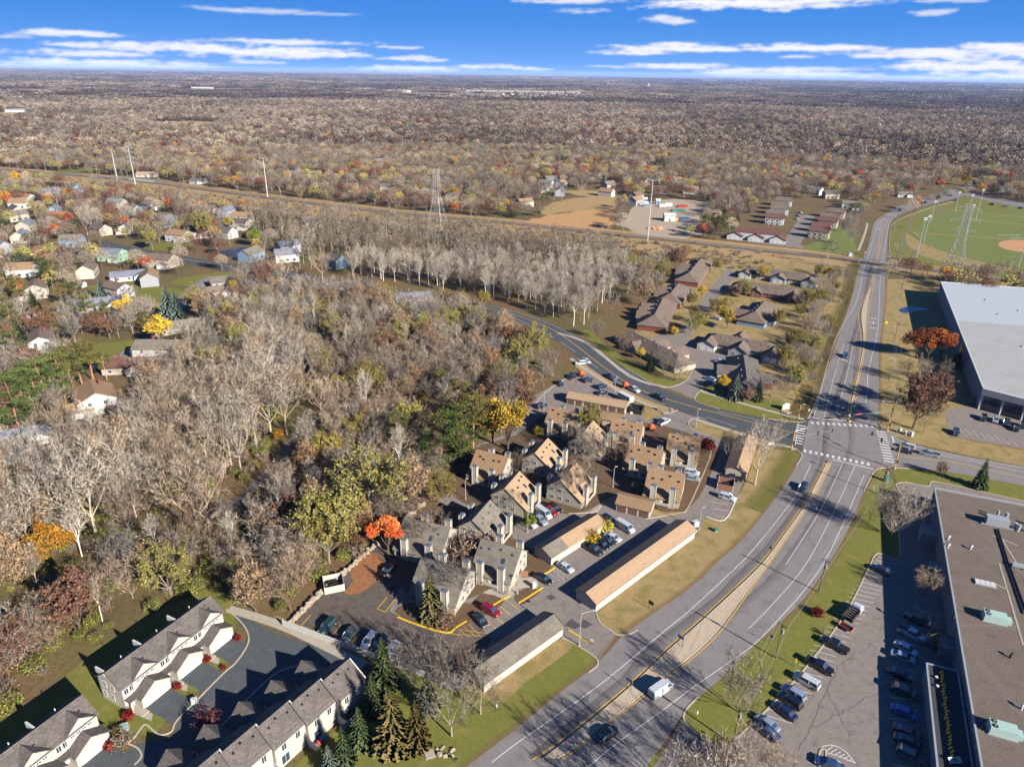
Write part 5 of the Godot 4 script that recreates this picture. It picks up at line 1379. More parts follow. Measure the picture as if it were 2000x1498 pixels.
	var front := turn_of(Vector2.ZERO, e2)
	for k in 8:
		var p3: Vector2 = c1 + e2 * (0.5 + k * 6.6) + n * 0.5
		part("column", box(v3(p3.x, 2.9, p3.y), v3(0.8, 5.8, 0.8)), M.enamel, wh)
		var p4: Vector2 = c1 + e2 * (3.8 + k * 6.6) + n * 0.1
		part("shopfront_window", box(Vector3.ZERO, v3(5.6, 5.2, 0.14)), M.glass, wh, turned(front, v3(p4.x, 2.8, p4.y)))
	part("fascia", kerb_mesh(PackedVector2Array([c1 + n * 0.6, c1 + n * 0.6 + e2 * 60.0]), 1.2, 5.8, 8.3), M.enamel, wh)
	sheet("entrance_walk", "pale concrete walk before the warehouse entrance", PackedVector2Array([xz(171.3,-234.2), xz(180.6,-238), xz(192.5,-226.6), xz(197,-233), xz(189,-240), xz(179,-243)]), 0.05, M.concrete)
	sheet("mulch_bed", "red mulch bed by the warehouse entrance", closed([xz(169.4,-239), xz(175.7,-241.4), xz(180,-235), xz(176.7,-231.9), xz(170.9,-235.9)], 2), 0.055, M.mulch)

func suburb_house(label: String, at: Vector2, deg: float, l: float, w: float, two: bool, wall: Material, roof: Material, group := "") -> Node3D:
	var d := Vector2.from_angle(deg_to_rad(deg)) * l / 2
	var he := 5.2 if two else 2.8
	var hr := he + w * 0.24
	var o := gable_house("house", label, at - d, at + d, w, he, hr, wall, roof, group)
	for s in [-1.0, 1.0]:
		for k in 3:
			window(o, v3(l * (k - 1) * 0.3, 1.5, s * w / 2), 0 if s > 0 else 2, 1.3, 1.2)
			if two: window(o, v3(l * (k - 1) * 0.3, 4.1, s * w / 2), 0 if s > 0 else 2, 1.1, 1.1)
		for k in [-1.0, 1.0]:
			window(o, v3(s * l / 2, 1.5, k * w * 0.22), 1 if s > 0 else 3)
			if two: window(o, v3(s * l / 2, 4.2, k * w * 0.2), 1 if s > 0 else 3)
	var wl := w * 0.75
	wing(o, l * 0.28, w * 0.45, 1.0, w * 0.6, wl * 0.8, 2.7, 2.7 + wl * 0.22, wall, roof, 2)
	footprints.append([at - at.normalized() * (w * 0.5 + 7.0), 7.0])
	footprints.append([at - at.normalized() * (w * 0.5 + 14.0), 5.0])
	part("chimney", box(v3(-l * 0.2, hr * 0.55, -w * 0.2), v3(0.8, hr * 1.1 + 0.8, 0.8)), M.red_brick, o)
	return o

func build_suburb() -> void:
	var g := "houses of the wooded suburb"
	var rows := [
		["mint green house with pale roof and a lime hedge behind", xz(-250,-435), 10.0, 15.0, 9.0, true, "mint_siding", "blue_shingle"],
		["big tan house with brown cross gables beside the road bend", xz(-214,-422), 10.0, 18.0, 10.0, true, "tan_siding", "taupe_shingle"],
		["white house with long blue grey roof below the mint house", xz(-218,-392), -25.0, 19.0, 9.0, false, "white_siding", "blue_shingle"],
		["white house with brown roof among bare yard trees", xz(-208,-360), 30.0, 14.0, 9.0, true, "white_siding", "taupe_shingle"],
		["white house with a long slate blue roof behind a young spruce", xz(-206,-338), -30.0, 20.0, 11.0, false, "white_siding", "blue_shingle"],
		["cream gabled house between the pines at the left", xz(-249,-357), 60.0, 13.0, 10.0, true, "cream_siding", "taupe_shingle"],
		["cream house with brown roof above the left pines", xz(-299,-447), 12.0, 14.0, 9.0, false, "cream_siding", "brown_shingle"],
		["blue grey house with orange roof in the upper left", xz(-353,-554), 0.0, 16.0, 10.0, true, "blue_siding", "orange_shingle"],
		["long low house with grey brown roof near two oaks", xz(-278,-568), 5.0, 18.0, 9.0, false, "tan_siding", "taupe_shingle"],
		["white walled house with tan roof by the pond", xz(-233,-492), 20.0, 16.0, 10.0, true, "white_siding", "brown_shingle"],
		["small cream gabled house above the road", xz(-282,-515), 70.0, 11.0, 8.0, true, "cream_siding", "taupe_shingle"],
		["white house with grey roof right of the yellow trees", xz(-253,-605), 5.0, 15.0, 9.0, false, "white_siding", "grey_shingle"],
		["grey roofed house with a round tan yard by the road", xz(-160,-383), -20.0, 15.0, 9.0, false, "tan_siding", "grey_shingle"],
		["house with long grey green roof in the woods edge", xz(-152,-307), -28.0, 24.0, 9.0, false, "taupe_siding", "grey_shingle"],
		["white gabled house with big windows near the left pines", xz(-200,-282), 60.0, 14.0, 9.0, true, "white_siding", "taupe_shingle"],
		["tall white house with brown roof and a deck at the woods edge", xz(-146.4,-225.7), 55.0, 14.0, 12.0, true, "white_siding", "brown_shingle"],
		["house with dark brown roof and carport above the deck house", xz(-153,-260), -10.0, 16.0, 10.0, false, "tan_siding", "maroon_shingle"],
		["house with bare white trusses on its grey roof", xz(-145,-274), 0.0, 20.0, 10.0, true, "white_siding", "grey_shingle"],
		["grey roofed house at the left edge of the woods", xz(-156.5,-191.2), -25.0, 14.0, 10.0, false, "white_siding", "grey_shingle"],
		["pale low house left of the deck house", xz(-155.2,-201.3), -25.0, 14.0, 7.0, false, "white_siding", "blue_shingle"],
		["cream house with pale roof below the railway", xz(-323,-648), 0.0, 14.0, 9.0, false, "cream_siding", "tan_shingle"],
		["house with orange roof and white side wall at far left", xz(-444,-651), 5.0, 17.0, 9.0, false, "white_siding", "orange_shingle"],
		["cream house behind the white fence along the railway", xz(-407,-808), -5.0, 20.0, 10.0, false, "cream_siding", "tan_shingle"],
		["dark shed like house beside the railway", xz(-332,-764), 0.0, 15.0, 10.0, false, "grey_siding", "dark_shingle"],
		["cream house beyond the railway at far left", xz(-509,-731), 10.0, 15.0, 9.0, false, "cream_siding", "tan_shingle"],
		["dark brown house hidden by olive trees", xz(-206,-537), 15.0, 14.0, 10.0, true, "tan_siding", "dark_shingle"],
		["small grey house near the round tan yard", xz(-157,-364), -35.0, 12.0, 9.0, false, "white_siding", "grey_shingle"],
		["house with white trimmed dormers beside the side road", xz(-51,-349), -15.0, 18.0, 9.0, true, "white_siding", "blue_shingle"],
		["white sided house above the long railway woods", xz(-223,-999), 10.0, 17.0, 9.0, false, "white_siding", "grey_shingle"],
		["white house with grey roof by the far meadow", xz(62,-953), 5.0, 17.0, 9.0, true, "white_siding", "grey_shingle"],
		["house with pale gables above the condo row", xz(233,-734), 15.0, 16.0, 10.0, true, "white_siding", "taupe_shingle"],
		["white cottage between road and woods above the sports ground", xz(397,-742), 10.0, 14.0, 9.0, false, "white_siding", "grey_shingle"],
		["dark roofed house at the far road end beside the sports ground", xz(527,-789), 0.0, 22.0, 12.0, false, "grey_siding", "dark_shingle"],
		["low tan house beside the far road end", xz(538,-844), 0.0, 18.0, 10.0, false, "tan_siding", "dark_shingle"],
		["white house in the trees right of the condo lane", xz(308,-663), 20.0, 15.0, 9.0, true, "white_siding", "grey_shingle"],
	]
	for q in rows:
		suburb_house(q[0], q[1], q[2], q[3], q[4], q[5], M[q[6]], M[q[7]], g)
	var deck := thing("wooden_deck", "raised wooden deck behind the tall white house", "deck", xz(-137.2,-220.7), 0.6)
	part("deck_floor", box(v3(0, 2.4, 0), v3(5.0, 0.2, 3.6)), M.cedar, deck)
	for sx in [-2.3, 2.3]:
		for sz in [-1.6, 1.6]: part("post", box(v3(sx, 1.7, sz), v3(0.18, 3.4, 0.18)), M.cedar, deck)
	part("railing", box(v3(0, 3.3, 1.75), v3(5.0, 0.9, 0.08)), M.cedar, deck)
	for q in [["small white shed beside the lime hedge", xz(-229,-321)], ["pale garden shed in the left yards", xz(-220,-331)], ["white shed near the mint house", xz(-236,-375)]]:
		var s := gable_house("garden_shed", q[0], q[1] - Vector2(2, 0.5), q[1] + Vector2(2, 0.5), 3.4, 2.3, 3.2, M.white_siding, M.grey_shingle, "", "shed")
		door(s, "door", v3(0, 0, 1.7), 0, 1.4, 1.9, M.white_door)
	for q in [["white board fence along the far railway bank", [xz(-412,-778), xz(-378,-763)]], ["grey board fence beside the mint house", [xz(-235,-418), xz(-225,-421)]]]:
		var l := PackedVector2Array(q[1])
		var fence := thing("board_fence", q[0], "fence", Vector2.ZERO)
		part("board_panel", kerb_mesh(l, 0.12, 0.0, 1.9), M.white_siding if q[0].begins_with("white") else M.wood, fence)
	# yards that show between the trees
	for q in [[xz(-214,-376), 26.0], [xz(-223,-348), 22.0], [xz(-176,-394), 22.0], [xz(-191,-363), 20.0], [xz(-218,-327), 18.0], [xz(-172,-277), 20.0], [xz(-217,-308), 18.0], [xz(-233,-476), 20.0], [xz(-157.4,-200.5), 14.0], [xz(-188,-341), 16.0]]:
		var pts := PackedVector2Array()
		for k in 14:
			var a := TAU * k / 14
			pts.append(q[0] + Vector2(cos(a), sin(a)) * q[1] * rng.randf_range(0.5, 0.85))
		sheet("yard_lawn", "patch of tan and green lawn among the suburban trees", pts, 0.022 + 0.0007 * q[1], M.lawn if q[1] > 18.0 else M.dry_lawn, true).set_meta("group", "yards of the wooded suburb")
	for q in [["tan yard round the drive of the grey roofed house", [xz(-172,-387), xz(-171,-400), xz(-164,-405), xz(-158,-394), xz(-160,-383), xz(-162,-373)]]]:
		sheet("yard_lawn", q[0], closed(q[1], 2), 0.05, M.dry_lawn)
	# streets glimpsed between houses
	for q in [["side street between the left houses", [xz(-167,-261), xz(-163,-272), xz(-160,-297), xz(-169,-341), xz(-175,-378), xz(-173,-400)]], ["street behind the railway at far left", [xz(-621,-851), xz(-544,-823), xz(-485,-821)]], ["lane above the white fence", [xz(-453,-803), xz(-415,-794), xz(-364,-768)]], ["long street across the far suburb", [xz(-469,-1204), xz(-447,-1286), xz(-442,-1399)]], ["far street glimpsed beyond the lattice towers", [xz(271,-2562), xz(363,-2968), xz(438,-3315)]], ["straight far avenue on the right", [xz(1156,-2958), xz(1463,-3711), xz(1863,-4700)]]]:
		var l2 := smooth(q[1], 4)
		roads.append([l2, 4.5])
		tag(struct("street", band_mesh(l2, 7.0, 0.06), M.asphalt), q[0], "road")

func build_far_places() -> void:
	# houses that show as pale dots among the far trees
	var g := "pale houses scattered through the far suburb"
	var walls := [M.white_siding, M.cream_siding, M.tan_siding, M.grey_siding, M.blue_siding]
	var roofs := [M.grey_shingle, M.taupe_shingle, M.brown_shingle, M.blue_shingle, M.dark_shingle]
	var wall_names := ["white", "cream", "tan", "grey", "blue grey"]
	var roof_names := ["grey", "taupe", "brown", "slate blue", "dark"]
	var wm := gable_walls(14.0, 9.0, 5.0, 7.8)
	var rm := gable_roof(14.0, 9.0, 5.0, 7.8)
	var pm := box(v3(0, 1.7, 4.52), v3(1.6, 1.3, 0.1))
	var r := RandomNumberGenerator.new()
	r.seed = 404
	var placed := 0
	while placed < 295:
		var dist := 560.0 + pow(r.randf(), 1.3) * 2700.0
		var az := deg_to_rad(r.randf_range(-35.0, 35.0))
		if placed < 30:
			dist = r.randf_range(400.0, 900.0)
			az = deg_to_rad(r.randf_range(-37.0, -13.0))
		var p := Vector2(sin(az), -cos(az)) * dist
		if not free_place(p, 12.0) or not off_railway(p): continue
		var wi := r.randi_range(0, 4)
		var ri := r.randi_range(0, 4)
		var o := thing("far_house", "%s house with %s roof %s %s" % [wall_names[wi], roof_names[ri], ["far to the left", "to the left", "left of the middle", "right of the middle", "to the right", "far to the right"][clampi(int(rad_to_deg(az) / 12.0 + 3.0), 0, 5)], ["in the nearest yards", "beyond the railway", "in mid suburb", "deep in the far woods", "towards the horizon"][mini(int(dist / 620.0), 4)]], "house", p, r.randf_range(0, PI), g)
		part("wall", wm, walls[wi], o)
		part("roof", rm, roofs[ri], o)
		for k in [-4.0, 0.0, 4.0]: part("window", pm, M.glass, o, moved(v3(k, 0, 0)))
		footprints.append([p, 13.0])
		footprints.append([p - p.normalized() * 15.0, 9.0])
		placed += 1
	# the pale new estate near the horizon
	var ng := "pale townhouses of the new estate near the horizon"
	for i in 60:
		var px := r.randf()
		var p: Vector2 = (xz(-451,-3617)).lerp(xz(389,-4098), px) + Vector2(r.randf_range(-20, 20), r.randf_range(-260, 260))
		var o := thing("estate_house", "tiny pale estate house near the horizon, %s" % ["white with grey roof", "cream with taupe roof", "white with slate roof"][i % 3], "house", p, r.randf_range(0, PI), ng)
		part("wall", gable_walls(26.0, 14.0, 9.0, 15.0) if i == 0 else unit_meshes.ew, [M.white_siding, M.cream_siding, M.white_siding][i % 3], o)
		if i == 0:
			unit_meshes.ew = o.get_node("wall").mesh
			unit_meshes.er = gable_roof(26.0, 14.0, 9.0, 15.0)
		part("roof", unit_meshes.er, [M.grey_shingle, M.taupe_shingle, M.blue_shingle][i % 3], o)
		footprints.append([p, 26.0])
	for i in 7:
		var p: Vector2 = (xz(-249,-4485)).lerp(xz(333,-4465), i / 6.0)
		var o := thing("apartment_slab", "long pale apartment slab near the horizon, %s" % ["first from the left", "second from the left", "third from the left", "middle one", "third from the right", "second from the right", "last on the right"][i], "building", p, 0.1, "pale slabs near the horizon")
		part("wall", box(v3(0, 9, 0), v3(90, 18, 20)), M.cream_siding, o)
		part("roof", box(v3(0, 18.6, 0), v3(92, 1.2, 22)), M.grey_shingle, o)
		for k in 10: part("window", box(v3(-40.5 + k * 9, 9, 10.1), v3(3, 14, 0.3)), M.glass, o)
	# white sheds and long low buildings near the horizon
	for q in [[xz(-1269,-1979), 110.0, 7.0, "first from the left"], [xz(-4635,-8963), 200.0, 9.0, "second from the left"], [xz(-3075,-6341), 160.0, 8.0, "third from the left"], [xz(-1899,-4638), 120.0, 9.0, "fourth from the left"], [xz(-3008,-11667), 160.0, 9.0, "fifth from the left"], [xz(-948,-4845), 120.0, 12.0, "sixth from the left"], [xz(-695,-4465), 160.0, 12.0, "seventh from the left"], [xz(805,-9983), 200.0, 12.0, "eighth from the left"], [xz(850,-4518), 120.0, 10.0, "eighth from the right"], [xz(1513,-6114), 190.0, 10.0, "seventh from the right"], [xz(2670,-10016), 220.0, 12.0, "sixth from the right"], [xz(2017,-5917), 140.0, 10.0, "fifth from the right"], [xz(2185,-5185), 170.0, 9.0, "fourth from the right"], [xz(2337,-4818), 220.0, 10.0, "third from the right"], [xz(3057,-5259), 160.0, 9.0, "second from the right"], [xz(5076,-7900), 320.0, 24.0, "first from the right"]]:
		var o := thing("far_hall", "long low pale hall near the horizon, %s" % q[3], "building", q[0], 0.05, "pale halls near the horizon")
		part("wall", box(v3(0, q[2] / 2, 0), v3(q[1], q[2], 40)), M.white_siding, o)
		part("roof", box(v3(0, q[2] + 0.4, 0), v3(q[1] + 2, 0.8, 42)), M.pale_roof, o)
		footprints.append([q[0], q[1] * 0.45])
	# water towers
	for q in [[xz(1183,-6902), 42.0, "large pale water tower standing above the far trees"], [xz(5786,-19397), 50.0, "pale water tower on the horizon above the right woods"], [xz(6818,-14436), 50.0, "small pale water tower on the right horizon"], [xz(6034,-10830), 60.0, "dark water tower on the right horizon"]]:
		var o := thing("water_tower", q[2], "water tower", q[0])
		var h: float = q[1]
		var k := h / 42.0
		var st := mb()
		var prof := [[0.62, 4.0], [0.7, 8.5], [0.8, 9.5], [0.9, 8.5], [0.97, 5.0], [1.0, 0.3]]
		for i in prof.size() - 1:
			tube(st, v3(0, h * prof[i][0], 0), v3(0, h * prof[i + 1][0], 0), prof[i][1] * k, prof[i + 1][1] * k, 14)
		part("tank", done(st), M.enamel if not q[2].begins_with("dark") else M.iron, o)
		for i in 6:
			var a := TAU * i / 6
			part("leg", pipe(v3(cos(a) * 8.5 * k, 0, sin(a) * 8.5 * k), v3(cos(a) * 7.5 * k, h * 0.75, sin(a) * 7.5 * k), 0.7 * k, 0.6 * k, 6), M.enamel if not q[2].begins_with("dark") else M.iron, o)
		part("riser", pipe(Vector3.ZERO, v3(0, h * 0.64, 0), 1.6 * k, 1.6 * k, 8), M.enamel, o)
	# meadows and yards that open between the far stands of trees
	for i in 44:
		var dist := 620.0 + pow(r.randf(), 1.6) * 3600.0
		var az := deg_to_rad(r.randf_range(-36.0, 36.0))
		var c := Vector2(sin(az), -cos(az)) * dist
		if not free_place(c, 10.0): continue
		var pts := PackedVector2Array()
		var along := r.randf_range(0.0, PI)
		for k in 10:
			var a := TAU * k / 10
			pts.append(c + Vector2(cos(a) * r.randf_range(20, 46) * (0.7 + dist * 0.0004), sin(a) * r.randf_range(14, 26) * (0.7 + dist * 0.0005)).rotated(along))
		tag(sheet("meadow", "open patch of grass between stands of far trees", pts, 0.05 + 0.0006 * i, [M.tan_grass, M.lawn, M.dry_lawn][i % 3]), "", "", "open patches in the far woods")
	# open land between the far woods
	for q in [["pale tan strip of open land near the left horizon", [xz(-2005,-4561), xz(-1787,-4886), xz(-1518,-4757), xz(-1382,-4420), xz(-1665,-4236), xz(-1884,-4220)]], ["tan field edge in front of the new estate", [xz(-649,-4259), xz(-570,-4539), xz(-23,-4178), xz(5,-3915), xz(-279,-3864), xz(-569,-3898)]], ["tan clearing with a road in the left suburb", [xz(-792,-1648), xz(-749,-1731), xz(-658,-1678), xz(-600,-1500), xz(-694,-1481)]], ["tan yard left of the far street", [xz(-1329,-1910), xz(-1321,-2019), xz(-1206,-1871), xz(-1128,-1717), xz(-1166,-1670)]], ["open tan meadow in the right suburb", [xz(160,-943), xz(195,-991), xz(200,-948), xz(171,-894)]], ["tan grass opening by the far meadow houses", [xz(73,-922), xz(111,-981), xz(112,-953), xz(84,-903)]]]:
		sheet("open_land", q[0], closed(q[1], 2), 0.05, M.tan_grass)

func off_railway(p: Vector2) -> bool:
	for v in roads[0][0]:
		if p.distance_to(v) < 75.0: return false
	return true

func free_place(p: Vector2, gap: float) -> bool:
	for r in roads:
		var l: PackedVector2Array = r[0]
		var w: float = r[1] + gap * 0.4
		for i in l.size() - 1:
			if Geometry2D.get_closest_point_to_segment(p, l[i], l[i + 1]).distance_squared_to(p) < w * w: return false
	for q in bare:
		if in_box(p, q) and Geometry2D.is_point_in_polygon(p, q): return false
	for f in footprints:
		if p.distance_squared_to(f[0]) < pow(f[1] + gap * 0.25, 2.0): return false
	return true

var boxes := {}
func in_box(p: Vector2, q: PackedVector2Array) -> bool:
	var id := q.size() * 1000003 + int(q[0].x * 10.0) * 1009 + int(q[0].y * 10.0)
	if not boxes.has(id):
		var r := Rect2(q[0], Vector2.ZERO)
		for v in q: r = r.expand(v)
		boxes[id] = r
	return boxes[id].has_point(p)

func lattice_tower(label: String, at: Vector2, h: float, turn: float) -> void:
	var o := thing("lattice_tower", label, "pylon", at, turn, "steel lattice pylons")
	var legs: Array = []
	var levels := [0.0, 0.16, 0.3, 0.42, 0.53, 0.63, 0.72, 0.8, 0.87, 0.94, 1.0]
	var half := func(t: float) -> float: return lerpf(6.4, 2.2, minf(t / 0.5, 1.0)) if t < 0.5 else lerpf(2.2, 1.6, (t - 0.5) / 0.5)
	for sx in [-1.0, 1.0]:
		for sz in [-1.0, 1.0]:
			var st := mb()
			for i in levels.size() - 1:
				var w0: float = half.call(levels[i])
				var w1: float = half.call(levels[i + 1])
				tube(st, v3(sx * w0, levels[i] * h, sz * w0), v3(sx * w1, levels[i + 1] * h, sz * w1), 0.12, 0.11, 4)
			part("leg", done(st), M.zinc, o)
	var b := mb()
	for i in levels.size() - 1:
		var w0: float = half.call(levels[i])
		var w1: float = half.call(levels[i + 1])
		var y0: float = levels[i] * h
		var y1: float = levels[i + 1] * h
		for k in 4:
			var t0 := Basis(Vector3.UP, k * PI / 2)
			tube(b, t0 * v3(-w0, y0, w0), t0 * v3(w1, y1, w1), 0.055, 0.055, 3)
			tube(b, t0 * v3(w0, y0, w0), t0 * v3(-w1, y1, w1), 0.055, 0.055, 3)
			tube(b, t0 * v3(-w1, y1, w1), t0 * v3(w1, y1, w1), 0.055, 0.055, 3)
	part("bracing", done(b), M.zinc, o)
	for y in [0.66, 0.8, 0.94]:
		var a := mb()
		for s in [-1.0, 1.0]:
			var tip := v3(s * (7.4 if y > 0.7 and y < 0.9 else 6.4), y * h, 0)
			for z in [-1.7, 1.7]:
				tube(a, v3(s * 1.8, y * h + 1.0, z), tip, 0.06, 0.06, 3)
				tube(a, v3(s * 1.8, y * h - 0.6, z), tip, 0.06, 0.06, 3)
			tube(a, tip, tip - v3(0, 1.8, 0), 0.12, 0.12, 4)
		part("cross_arm", done(a), M.zinc, o)

func steel_pole(label: String, at: Vector2, h: float, arms: int) -> void:
	var o := thing("transmission_pole", label, "power pole", at, -0.5, "tall white transmission poles")
	part("pole", pipe(Vector3.ZERO, v3(0, h, 0), 0.5 if h < 43.0 else 0.36, 0.22, 8), M.enamel, o)
	for k in arms:
		var y := h * (1.0 - 0.012 - k * 0.11)
		var st := mb()
		for s in [-1.0, 1.0]:
			tube(st, v3(0, y - 0.6, 0), v3(s * 4.6, y + 0.5, 0), 0.34, 0.2, 5)
			tube(st, v3(s * 4.6, y + 0.5, 0), v3(s * 4.6, y - 1.8, 0), 0.16, 0.16, 4)
		part("arm", done(st), M.enamel, o)

func wood_pole(label: String, at: Vector2, h: float, lean := 0.0) -> Vector3:
	var o := thing("utility_pole", label, "utility pole", at, -0.75, "wooden utility poles along the main road")
	part("pole", pipe(Vector3.ZERO, v3(lean, h, 0), 0.17, 0.11, 7), M.wood, o)
	var c := mb()
	bx(c, v3(lean, h - 0.5, 0.12), v3(2.4, 0.14, 0.12))
	tube(c, v3(lean - 0.8, h - 0.5, 0.12), v3(lean, h - 1.3, 0.1), 0.04, 0.04, 4)
	tube(c, v3(lean + 0.8, h - 0.5, 0.12), v3(lean, h - 1.3, 0.1), 0.04, 0.04, 4)
	part("cross_arm", done(c), M.wood, o)
	for s in [-1.05, -0.45, 1.05]:
		part("insulator", pipe(v3(lean + s, h - 0.43, 0.12), v3(lean + s, h - 0.2, 0.12), 0.06, 0.04, 5), M.zinc, o)
	part("transformer", pipe(v3(lean + 0.3, h - 2.6, 0.0), v3(lean + 0.3, h - 1.7, 0.0), 0.22, 0.22, 8), M.zinc, o)
	return v3(at.x, h - 0.25, at.y)

func street_lamp(label: String, at: Vector2, h: float, arm: Vector2, mat: Material, heads := 1) -> void:
	var o := thing("street_lamp", label, "street lamp", at, 0.0)
	part("pole", pipe(Vector3.ZERO, v3(0, h, 0), 0.12, 0.08, 7), mat, o)
	part("base", pipe(Vector3.ZERO, v3(0, 0.5, 0), 0.26, 0.24, 8), M.concrete, o)
	for k in heads:
		var a := arm.rotated(PI * k)
		var st := mb()
		tube(st, v3(0, h, 0), v3(a.x, h + 0.5, a.y), 0.07, 0.05, 5)
		part("arm", done(st), mat, o)
		part("lamp_head", box(v3(a.x, h + 0.5, a.y), v3(0.75, 0.2, 0.4)), M.zinc, o)

func signal_mast(label: String, at: Vector2, h: float, arm: Vector2, lamp: Vector2, heads: Array, plates: Array) -> void:
	var o := thing("traffic_signal", label, "traffic signal", at, 0.0)
	part("mast", pipe(Vector3.ZERO, v3(0, h, 0), 0.2, 0.14, 8), M.signal_yellow, o)
	part("base", pipe(Vector3.ZERO, v3(0, 0.4, 0), 0.4, 0.36, 8), M.concrete, o)
	var y := h * 0.66
	part("mast_arm", pipe(v3(0, y, 0), v3(arm.x, y + 0.9, arm.y), 0.09, 0.06, 6), M.arm_grey, o)
	part("lamp_arm", pipe(v3(0, h, 0), v3(lamp.x, h + 0.7, lamp.y), 0.08, 0.05, 5), M.zinc, o)
	part("lamp_head", box(v3(lamp.x, h + 0.7, lamp.y), v3(0.8, 0.2, 0.4)), M.zinc, o)
	var side := arm.normalized()
	for f in heads:
		var p := v3(arm.x * f, y + 0.9 * f - 0.1, arm.y * f)
		var hd := part("signal_head", box(Vector3.ZERO, v3(0.42, 1.15, 0.4)), M.black, o, turned(turn_of(Vector2.ZERO, arm), p))
		for k in 3:
			part("lens", pipe(v3(0, 0.35 - k * 0.35, 0.2), v3(0, 0.35 - k * 0.35, 0.26), 0.13, 0.13, 8), [M.red, M.signal_yellow, M.green_metal][k], hd)
	for q in plates:
		var p := v3(arm.x * q[0], y + 0.9 * q[0], arm.y * q[0])
		part("sign_plate", box(v3(0, -0.05, 0.18), v3(q[1], 0.6, 0.06)), q[2], o, turned(turn_of(Vector2.ZERO, arm), p))
	part("signal_head", box(v3(0.3, 2.6, 0.1), v3(0.4, 1.1, 0.4)), M.black, o)
	part("push_button_post", box(v3(-0.25, 1.3, 0), v3(0.16, 0.3, 0.16)), M.signal_yellow, o)

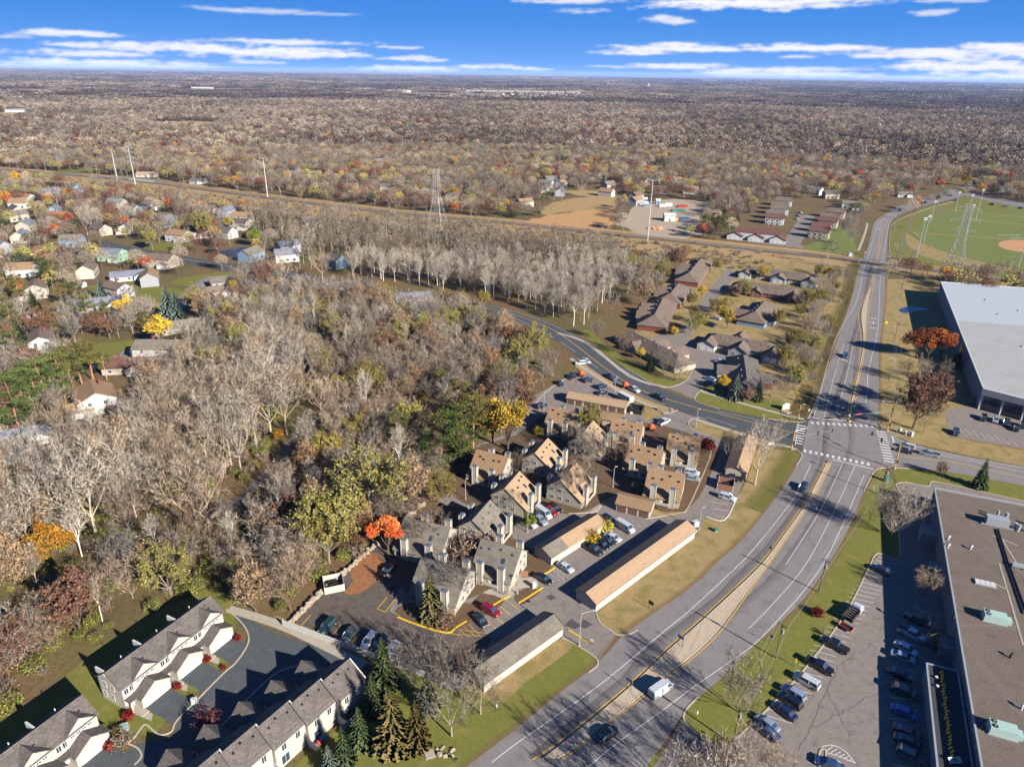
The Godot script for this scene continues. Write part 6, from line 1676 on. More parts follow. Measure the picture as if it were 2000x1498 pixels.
func build_towers_and_poles() -> void:
	lattice_tower("steel lattice pylon in the middle of the bare woods", xz(-59,-549), 44.0, -0.35)
	lattice_tower("steel lattice pylon between the pale warehouse and the ball park", xz(263,-418), 44.5, -0.35)
	for q in [["tallest white transmission pole with four arms at upper left", xz(-369,-707), 42.0, 4], ["white transmission pole left of the tallest one", xz(-414,-759), 33.0, 1], ["white transmission pole at the railway bend", xz(-232,-679), 36.0, 1], ["pale pole by the gravel yard", xz(96,-509), 44.0, 1], ["far white pole above the long street", xz(-826,-1713), 34.0, 1], ["far white pole left of the estate", xz(-706,-2297), 34.0, 1], ["far white pole above the middle woods", xz(-859,-2016), 30.0, 1], ["far white pole in front of the estate", xz(-583,-2726), 34.0, 1], ["far pale mast beside the estate", xz(-778,-4959), 60.0, 1]]:
		steel_pole(q[0], q[1], q[2], q[3])
	var tops := [
		wood_pole("wooden utility pole below the frame edge beside the exit", xz(40.7,-91.1), 9.4),
		wood_pole("wooden utility pole beside the blue sign", xz(55.4,-112), 9.4),
		wood_pole("wooden utility pole at the top of the lawn strip", xz(72.4,-132.7), 9.6),
		wood_pole("wooden utility pole by the round bare tree", xz(106.9,-175.3), 9.6),
		wood_pole("wooden utility pole at the north east crossing corner", xz(128.8,-216.3), 13.0),
		wood_pole("wooden utility pole beside the rust coloured oak", xz(174,-305), 9.6),
		wood_pole("wooden utility pole by the warehouse pond", xz(210,-373), 9.6),
		wood_pole("wooden utility pole north of the railway crossing", xz(260,-477), 10.0)]
	for i in tops.size() - 1:
		var span := thing("power_cable", "power cables of the utility line, %s span" % ["first", "second", "third", "fourth", "fifth", "sixth", "seventh"][i], "cable", Vector2(tops[i].x, tops[i].z))
		for off in [-1.0, -0.4, 1.0]:
			var st := mb()
			var d := v3(off, 0, off * 0.7)
			for k in 8:
				var a: Vector3 = tops[i].lerp(tops[i + 1], k / 8.0) - v3(0, sin(PI * k / 8.0) * 0.8, 0)
				var b: Vector3 = tops[i].lerp(tops[i + 1], (k + 1) / 8.0) - v3(0, sin(PI * (k + 1) / 8.0) * 0.8, 0)
				tube(st, a + d - v3(tops[i].x, 0, tops[i].z), b + d - v3(tops[i].x, 0, tops[i].z), 0.016, 0.016, 3)
			part("wire", done(st), M.zinc, span)
	street_lamp("tall grey lamp at the lower apartment entrance", xz(14.9,-114.6), 8.6, Vector2(2.6, -0.5), M.zinc)
	for q in [["short lamp post by the white utility box", xz(50,-156.9), 6.6], ["lamp post in the court between fourplexes", xz(29.8,-177.3), 6.5], ["lamp post on the upper entrance island", xz(63,-216.5), 6.5], ["lamp post beside the upper parking row", xz(11.5,-228.9), 6.5], ["lamp post behind the grey fourplex by the woods", xz(-12.6,-169.7), 6.5], ["dark lamp post on the verge of the side road", xz(39,-245.5), 5.5], ["lamp post by the white cars of the court", xz(4.6,-154.6), 6.0], ["lamp post on the grass west of the entrance bay", xz(1.9,-130.6), 4.5]]:
		street_lamp(q[0], q[1], q[2], Vector2(0.5, 0.0), M.zinc)
	for q in [["lamp on the verge beside the railway crossing", xz(256,-472), 9.0], ["lamp at the curve above the ball park", xz(330,-622), 9.0], ["lamp on the curve beyond the ball park", xz(370,-663), 9.0], ["lamp beside the road north of the crossing", xz(151,-261), 9.0]]:
		street_lamp(q[0], q[1], q[2], Vector2(-2.4, 0.4), M.zinc)
	for q in [["floodlight pole at the near left of the ball park", xz(260,-454), 30.0], ["floodlight pole behind the near left one", xz(301,-521), 20.0], ["floodlight pole at the left foul line", xz(349,-601), 18.0], ["floodlight pole at the far end of the field", xz(400,-655), 18.0], ["floodlight pole in the middle of the ball park", xz(347,-547), 24.0], ["floodlight pole behind the middle one", xz(395,-615), 26.0], ["floodlight pole at the right picture edge", xz(324,-449), 20.0], ["short floodlight pole by the far road", xz(420,-667), 14.0]]:
		var o := thing("floodlight_pole", q[0], "floodlight", q[1], 0.3, "floodlights round the ball park")
		part("pole", pipe(Vector3.ZERO, v3(0, q[2], 0), 0.3, 0.16, 7), M.zinc, o)
		for k in 2: part("lamp_bar", box(v3(0, q[2] - 0.2 - k * 1.0, 0), v3(3.0, 0.5, 0.5)), M.zinc, o)
	signal_mast("yellow traffic signal with a long arm at the south west corner", xz(90.6,-201.9), 6.6, Vector2(14.0, -3.6) , Vector2(4.0, -1.0), [0.62, 0.98], [])
	signal_mast("yellow traffic signal with red and teal signs at the north east corner", xz(128.2,-215.9), 11.0, Vector2(-15.5, 4.5), Vector2(-4.5, 1.2), [0.98, 0.68], [[0.38, 2.4, M.green_metal], [0.84, 1.8, M.red]])
	signal_mast("yellow traffic signal at the south east corner by the lawn", xz(118.2,-190.4), 9.0, Vector2(-3.6, -11.0), Vector2(-0.9, -3.0), [0.6, 0.95], [])
	signal_mast("yellow traffic signal at the north west corner by the white sign", xz(101,-224.4), 5.6, Vector2(3.0, 8.0), Vector2(0.5, 1.2), [0.7], [])
	# railway crossing
	var c := thing("crossing_gantry", "white signal gantry over the road at the railway crossing", "railway signal", xz(224,-455), turn_of(xz(224,-455), xz(241,-445)))
	var len := (xz(224,-455)).distance_to(xz(241,-445))
	part("beam", box(v3(len / 2, 2.4, 0), v3(len, 0.6, 0.8)), M.enamel, c)
	for x in [0.2, len - 0.2]: part("post", box(v3(x, 1.2, 0), v3(0.4, 2.4, 0.4)), M.enamel, c)
	for x in [0.3, 0.7]: part("signal_head", box(v3(len * x, 1.8, 0.3), v3(0.9, 0.5, 0.3)), M.black, c)
	for q in [["crossing gate signal left of the road", xz(235,-471)], ["crossing gate signal right of the road", xz(246,-460)], ["grey crossing control box by the tracks", xz(227,-475)]]:
		var s := thing("crossing_signal", q[0], "railway signal", q[1])
		if q[0].begins_with("grey"):
			part("cabinet", box(v3(0, 1.1, 0), v3(2.4, 2.2, 1.8)), M.zinc, s)
			part("cabinet_roof", box(v3(0, 2.28, 0), v3(2.7, 0.16, 2.1)), M.blue_siding, s)
		else:
			part("post", pipe(Vector3.ZERO, v3(0, 3.8, 0), 0.1, 0.1, 6), M.zinc, s)
			part("crossbuck", box(v3(0, 3.5, 0.1), v3(1.2, 0.3, 0.06)), M.enamel, s)
			part("lights", box(v3(0, 2.7, 0.1), v3(1.0, 0.4, 0.2)), M.black, s)

func sign_on_posts(label: String, at: Vector2, turn: float, h: float, size: Vector2, plate: Material, posts := 1, tilt := 0.0) -> void:
	var o := thing("road_sign", label, "sign", at, turn)
	for k in posts:
		var x := 0.0 if posts == 1 else (k - 0.5) * size.x * 0.7
		part("post", box(v3(x, h / 2, 0), v3(0.09, h, 0.09)), M.wood, o)
	part("plate", box(Vector3.ZERO, v3(size.x, size.y, 0.05)), plate, o, Transform3D(Basis(Vector3.BACK, tilt), v3(0, h - size.y * 0.3, 0.08)))

func rocks(st_count: int, sd: int) -> ArrayMesh:
	var r := RandomNumberGenerator.new()
	r.seed = sd
	var st := mb()
	for i in st_count:
		boulder(st, v3(r.randf_range(-1.6, 1.6), 0.1, r.randf_range(-1.1, 1.1)), r.randf_range(0.25, 0.5), r)
	return done(st)

func boulder(st: SurfaceTool, c: Vector3, s: float, r: RandomNumberGenerator) -> void:
	var rings: Array = []
	for i in 4:
		var ring: Array[Vector3] = []
		var ph := PI * (i + 0.5) / 4.0 - PI / 2
		for k in 6:
			var th := TAU * k / 6.0
			ring.append(c + v3(cos(ph) * cos(th) * 1.2, sin(ph) * 0.8, cos(ph) * sin(th)) * s * r.randf_range(0.8, 1.2))
		rings.append(ring)
	for i in 3:
		for k in 6:
			quad(st, rings[i + 1][(k + 1) % 6], rings[i + 1][k], rings[i][k], rings[i][(k + 1) % 6])
	for k in 6: tri(st, c + v3(0, s * 0.85, 0), rings[3][k], rings[3][(k + 1) % 6])

func build_small_things() -> void:
	# picket fence
	var fence := thing("picket_fence", "weathered white picket fence between the townhouse court and the old car park", "fence", Vector2.ZERO)
	var line := PackedVector2Array([xz(-48.9,-119.3), xz(-24.8,-109.1), xz(-15.5,-105)])
	var picket := box(v3(0, 0.88, 0), v3(0.2, 1.76, 0.04))
	for i in 2:
		var a := line[i]
		var b := line[i + 1]
		var n := int(a.distance_to(b) / 0.3)
		for k in n:
			var p := a.lerp(b, (k + 0.5) / n)
			part("picket", picket, M.fence_wood, fence, turned(turn_of(a, b), v3(p.x, 0.0 + 0.05 * sin(k * 0.7), p.y)))
		for y in [0.45, 1.35]:
			part("rail", kerb_mesh(PackedVector2Array([a, b]), 0.07, y, y + 0.1), M.fence_wood, fence)
	# boulder wall
	var wall := thing("stone_wall", "low wall of pale boulders between woods and car park", "wall", Vector2.ZERO)
	var path := smooth([xz(-47.4,-120), xz(-45.1,-125.2), xz(-42.9,-130.4), xz(-37.7,-140.3), xz(-33.8,-148.6)], 5)
	var path2 := smooth([xz(-30.1,-155.6), xz(-27.2,-161.6), xz(-24,-167.1)], 5)
	var r := RandomNumberGenerator.new()
	r.seed = 8
	var kinds: Array = []
	for i in 5:
		var st := mb()
		boulder(st, Vector3.ZERO, 0.5, r)
		kinds.append(done(st))
	for l in [resample(path, 74), resample(path2, 22)]:
		for p in l:
			for k in 2:
				part("stone", kinds[r.randi_range(0, 4)], M.stone, wall, Transform3D(Basis(Vector3.UP, r.randf_range(0, TAU)).scaled(Vector3.ONE * r.randf_range(0.6, 1.1)), v3(p.x + r.randf_range(-0.4, 0.4), 0.15 + k * 0.4, p.y + r.randf_range(-0.3, 0.3))))
	# walls round bins
	for q in [["pale walled bin enclosure at the corner of the old lot", xz(-40.8,-132.2), 0.35, M.cream_siding], ["brown fenced bin enclosure beside the white SUV", xz(62.9,-178.5), -0.35, M.cedar], ["dark fenced bin enclosure by the seven door garage", xz(44.5,-228.3), -0.38, M.iron]]:
		var o := thing("bin_enclosure", q[0], "enclosure", q[1], q[2])
		for k in 4:
			var t := turned(k * PI / 2, Vector3.ZERO)
			part("panel", box(v3(0, 0.95, 2.2), v3(4.3, 1.9, 0.12)), q[3], o, t)
			part("post", box(v3(2.15, 1.0, 2.2), v3(0.2, 2.06, 0.2)), M.trim if q[3] != M.iron else M.iron, o, t)
		var bin := thing("waste_bin", "dark waste container inside the %s" % q[0].substr(0, q[0].find(" enclosure")), "bin", q[1], q[2])
		part("body", box(v3(0, 0.65, 0), v3(2.0, 1.2, 1.4)), M.iron, bin)
		part("lid", box(v3(0, 1.3, 0), v3(2.1, 0.1, 1.5)), M.black, bin)
	# signs and posts
	for q in [["two post sign in the median, lowest one", xz(23.7,-103.3)], ["two post sign in the median, second from below", xz(28.9,-108.2)], ["single post sign in the wide median", xz(36.2,-115)]]:
		sign_on_posts(q[0], q[1], -0.8, 2.8, Vector2(1.5, 0.9), M.old_paint, 2)
	sign_on_posts("brown board on two posts in the dry grass bank", xz(31.9,-126.1), -0.8, 2.2, Vector2(1.3, 0.9), M.iron, 2)
	sign_on_posts("small blue sign beside the wooden pole", xz(55.5,-116), -0.8, 2.4, Vector2(0.75, 0.6), M.blue_sign)
	sign_on_posts("blue sign in the narrow median below the crossing", xz(65.4,-146.6), -0.8, 2.4, Vector2(0.7, 0.6), M.blue_sign)
	sign_on_posts("orange diamond warning sign near the painted cross", xz(180,-326), 0.2, 2.8, Vector2(1.0, 1.0), M.bright_yellow, 1, PI / 4)
	sign_on_posts("yellow diamond warning sign by the tracks", xz(232,-435), 0.2, 2.8, Vector2(1.1, 1.1), M.bright_yellow, 1, PI / 4)
	sign_on_posts("keep right sign at the median tip above the crossing", xz(118.2,-223.4), 0.1, 2.2, Vector2(0.7, 0.8), M.white_paint)
	sign_on_posts("yellow marker at the median tip above the crossing", xz(117.5,-221), 0.1, 1.2, Vector2(0.6, 0.6), M.bright_yellow)
	sign_on_posts("sign at the median tip below the crossing", xz(97,-191), 0.1, 2.2, Vector2(0.7, 0.8), M.iron)
	sign_on_posts("two small signs by the entrance kerb", xz(17.6,-115.2), -0.4, 1.3, Vector2(0.6, 0.5), M.white_paint, 2)
	sign_on_posts("white sign by the west crossing corner", xz(84.5,-203.7), 0.4, 1.4, Vector2(2.2, 1.0), M.white_paint, 2)
	sign_on_posts("yellow guy marker beside the black pickups", xz(58.5,-109.8), 0.0, 2.0, Vector2(0.14, 1.2), M.bright_yellow)
	sign_on_posts("white street marker post on the exit lawn", xz(35.5,-96.9), 0.0, 1.6, Vector2(0.2, 0.8), M.white_paint)
	sign_on_posts("white marker post on the corner lawn", xz(-2,-98.3), 0.0, 1.0, Vector2(0.3, 0.7), M.white_paint)
	sign_on_posts("small dark sign on the bottom lawn", xz(-8.8,-86.7), 0.0, 1.2, Vector2(0.6, 0.5), M.iron)
	sign_on_posts("white notice at the north crossing corner", xz(106.5,-229.5), 0.3, 1.3, Vector2(0.5, 0.7), M.white_paint)
	# boxes and hydrants
	for q in [["green cabinet at the south east crossing corner", xz(112,-183), v3(1.0, 1.9, 1.0), M.green_metal], ["pale utility box by the tan garage end", xz(49.4,-158.5), v3(1.6, 1.5, 1.0), M.enamel], ["small green utility box in the verge", xz(54.3,-156.3), v3(0.9, 0.8, 0.7), M.green_metal], ["leftmost pale cabinet under the rust oak", xz(131.9,-214.9), v3(1.0, 1.6, 0.8), M.mint_metal], ["middle pale cabinet under the rust oak", xz(133.3,-213.5), v3(1.2, 1.2, 0.9), M.enamel], ["rightmost pale cabinet under the rust oak", xz(134.6,-212.4), v3(1.0, 1.6, 0.8), M.mint_metal], ["pale transformer box beside the townhouse kerb", xz(-69.5,-92.6), v3(1.3, 0.9, 1.0), M.mint_metal], ["dark mailbox block on the townhouse lawn", xz(-59.2,-98.5), v3(1.1, 1.2, 0.6), M.enamel], ["round concrete lid on the bottom lawn", xz(-13.6,-88.2), v3(1.5, 0.15, 1.5), M.concrete], ["white electric box by the apartment walk", xz(5.8,-132.9), v3(0.9, 1.5, 0.7), M.enamel], ["bright box by the sidewalk of the side road", xz(42.4,-226.6), v3(0.9, 0.6, 0.6), M.enamel]]:
		var o := thing("utility_box", q[0], "utility box", q[1], 0.4)
		var s: Vector3 = q[2]
		part("casing", box(v3(0, s.y / 2, 0), s), q[3], o)
		part("plinth", box(v3(0, 0.05, 0), v3(s.x + 0.3, 0.1, s.z + 0.3)), M.concrete, o)
		part("lid", box(v3(0, s.y + 0.03, 0), v3(s.x + 0.08, 0.06, s.z + 0.08)), q[3], o)
	# monument sign with boulders
	var mon := thing("monument_sign", "white entrance sign with boulders on the corner lawn", "sign", xz(98.9,-231.8), 0.4)
	part("board", box(v3(0, 1.3, 0), v3(3.2, 1.8, 0.4)), M.enamel, mon)
	part("cap", box(v3(0, 2.3, 0), v3(1.6, 0.5, 0.42)), M.enamel, mon)
	part("plinth", box(v3(0, 0.2, 0), v3(3.8, 0.4, 0.9)), M.stone, mon)
	tag(part("boulder_pile", rocks(14, 3), M.stone, self), "pale boulders round the white entrance sign", "rocks").position = v3((xz(98.3,-229.3)).x, 0, (xz(98.3,-229.3)).y)
	tag(part("boulder_pile", rocks(12, 4), M.stone, self), "pink stone heap on the bottom lawn", "rocks").position = v3((xz(-10.9,-88.7)).x, 0, (xz(-10.9,-88.7)).y)
	var slab := thing("entrance_wall", "low stone entrance wall by the side road", "sign", xz(54.5,-229.1), -0.4)
	part("slab", box(v3(0, 0.6, 0), v3(4.6, 1.2, 0.5)), M.stone, slab)
	part("pillar", box(v3(2.6, 0.8, 0), v3(0.8, 1.6, 0.8)), M.stone, slab)
	# bricks of colour: bushes are grown with the trees
	var well := thing("cedar_screen", "red brown cedar screen beside the sunlit gable", "fence", xz(3.4,-136.5), 0.2)
	for k in 5: part("plank", box(v3(-1.2 + k * 0.5, 0.9, 0), v3(0.48, 1.8, 0.06)), M.cedar, well)
	part("patio_slab", box(v3(0.4, 0.08, 2.0), v3(5.0, 0.12, 3.4)), M.concrete, well)
	var screen := thing("patio_screen", "white curved patio screen behind the stepped townhouse row", "fence", xz(-28.7,-94.6), 1.0)
	for k in 8:
		part("panel", box(v3(-2.0 + k * 0.55, 0.8, 0.25 * sin(k * 0.5)), v3(0.53, 1.6, 0.06)), M.white_siding, screen)
	for q in [["folded blue patio umbrella behind the townhouse row", xz(-32.8,-90.6), M.blue_sign], ["red grill on the townhouse patio", xz(-33.4,-89.6), M.red]]:
		var o := thing("patio_thing", q[0], "patio furniture", q[1])
		part("stem", pipe(Vector3.ZERO, v3(0, 1.1, 0), 0.06, 0.06, 6), M.iron, o)
		part("top", pipe(v3(0, 0.9, 0), v3(0, 1.5, 0), 0.7, 0.1, 8), q[2], o)
	# equipment with orange drums
	for q in [["orange drum machine in the upper corner of the lot", xz(27.6,-259.4)], ["orange drum machine behind the white truck", xz(43.6,-249)], ["orange drum machine beside the fourplex gable", xz(47.4,-213.4)]]:
		var o := thing("drum_machine", q[0], "machine", q[1], 0.4, "orange drum machines of the road crew")
		var st := mb()
		tube(st, v3(-0.9, 1.2, 0), v3(-0.3, 1.7, 0), 0.7, 1.1, 12, false)
		tube(st, v3(-0.3, 1.7, 0), v3(0.4, 2.2, 0), 1.1, 0.9, 12, true)
		part("drum", done(st), M.orange, o)
		part("chassis", box(v3(0, 0.7, 0), v3(2.6, 0.35, 1.1)), M.iron, o)
		part("hopper", box(v3(1.0, 1.1, 0), v3(0.7, 0.6, 0.9)), M.orange, o)
		for s in [-0.7, 0.7]: part("wheel", wheel_mesh(0.4, 0.24), M.black, o, moved(v3(0, 0.4, s)))
	for q in [xz(22.3,-253.1), xz(23.5,-254.1), xz(25.5,-253.2)]:
		var o := thing("traffic_cone", "small orange cone in the upper lot, one of three beside the drum machine", "cone", q, 0.0, "orange cones in the upper lot")
		part("cone", pipe(Vector3.ZERO, v3(0, 0.9, 0), 0.24, 0.05, 8), M.orange, o)
	# the gravel yard
	for q in [["blue portable cabin at the back left of the gravel yard", xz(123,-684), 4.0, 3.4, M.blue_siding], ["blue portable cabin in front of the back left one", xz(120,-661), 4.0, 3.0, M.blue_siding], ["blue portable cabin right of the pale pole", xz(134,-676), 4.0, 3.4, M.blue_siding], ["pale blue shed in the middle of the gravel yard", xz(128,-593), 9.0, 5.0, M.white_siding]]:
		var o := gable_house("yard_cabin", q[0], q[1] - Vector2(q[2] / 2, 0), q[1] + Vector2(q[2] / 2, 0), q[2] * 0.8, q[3], q[3] + 1.2, q[4], M.enamel, "", "cabin")
		door(o, "door", v3(0, 0, q[2] * 0.4), 0, 1.2, 2.1, M.blue_sign)
	for q in [["green flat container in the gravel yard", xz(145,-637), v3(12, 1.6, 3), M.green_metal], ["red container in the gravel yard", xz(153,-659), v3(9, 1.8, 3), M.red], ["white tank trailer in the gravel yard", xz(135,-660), v3(6, 2.4, 3), M.enamel], ["white loader body in the gravel yard", xz(141,-663), v3(7, 3, 3), M.enamel], ["blue tarpaulin heap in the gravel yard", xz(141,-598), v3(10, 1.4, 7), M.tarp], ["yellow digger beside the pale blue shed", xz(133,-591), v3(4, 2.6, 2.4), M.signal_yellow]]:
		var o := thing("yard_load", q[0], "container", q[1], 0.1)
		part("body", box(v3(0, q[2].y / 2 + 0.2, 0), q[2]), q[3], o)
		part("skid", box(v3(0, 0.12, 0), v3(q[2].x * 0.9, 0.24, q[2].z * 0.7)), M.iron, o)
	for q in [xz(110,-558), xz(112,-560)]:
		tag(part("sand_heap", rocks(20, int(q.x)), M.dirt, self, Transform3D(Basis().scaled(v3(3, 3, 3)), v3(q.x, 0, q.y))), "heap of orange sand at the edge of the gravel yard", "heap", "sand heaps in the yard")
	# ball park
	for q in [["chain link backstop beside the dirt infield", xz(383,-537)], ["players bench at the third base line", xz(381,-548)]]:
		var o := thing("backstop", q[0], "fence", q[1], 0.1)
		part("frame", box(v3(0, 1.2, 0), v3(18, 0.12, 0.12)), M.zinc, o)
		for k in 7: part("post", box(v3(-9 + k * 3, 0.75, 0), v3(0.12, 1.5, 0.12)), M.zinc, o)
	var of := thing("outfield_fence", "chain link fence round the outfield", "fence", Vector2.ZERO)
	var ol := resample(smooth([xz(312,-556), xz(303,-521), xz(306,-481), xz(326,-446), xz(346,-429)], 4), 60)
	part("top_rail", kerb_mesh(ol, 0.08, 1.2, 1.28), M.zinc, of)
	for p in ol: part("post", box(v3(p.x, 0.6, p.y), v3(0.08, 1.2, 0.08)), M.zinc, of)

func wheel_mesh(r: float, w: float) -> ArrayMesh:
	var st := mb()
	tube(st, v3(0, 0, -w / 2), v3(0, 0, w / 2), r, r, 12)
	for s in [-1.0, 1.0]:
		for k in 12:
			var a := TAU * k / 12
			var b := TAU * (k + 1) / 12
			var p := v3(cos(a) * r, sin(a) * r, s * w / 2)
			var q := v3(cos(b) * r, sin(b) * r, s * w / 2)
			if s > 0: tri(st, v3(0, 0, s * w / 2), q, p)
			else: tri(st, v3(0, 0, s * w / 2), p, q)
	return done(st)

# a shell through stations along x: [x, bottom, top, half width at the bottom, half width at the top]; its edges are chamfered
func shell(stations: Array) -> ArrayMesh:
	var st := mb()
	var rings: Array = []
	for s in stations:
		var x: float = s[0]
		var y0: float = s[1]
		var y1: float = s[2]
		var c := minf(0.1, (y1 - y0) * 0.3)
		rings.append([v3(x, y0, -s[3]), v3(x, y1 - c, -lerpf(s[3], s[4], 0.8)), v3(x, y1, -s[4] + c), v3(x, y1, s[4] - c), v3(x, y1 - c, lerpf(s[3], s[4], 0.8)), v3(x, y0, s[3])])
	for i in rings.size() - 1:
		for k in 5:
			quad(st, rings[i][k], rings[i + 1][k], rings[i + 1][k + 1], rings[i][k + 1])
		quad(st, rings[i][5], rings[i + 1][5], rings[i + 1][0], rings[i][0])
	for e in [0, rings.size() - 1]:
		var g: Array = rings[e]
		for k in range(1, 5):
			if e == 0: tri(st, g[0], g[k], g[k + 1])
			else: tri(st, g[0], g[k + 1], g[k])
	return done(st)

var car_kinds := {}

# length, belt height, roof height, cabin start and end (from the rear), bonnet height, tail height
func car_kind(kind: String) -> Node3D:
	if car_kinds.has(kind): return car_kinds[kind]
	var d: Dictionary = {
		"sedan": {"l": 4.8, "w": 0.92, "belt": 0.92, "roof": 1.45, "c": [-1.75, -1.0, 0.55, 1.3], "bonnet": 0.86, "tail": 0.98},
		"suv": {"l": 4.75, "w": 0.95, "belt": 1.08, "roof": 1.74, "c": [-2.2, -1.9, 0.5, 1.25], "bonnet": 1.02, "tail": 1.08},
		"minivan": {"l": 5.1, "w": 0.98, "belt": 1.05, "roof": 1.78, "c": [-2.4, -2.15, 0.9, 1.75], "bonnet": 1.0, "tail": 1.05},
		"pickup": {"l": 5.8, "w": 0.99, "belt": 1.14, "roof": 1.86, "c": [-0.85, -0.65, 0.75, 1.4], "bonnet": 1.1, "tail": 1.14},
		"van": {"l": 5.7, "w": 1.0, "belt": 1.3, "roof": 2.15, "c": [-2.8, -2.75, 1.35, 2.05], "bonnet": 1.2, "tail": 1.3},
	}[kind]
	var o := Node3D.new()
	o.name = "prototype"
	var l: float = d.l / 2
	var w: float = d.w
	var c: Array = d.c
	var body := part("body", shell([
		[-l, 0.45, d.tail - 0.2, w * 0.86, w * 0.82], [-l + 0.18, 0.26, d.tail, w * 0.96, w * 0.93], [-l * 0.6, 0.22, maxf(d.tail, d.belt), w, w * 0.95], [c[0], 0.22, d.belt, w, w * 0.95],
		[c[3], 0.22, d.belt, w, w * 0.95], [l * 0.8, 0.24, d.bonnet, w * 0.98, w * 0.9], [l - 0.16, 0.28, d.bonnet - 0.1, w * 0.92, w * 0.85], [l, 0.42, d.bonnet - 0.28, w * 0.8, w * 0.76]]), null, o)
	if kind == "van":
		part("window", shell([[0.75, 1.24, 2.0, w * 0.93, w * 0.85], [c[2] + 0.02, 1.24, 2.1, w * 0.93, w * 0.76], [c[3], 1.24, 1.32, w * 0.92, w * 0.88]]), M.glass, o)
	else: part("window", shell([[c[0], d.belt - 0.06, d.belt + 0.02, w * 0.92, w * 0.9], [c[1], d.belt - 0.06, d.roof - 0.05, w * 0.925, w * 0.76], [c[2], d.belt - 0.06, d.roof - 0.05, w * 0.925, w * 0.76], [c[3], d.belt - 0.06, d.belt + 0.02, w * 0.92, w * 0.88]]), M.glass, o)
	var roof := part("roof_panel", shell([[c[1] - 0.1, d.roof - 0.12, d.roof - 0.03, w * 0.79, w * 0.72], [c[1] + 0.2, d.roof - 0.12, d.roof, w * 0.8, w * 0.74], [c[2] - 0.2, d.roof - 0.12, d.roof, w * 0.8, w * 0.74], [c[2] + 0.06, d.roof - 0.12, d.roof - 0.03, w * 0.79, w * 0.72]]), null, o)
	var pil := mb()
	for s in [-1.0, 1.0]:
		for x in [[c[0] + 0.02, c[1]], [(c[1] + c[2]) * 0.5, (c[1] + c[2]) * 0.5], [c[3] - 0.02, c[2]]]:
			tube(pil, v3(x[0], d.belt, s * w * 0.92), v3(x[1], d.roof - 0.06, s * w * 0.77), 0.055, 0.05, 4)
	part("pillar", done(pil), null, o)
	if kind == "van":
		part("cargo_body", shell([[-2.82, 1.2, 2.05, w * 0.94, w * 0.84], [-2.7, 1.2, 2.16, w * 0.96, w * 0.84], [0.8, 1.2, 2.17, w * 0.96, w * 0.82], [1.3, 2.0, 2.15, w * 0.8, w * 0.72]]), null, o)
	if kind == "pickup":
		part("load_bed", box(v3(-1.85, 1.145, 0), v3(1.8, 0.02, 1.5)), M.black, o)
		part("tail_rail", box(v3(-2.75, 1.16, 0), v3(0.1, 0.06, 1.8)), M.iron, o)
	for sx in [-1.0, 1.0]:
		for sz in [-1.0, 1.0]:
			var wh := part("wheel", car_kinds.get("tyre") if car_kinds.has("tyre") else wheel_mesh(0.36, 0.24), M.black, o, moved(v3(sx * l * 0.62, 0.36, sz * (w - 0.1))))
			car_kinds.tyre = wh.mesh
			if not car_kinds.has("rim"): car_kinds.rim = wheel_mesh(0.21, 0.26)
			part("rim", car_kinds.rim, M.zinc, wh)
	for s in [-1.0, 1.0]:
		part("headlight", box(v3(l - 0.1, d.bonnet - 0.24, s * w * 0.66), v3(0.16, 0.15, 0.36)), M.white_paint, o)
		part("tail_light", box(v3(-l + 0.1, d.tail - 0.2, s * w * 0.72), v3(0.16, 0.18, 0.28)), M.red, o)
		part("mirror", box(v3(c[3] - 0.25, d.belt + 0.08, s * (w + 0.06)), v3(0.16, 0.14, 0.16)), M.black, o)
	car_kinds[kind] = o
	return o

var paints := {}
func paint_of(c: String) -> Material:
	if not paints.has(c):
		var t: Dictionary = {"white": [232, 234, 236], "black": [26, 27, 30], "dark": [44, 48, 54], "grey": [104, 110, 114], "silver": [176, 184, 192], "red": [164, 24, 30], "blue": [60, 84, 128], "bright blue": [44, 92, 200], "light blue": [160, 176, 198], "dark blue": [28, 44, 84], "dark green": [40, 70, 66], "brown": [92, 82, 72]}
		var m := plain(base(t[c][0], t[c][1], t[c][2], 0.36), 0.3, 0.1, 0.5)
		m.clearcoat_enabled = true
		m.clearcoat = 0.7
		m.clearcoat_roughness = 0.08
		paints[c] = m
	return paints[c]

func car(kind: String, colour: String, front: Vector2, rear: Vector2, label: String, group := "") -> Node3D:
	var k := car_kind(kind)
	var o: Node3D = k.duplicate()
	o.name = numbered({"sedan": "car", "suv": "suv", "minivan": "minivan", "pickup": "pickup_truck", "van": "cargo_van"}[kind])
	add_child(o)
	var c := (front + rear) / 2
	o.position = v3(c.x, 0.06, c.y)
	o.rotation.y = turn_of(rear, front)
	for p in ["body", "roof_panel", "pillar", "cargo_body"]:
		if o.has_node(p): (o.get_node(p) as MeshInstance3D).material_override = paint_of(colour)
	tag(o, label, "van" if kind == "van" or kind == "minivan" else ("pickup" if kind == "pickup" else "car"), group)
	return o

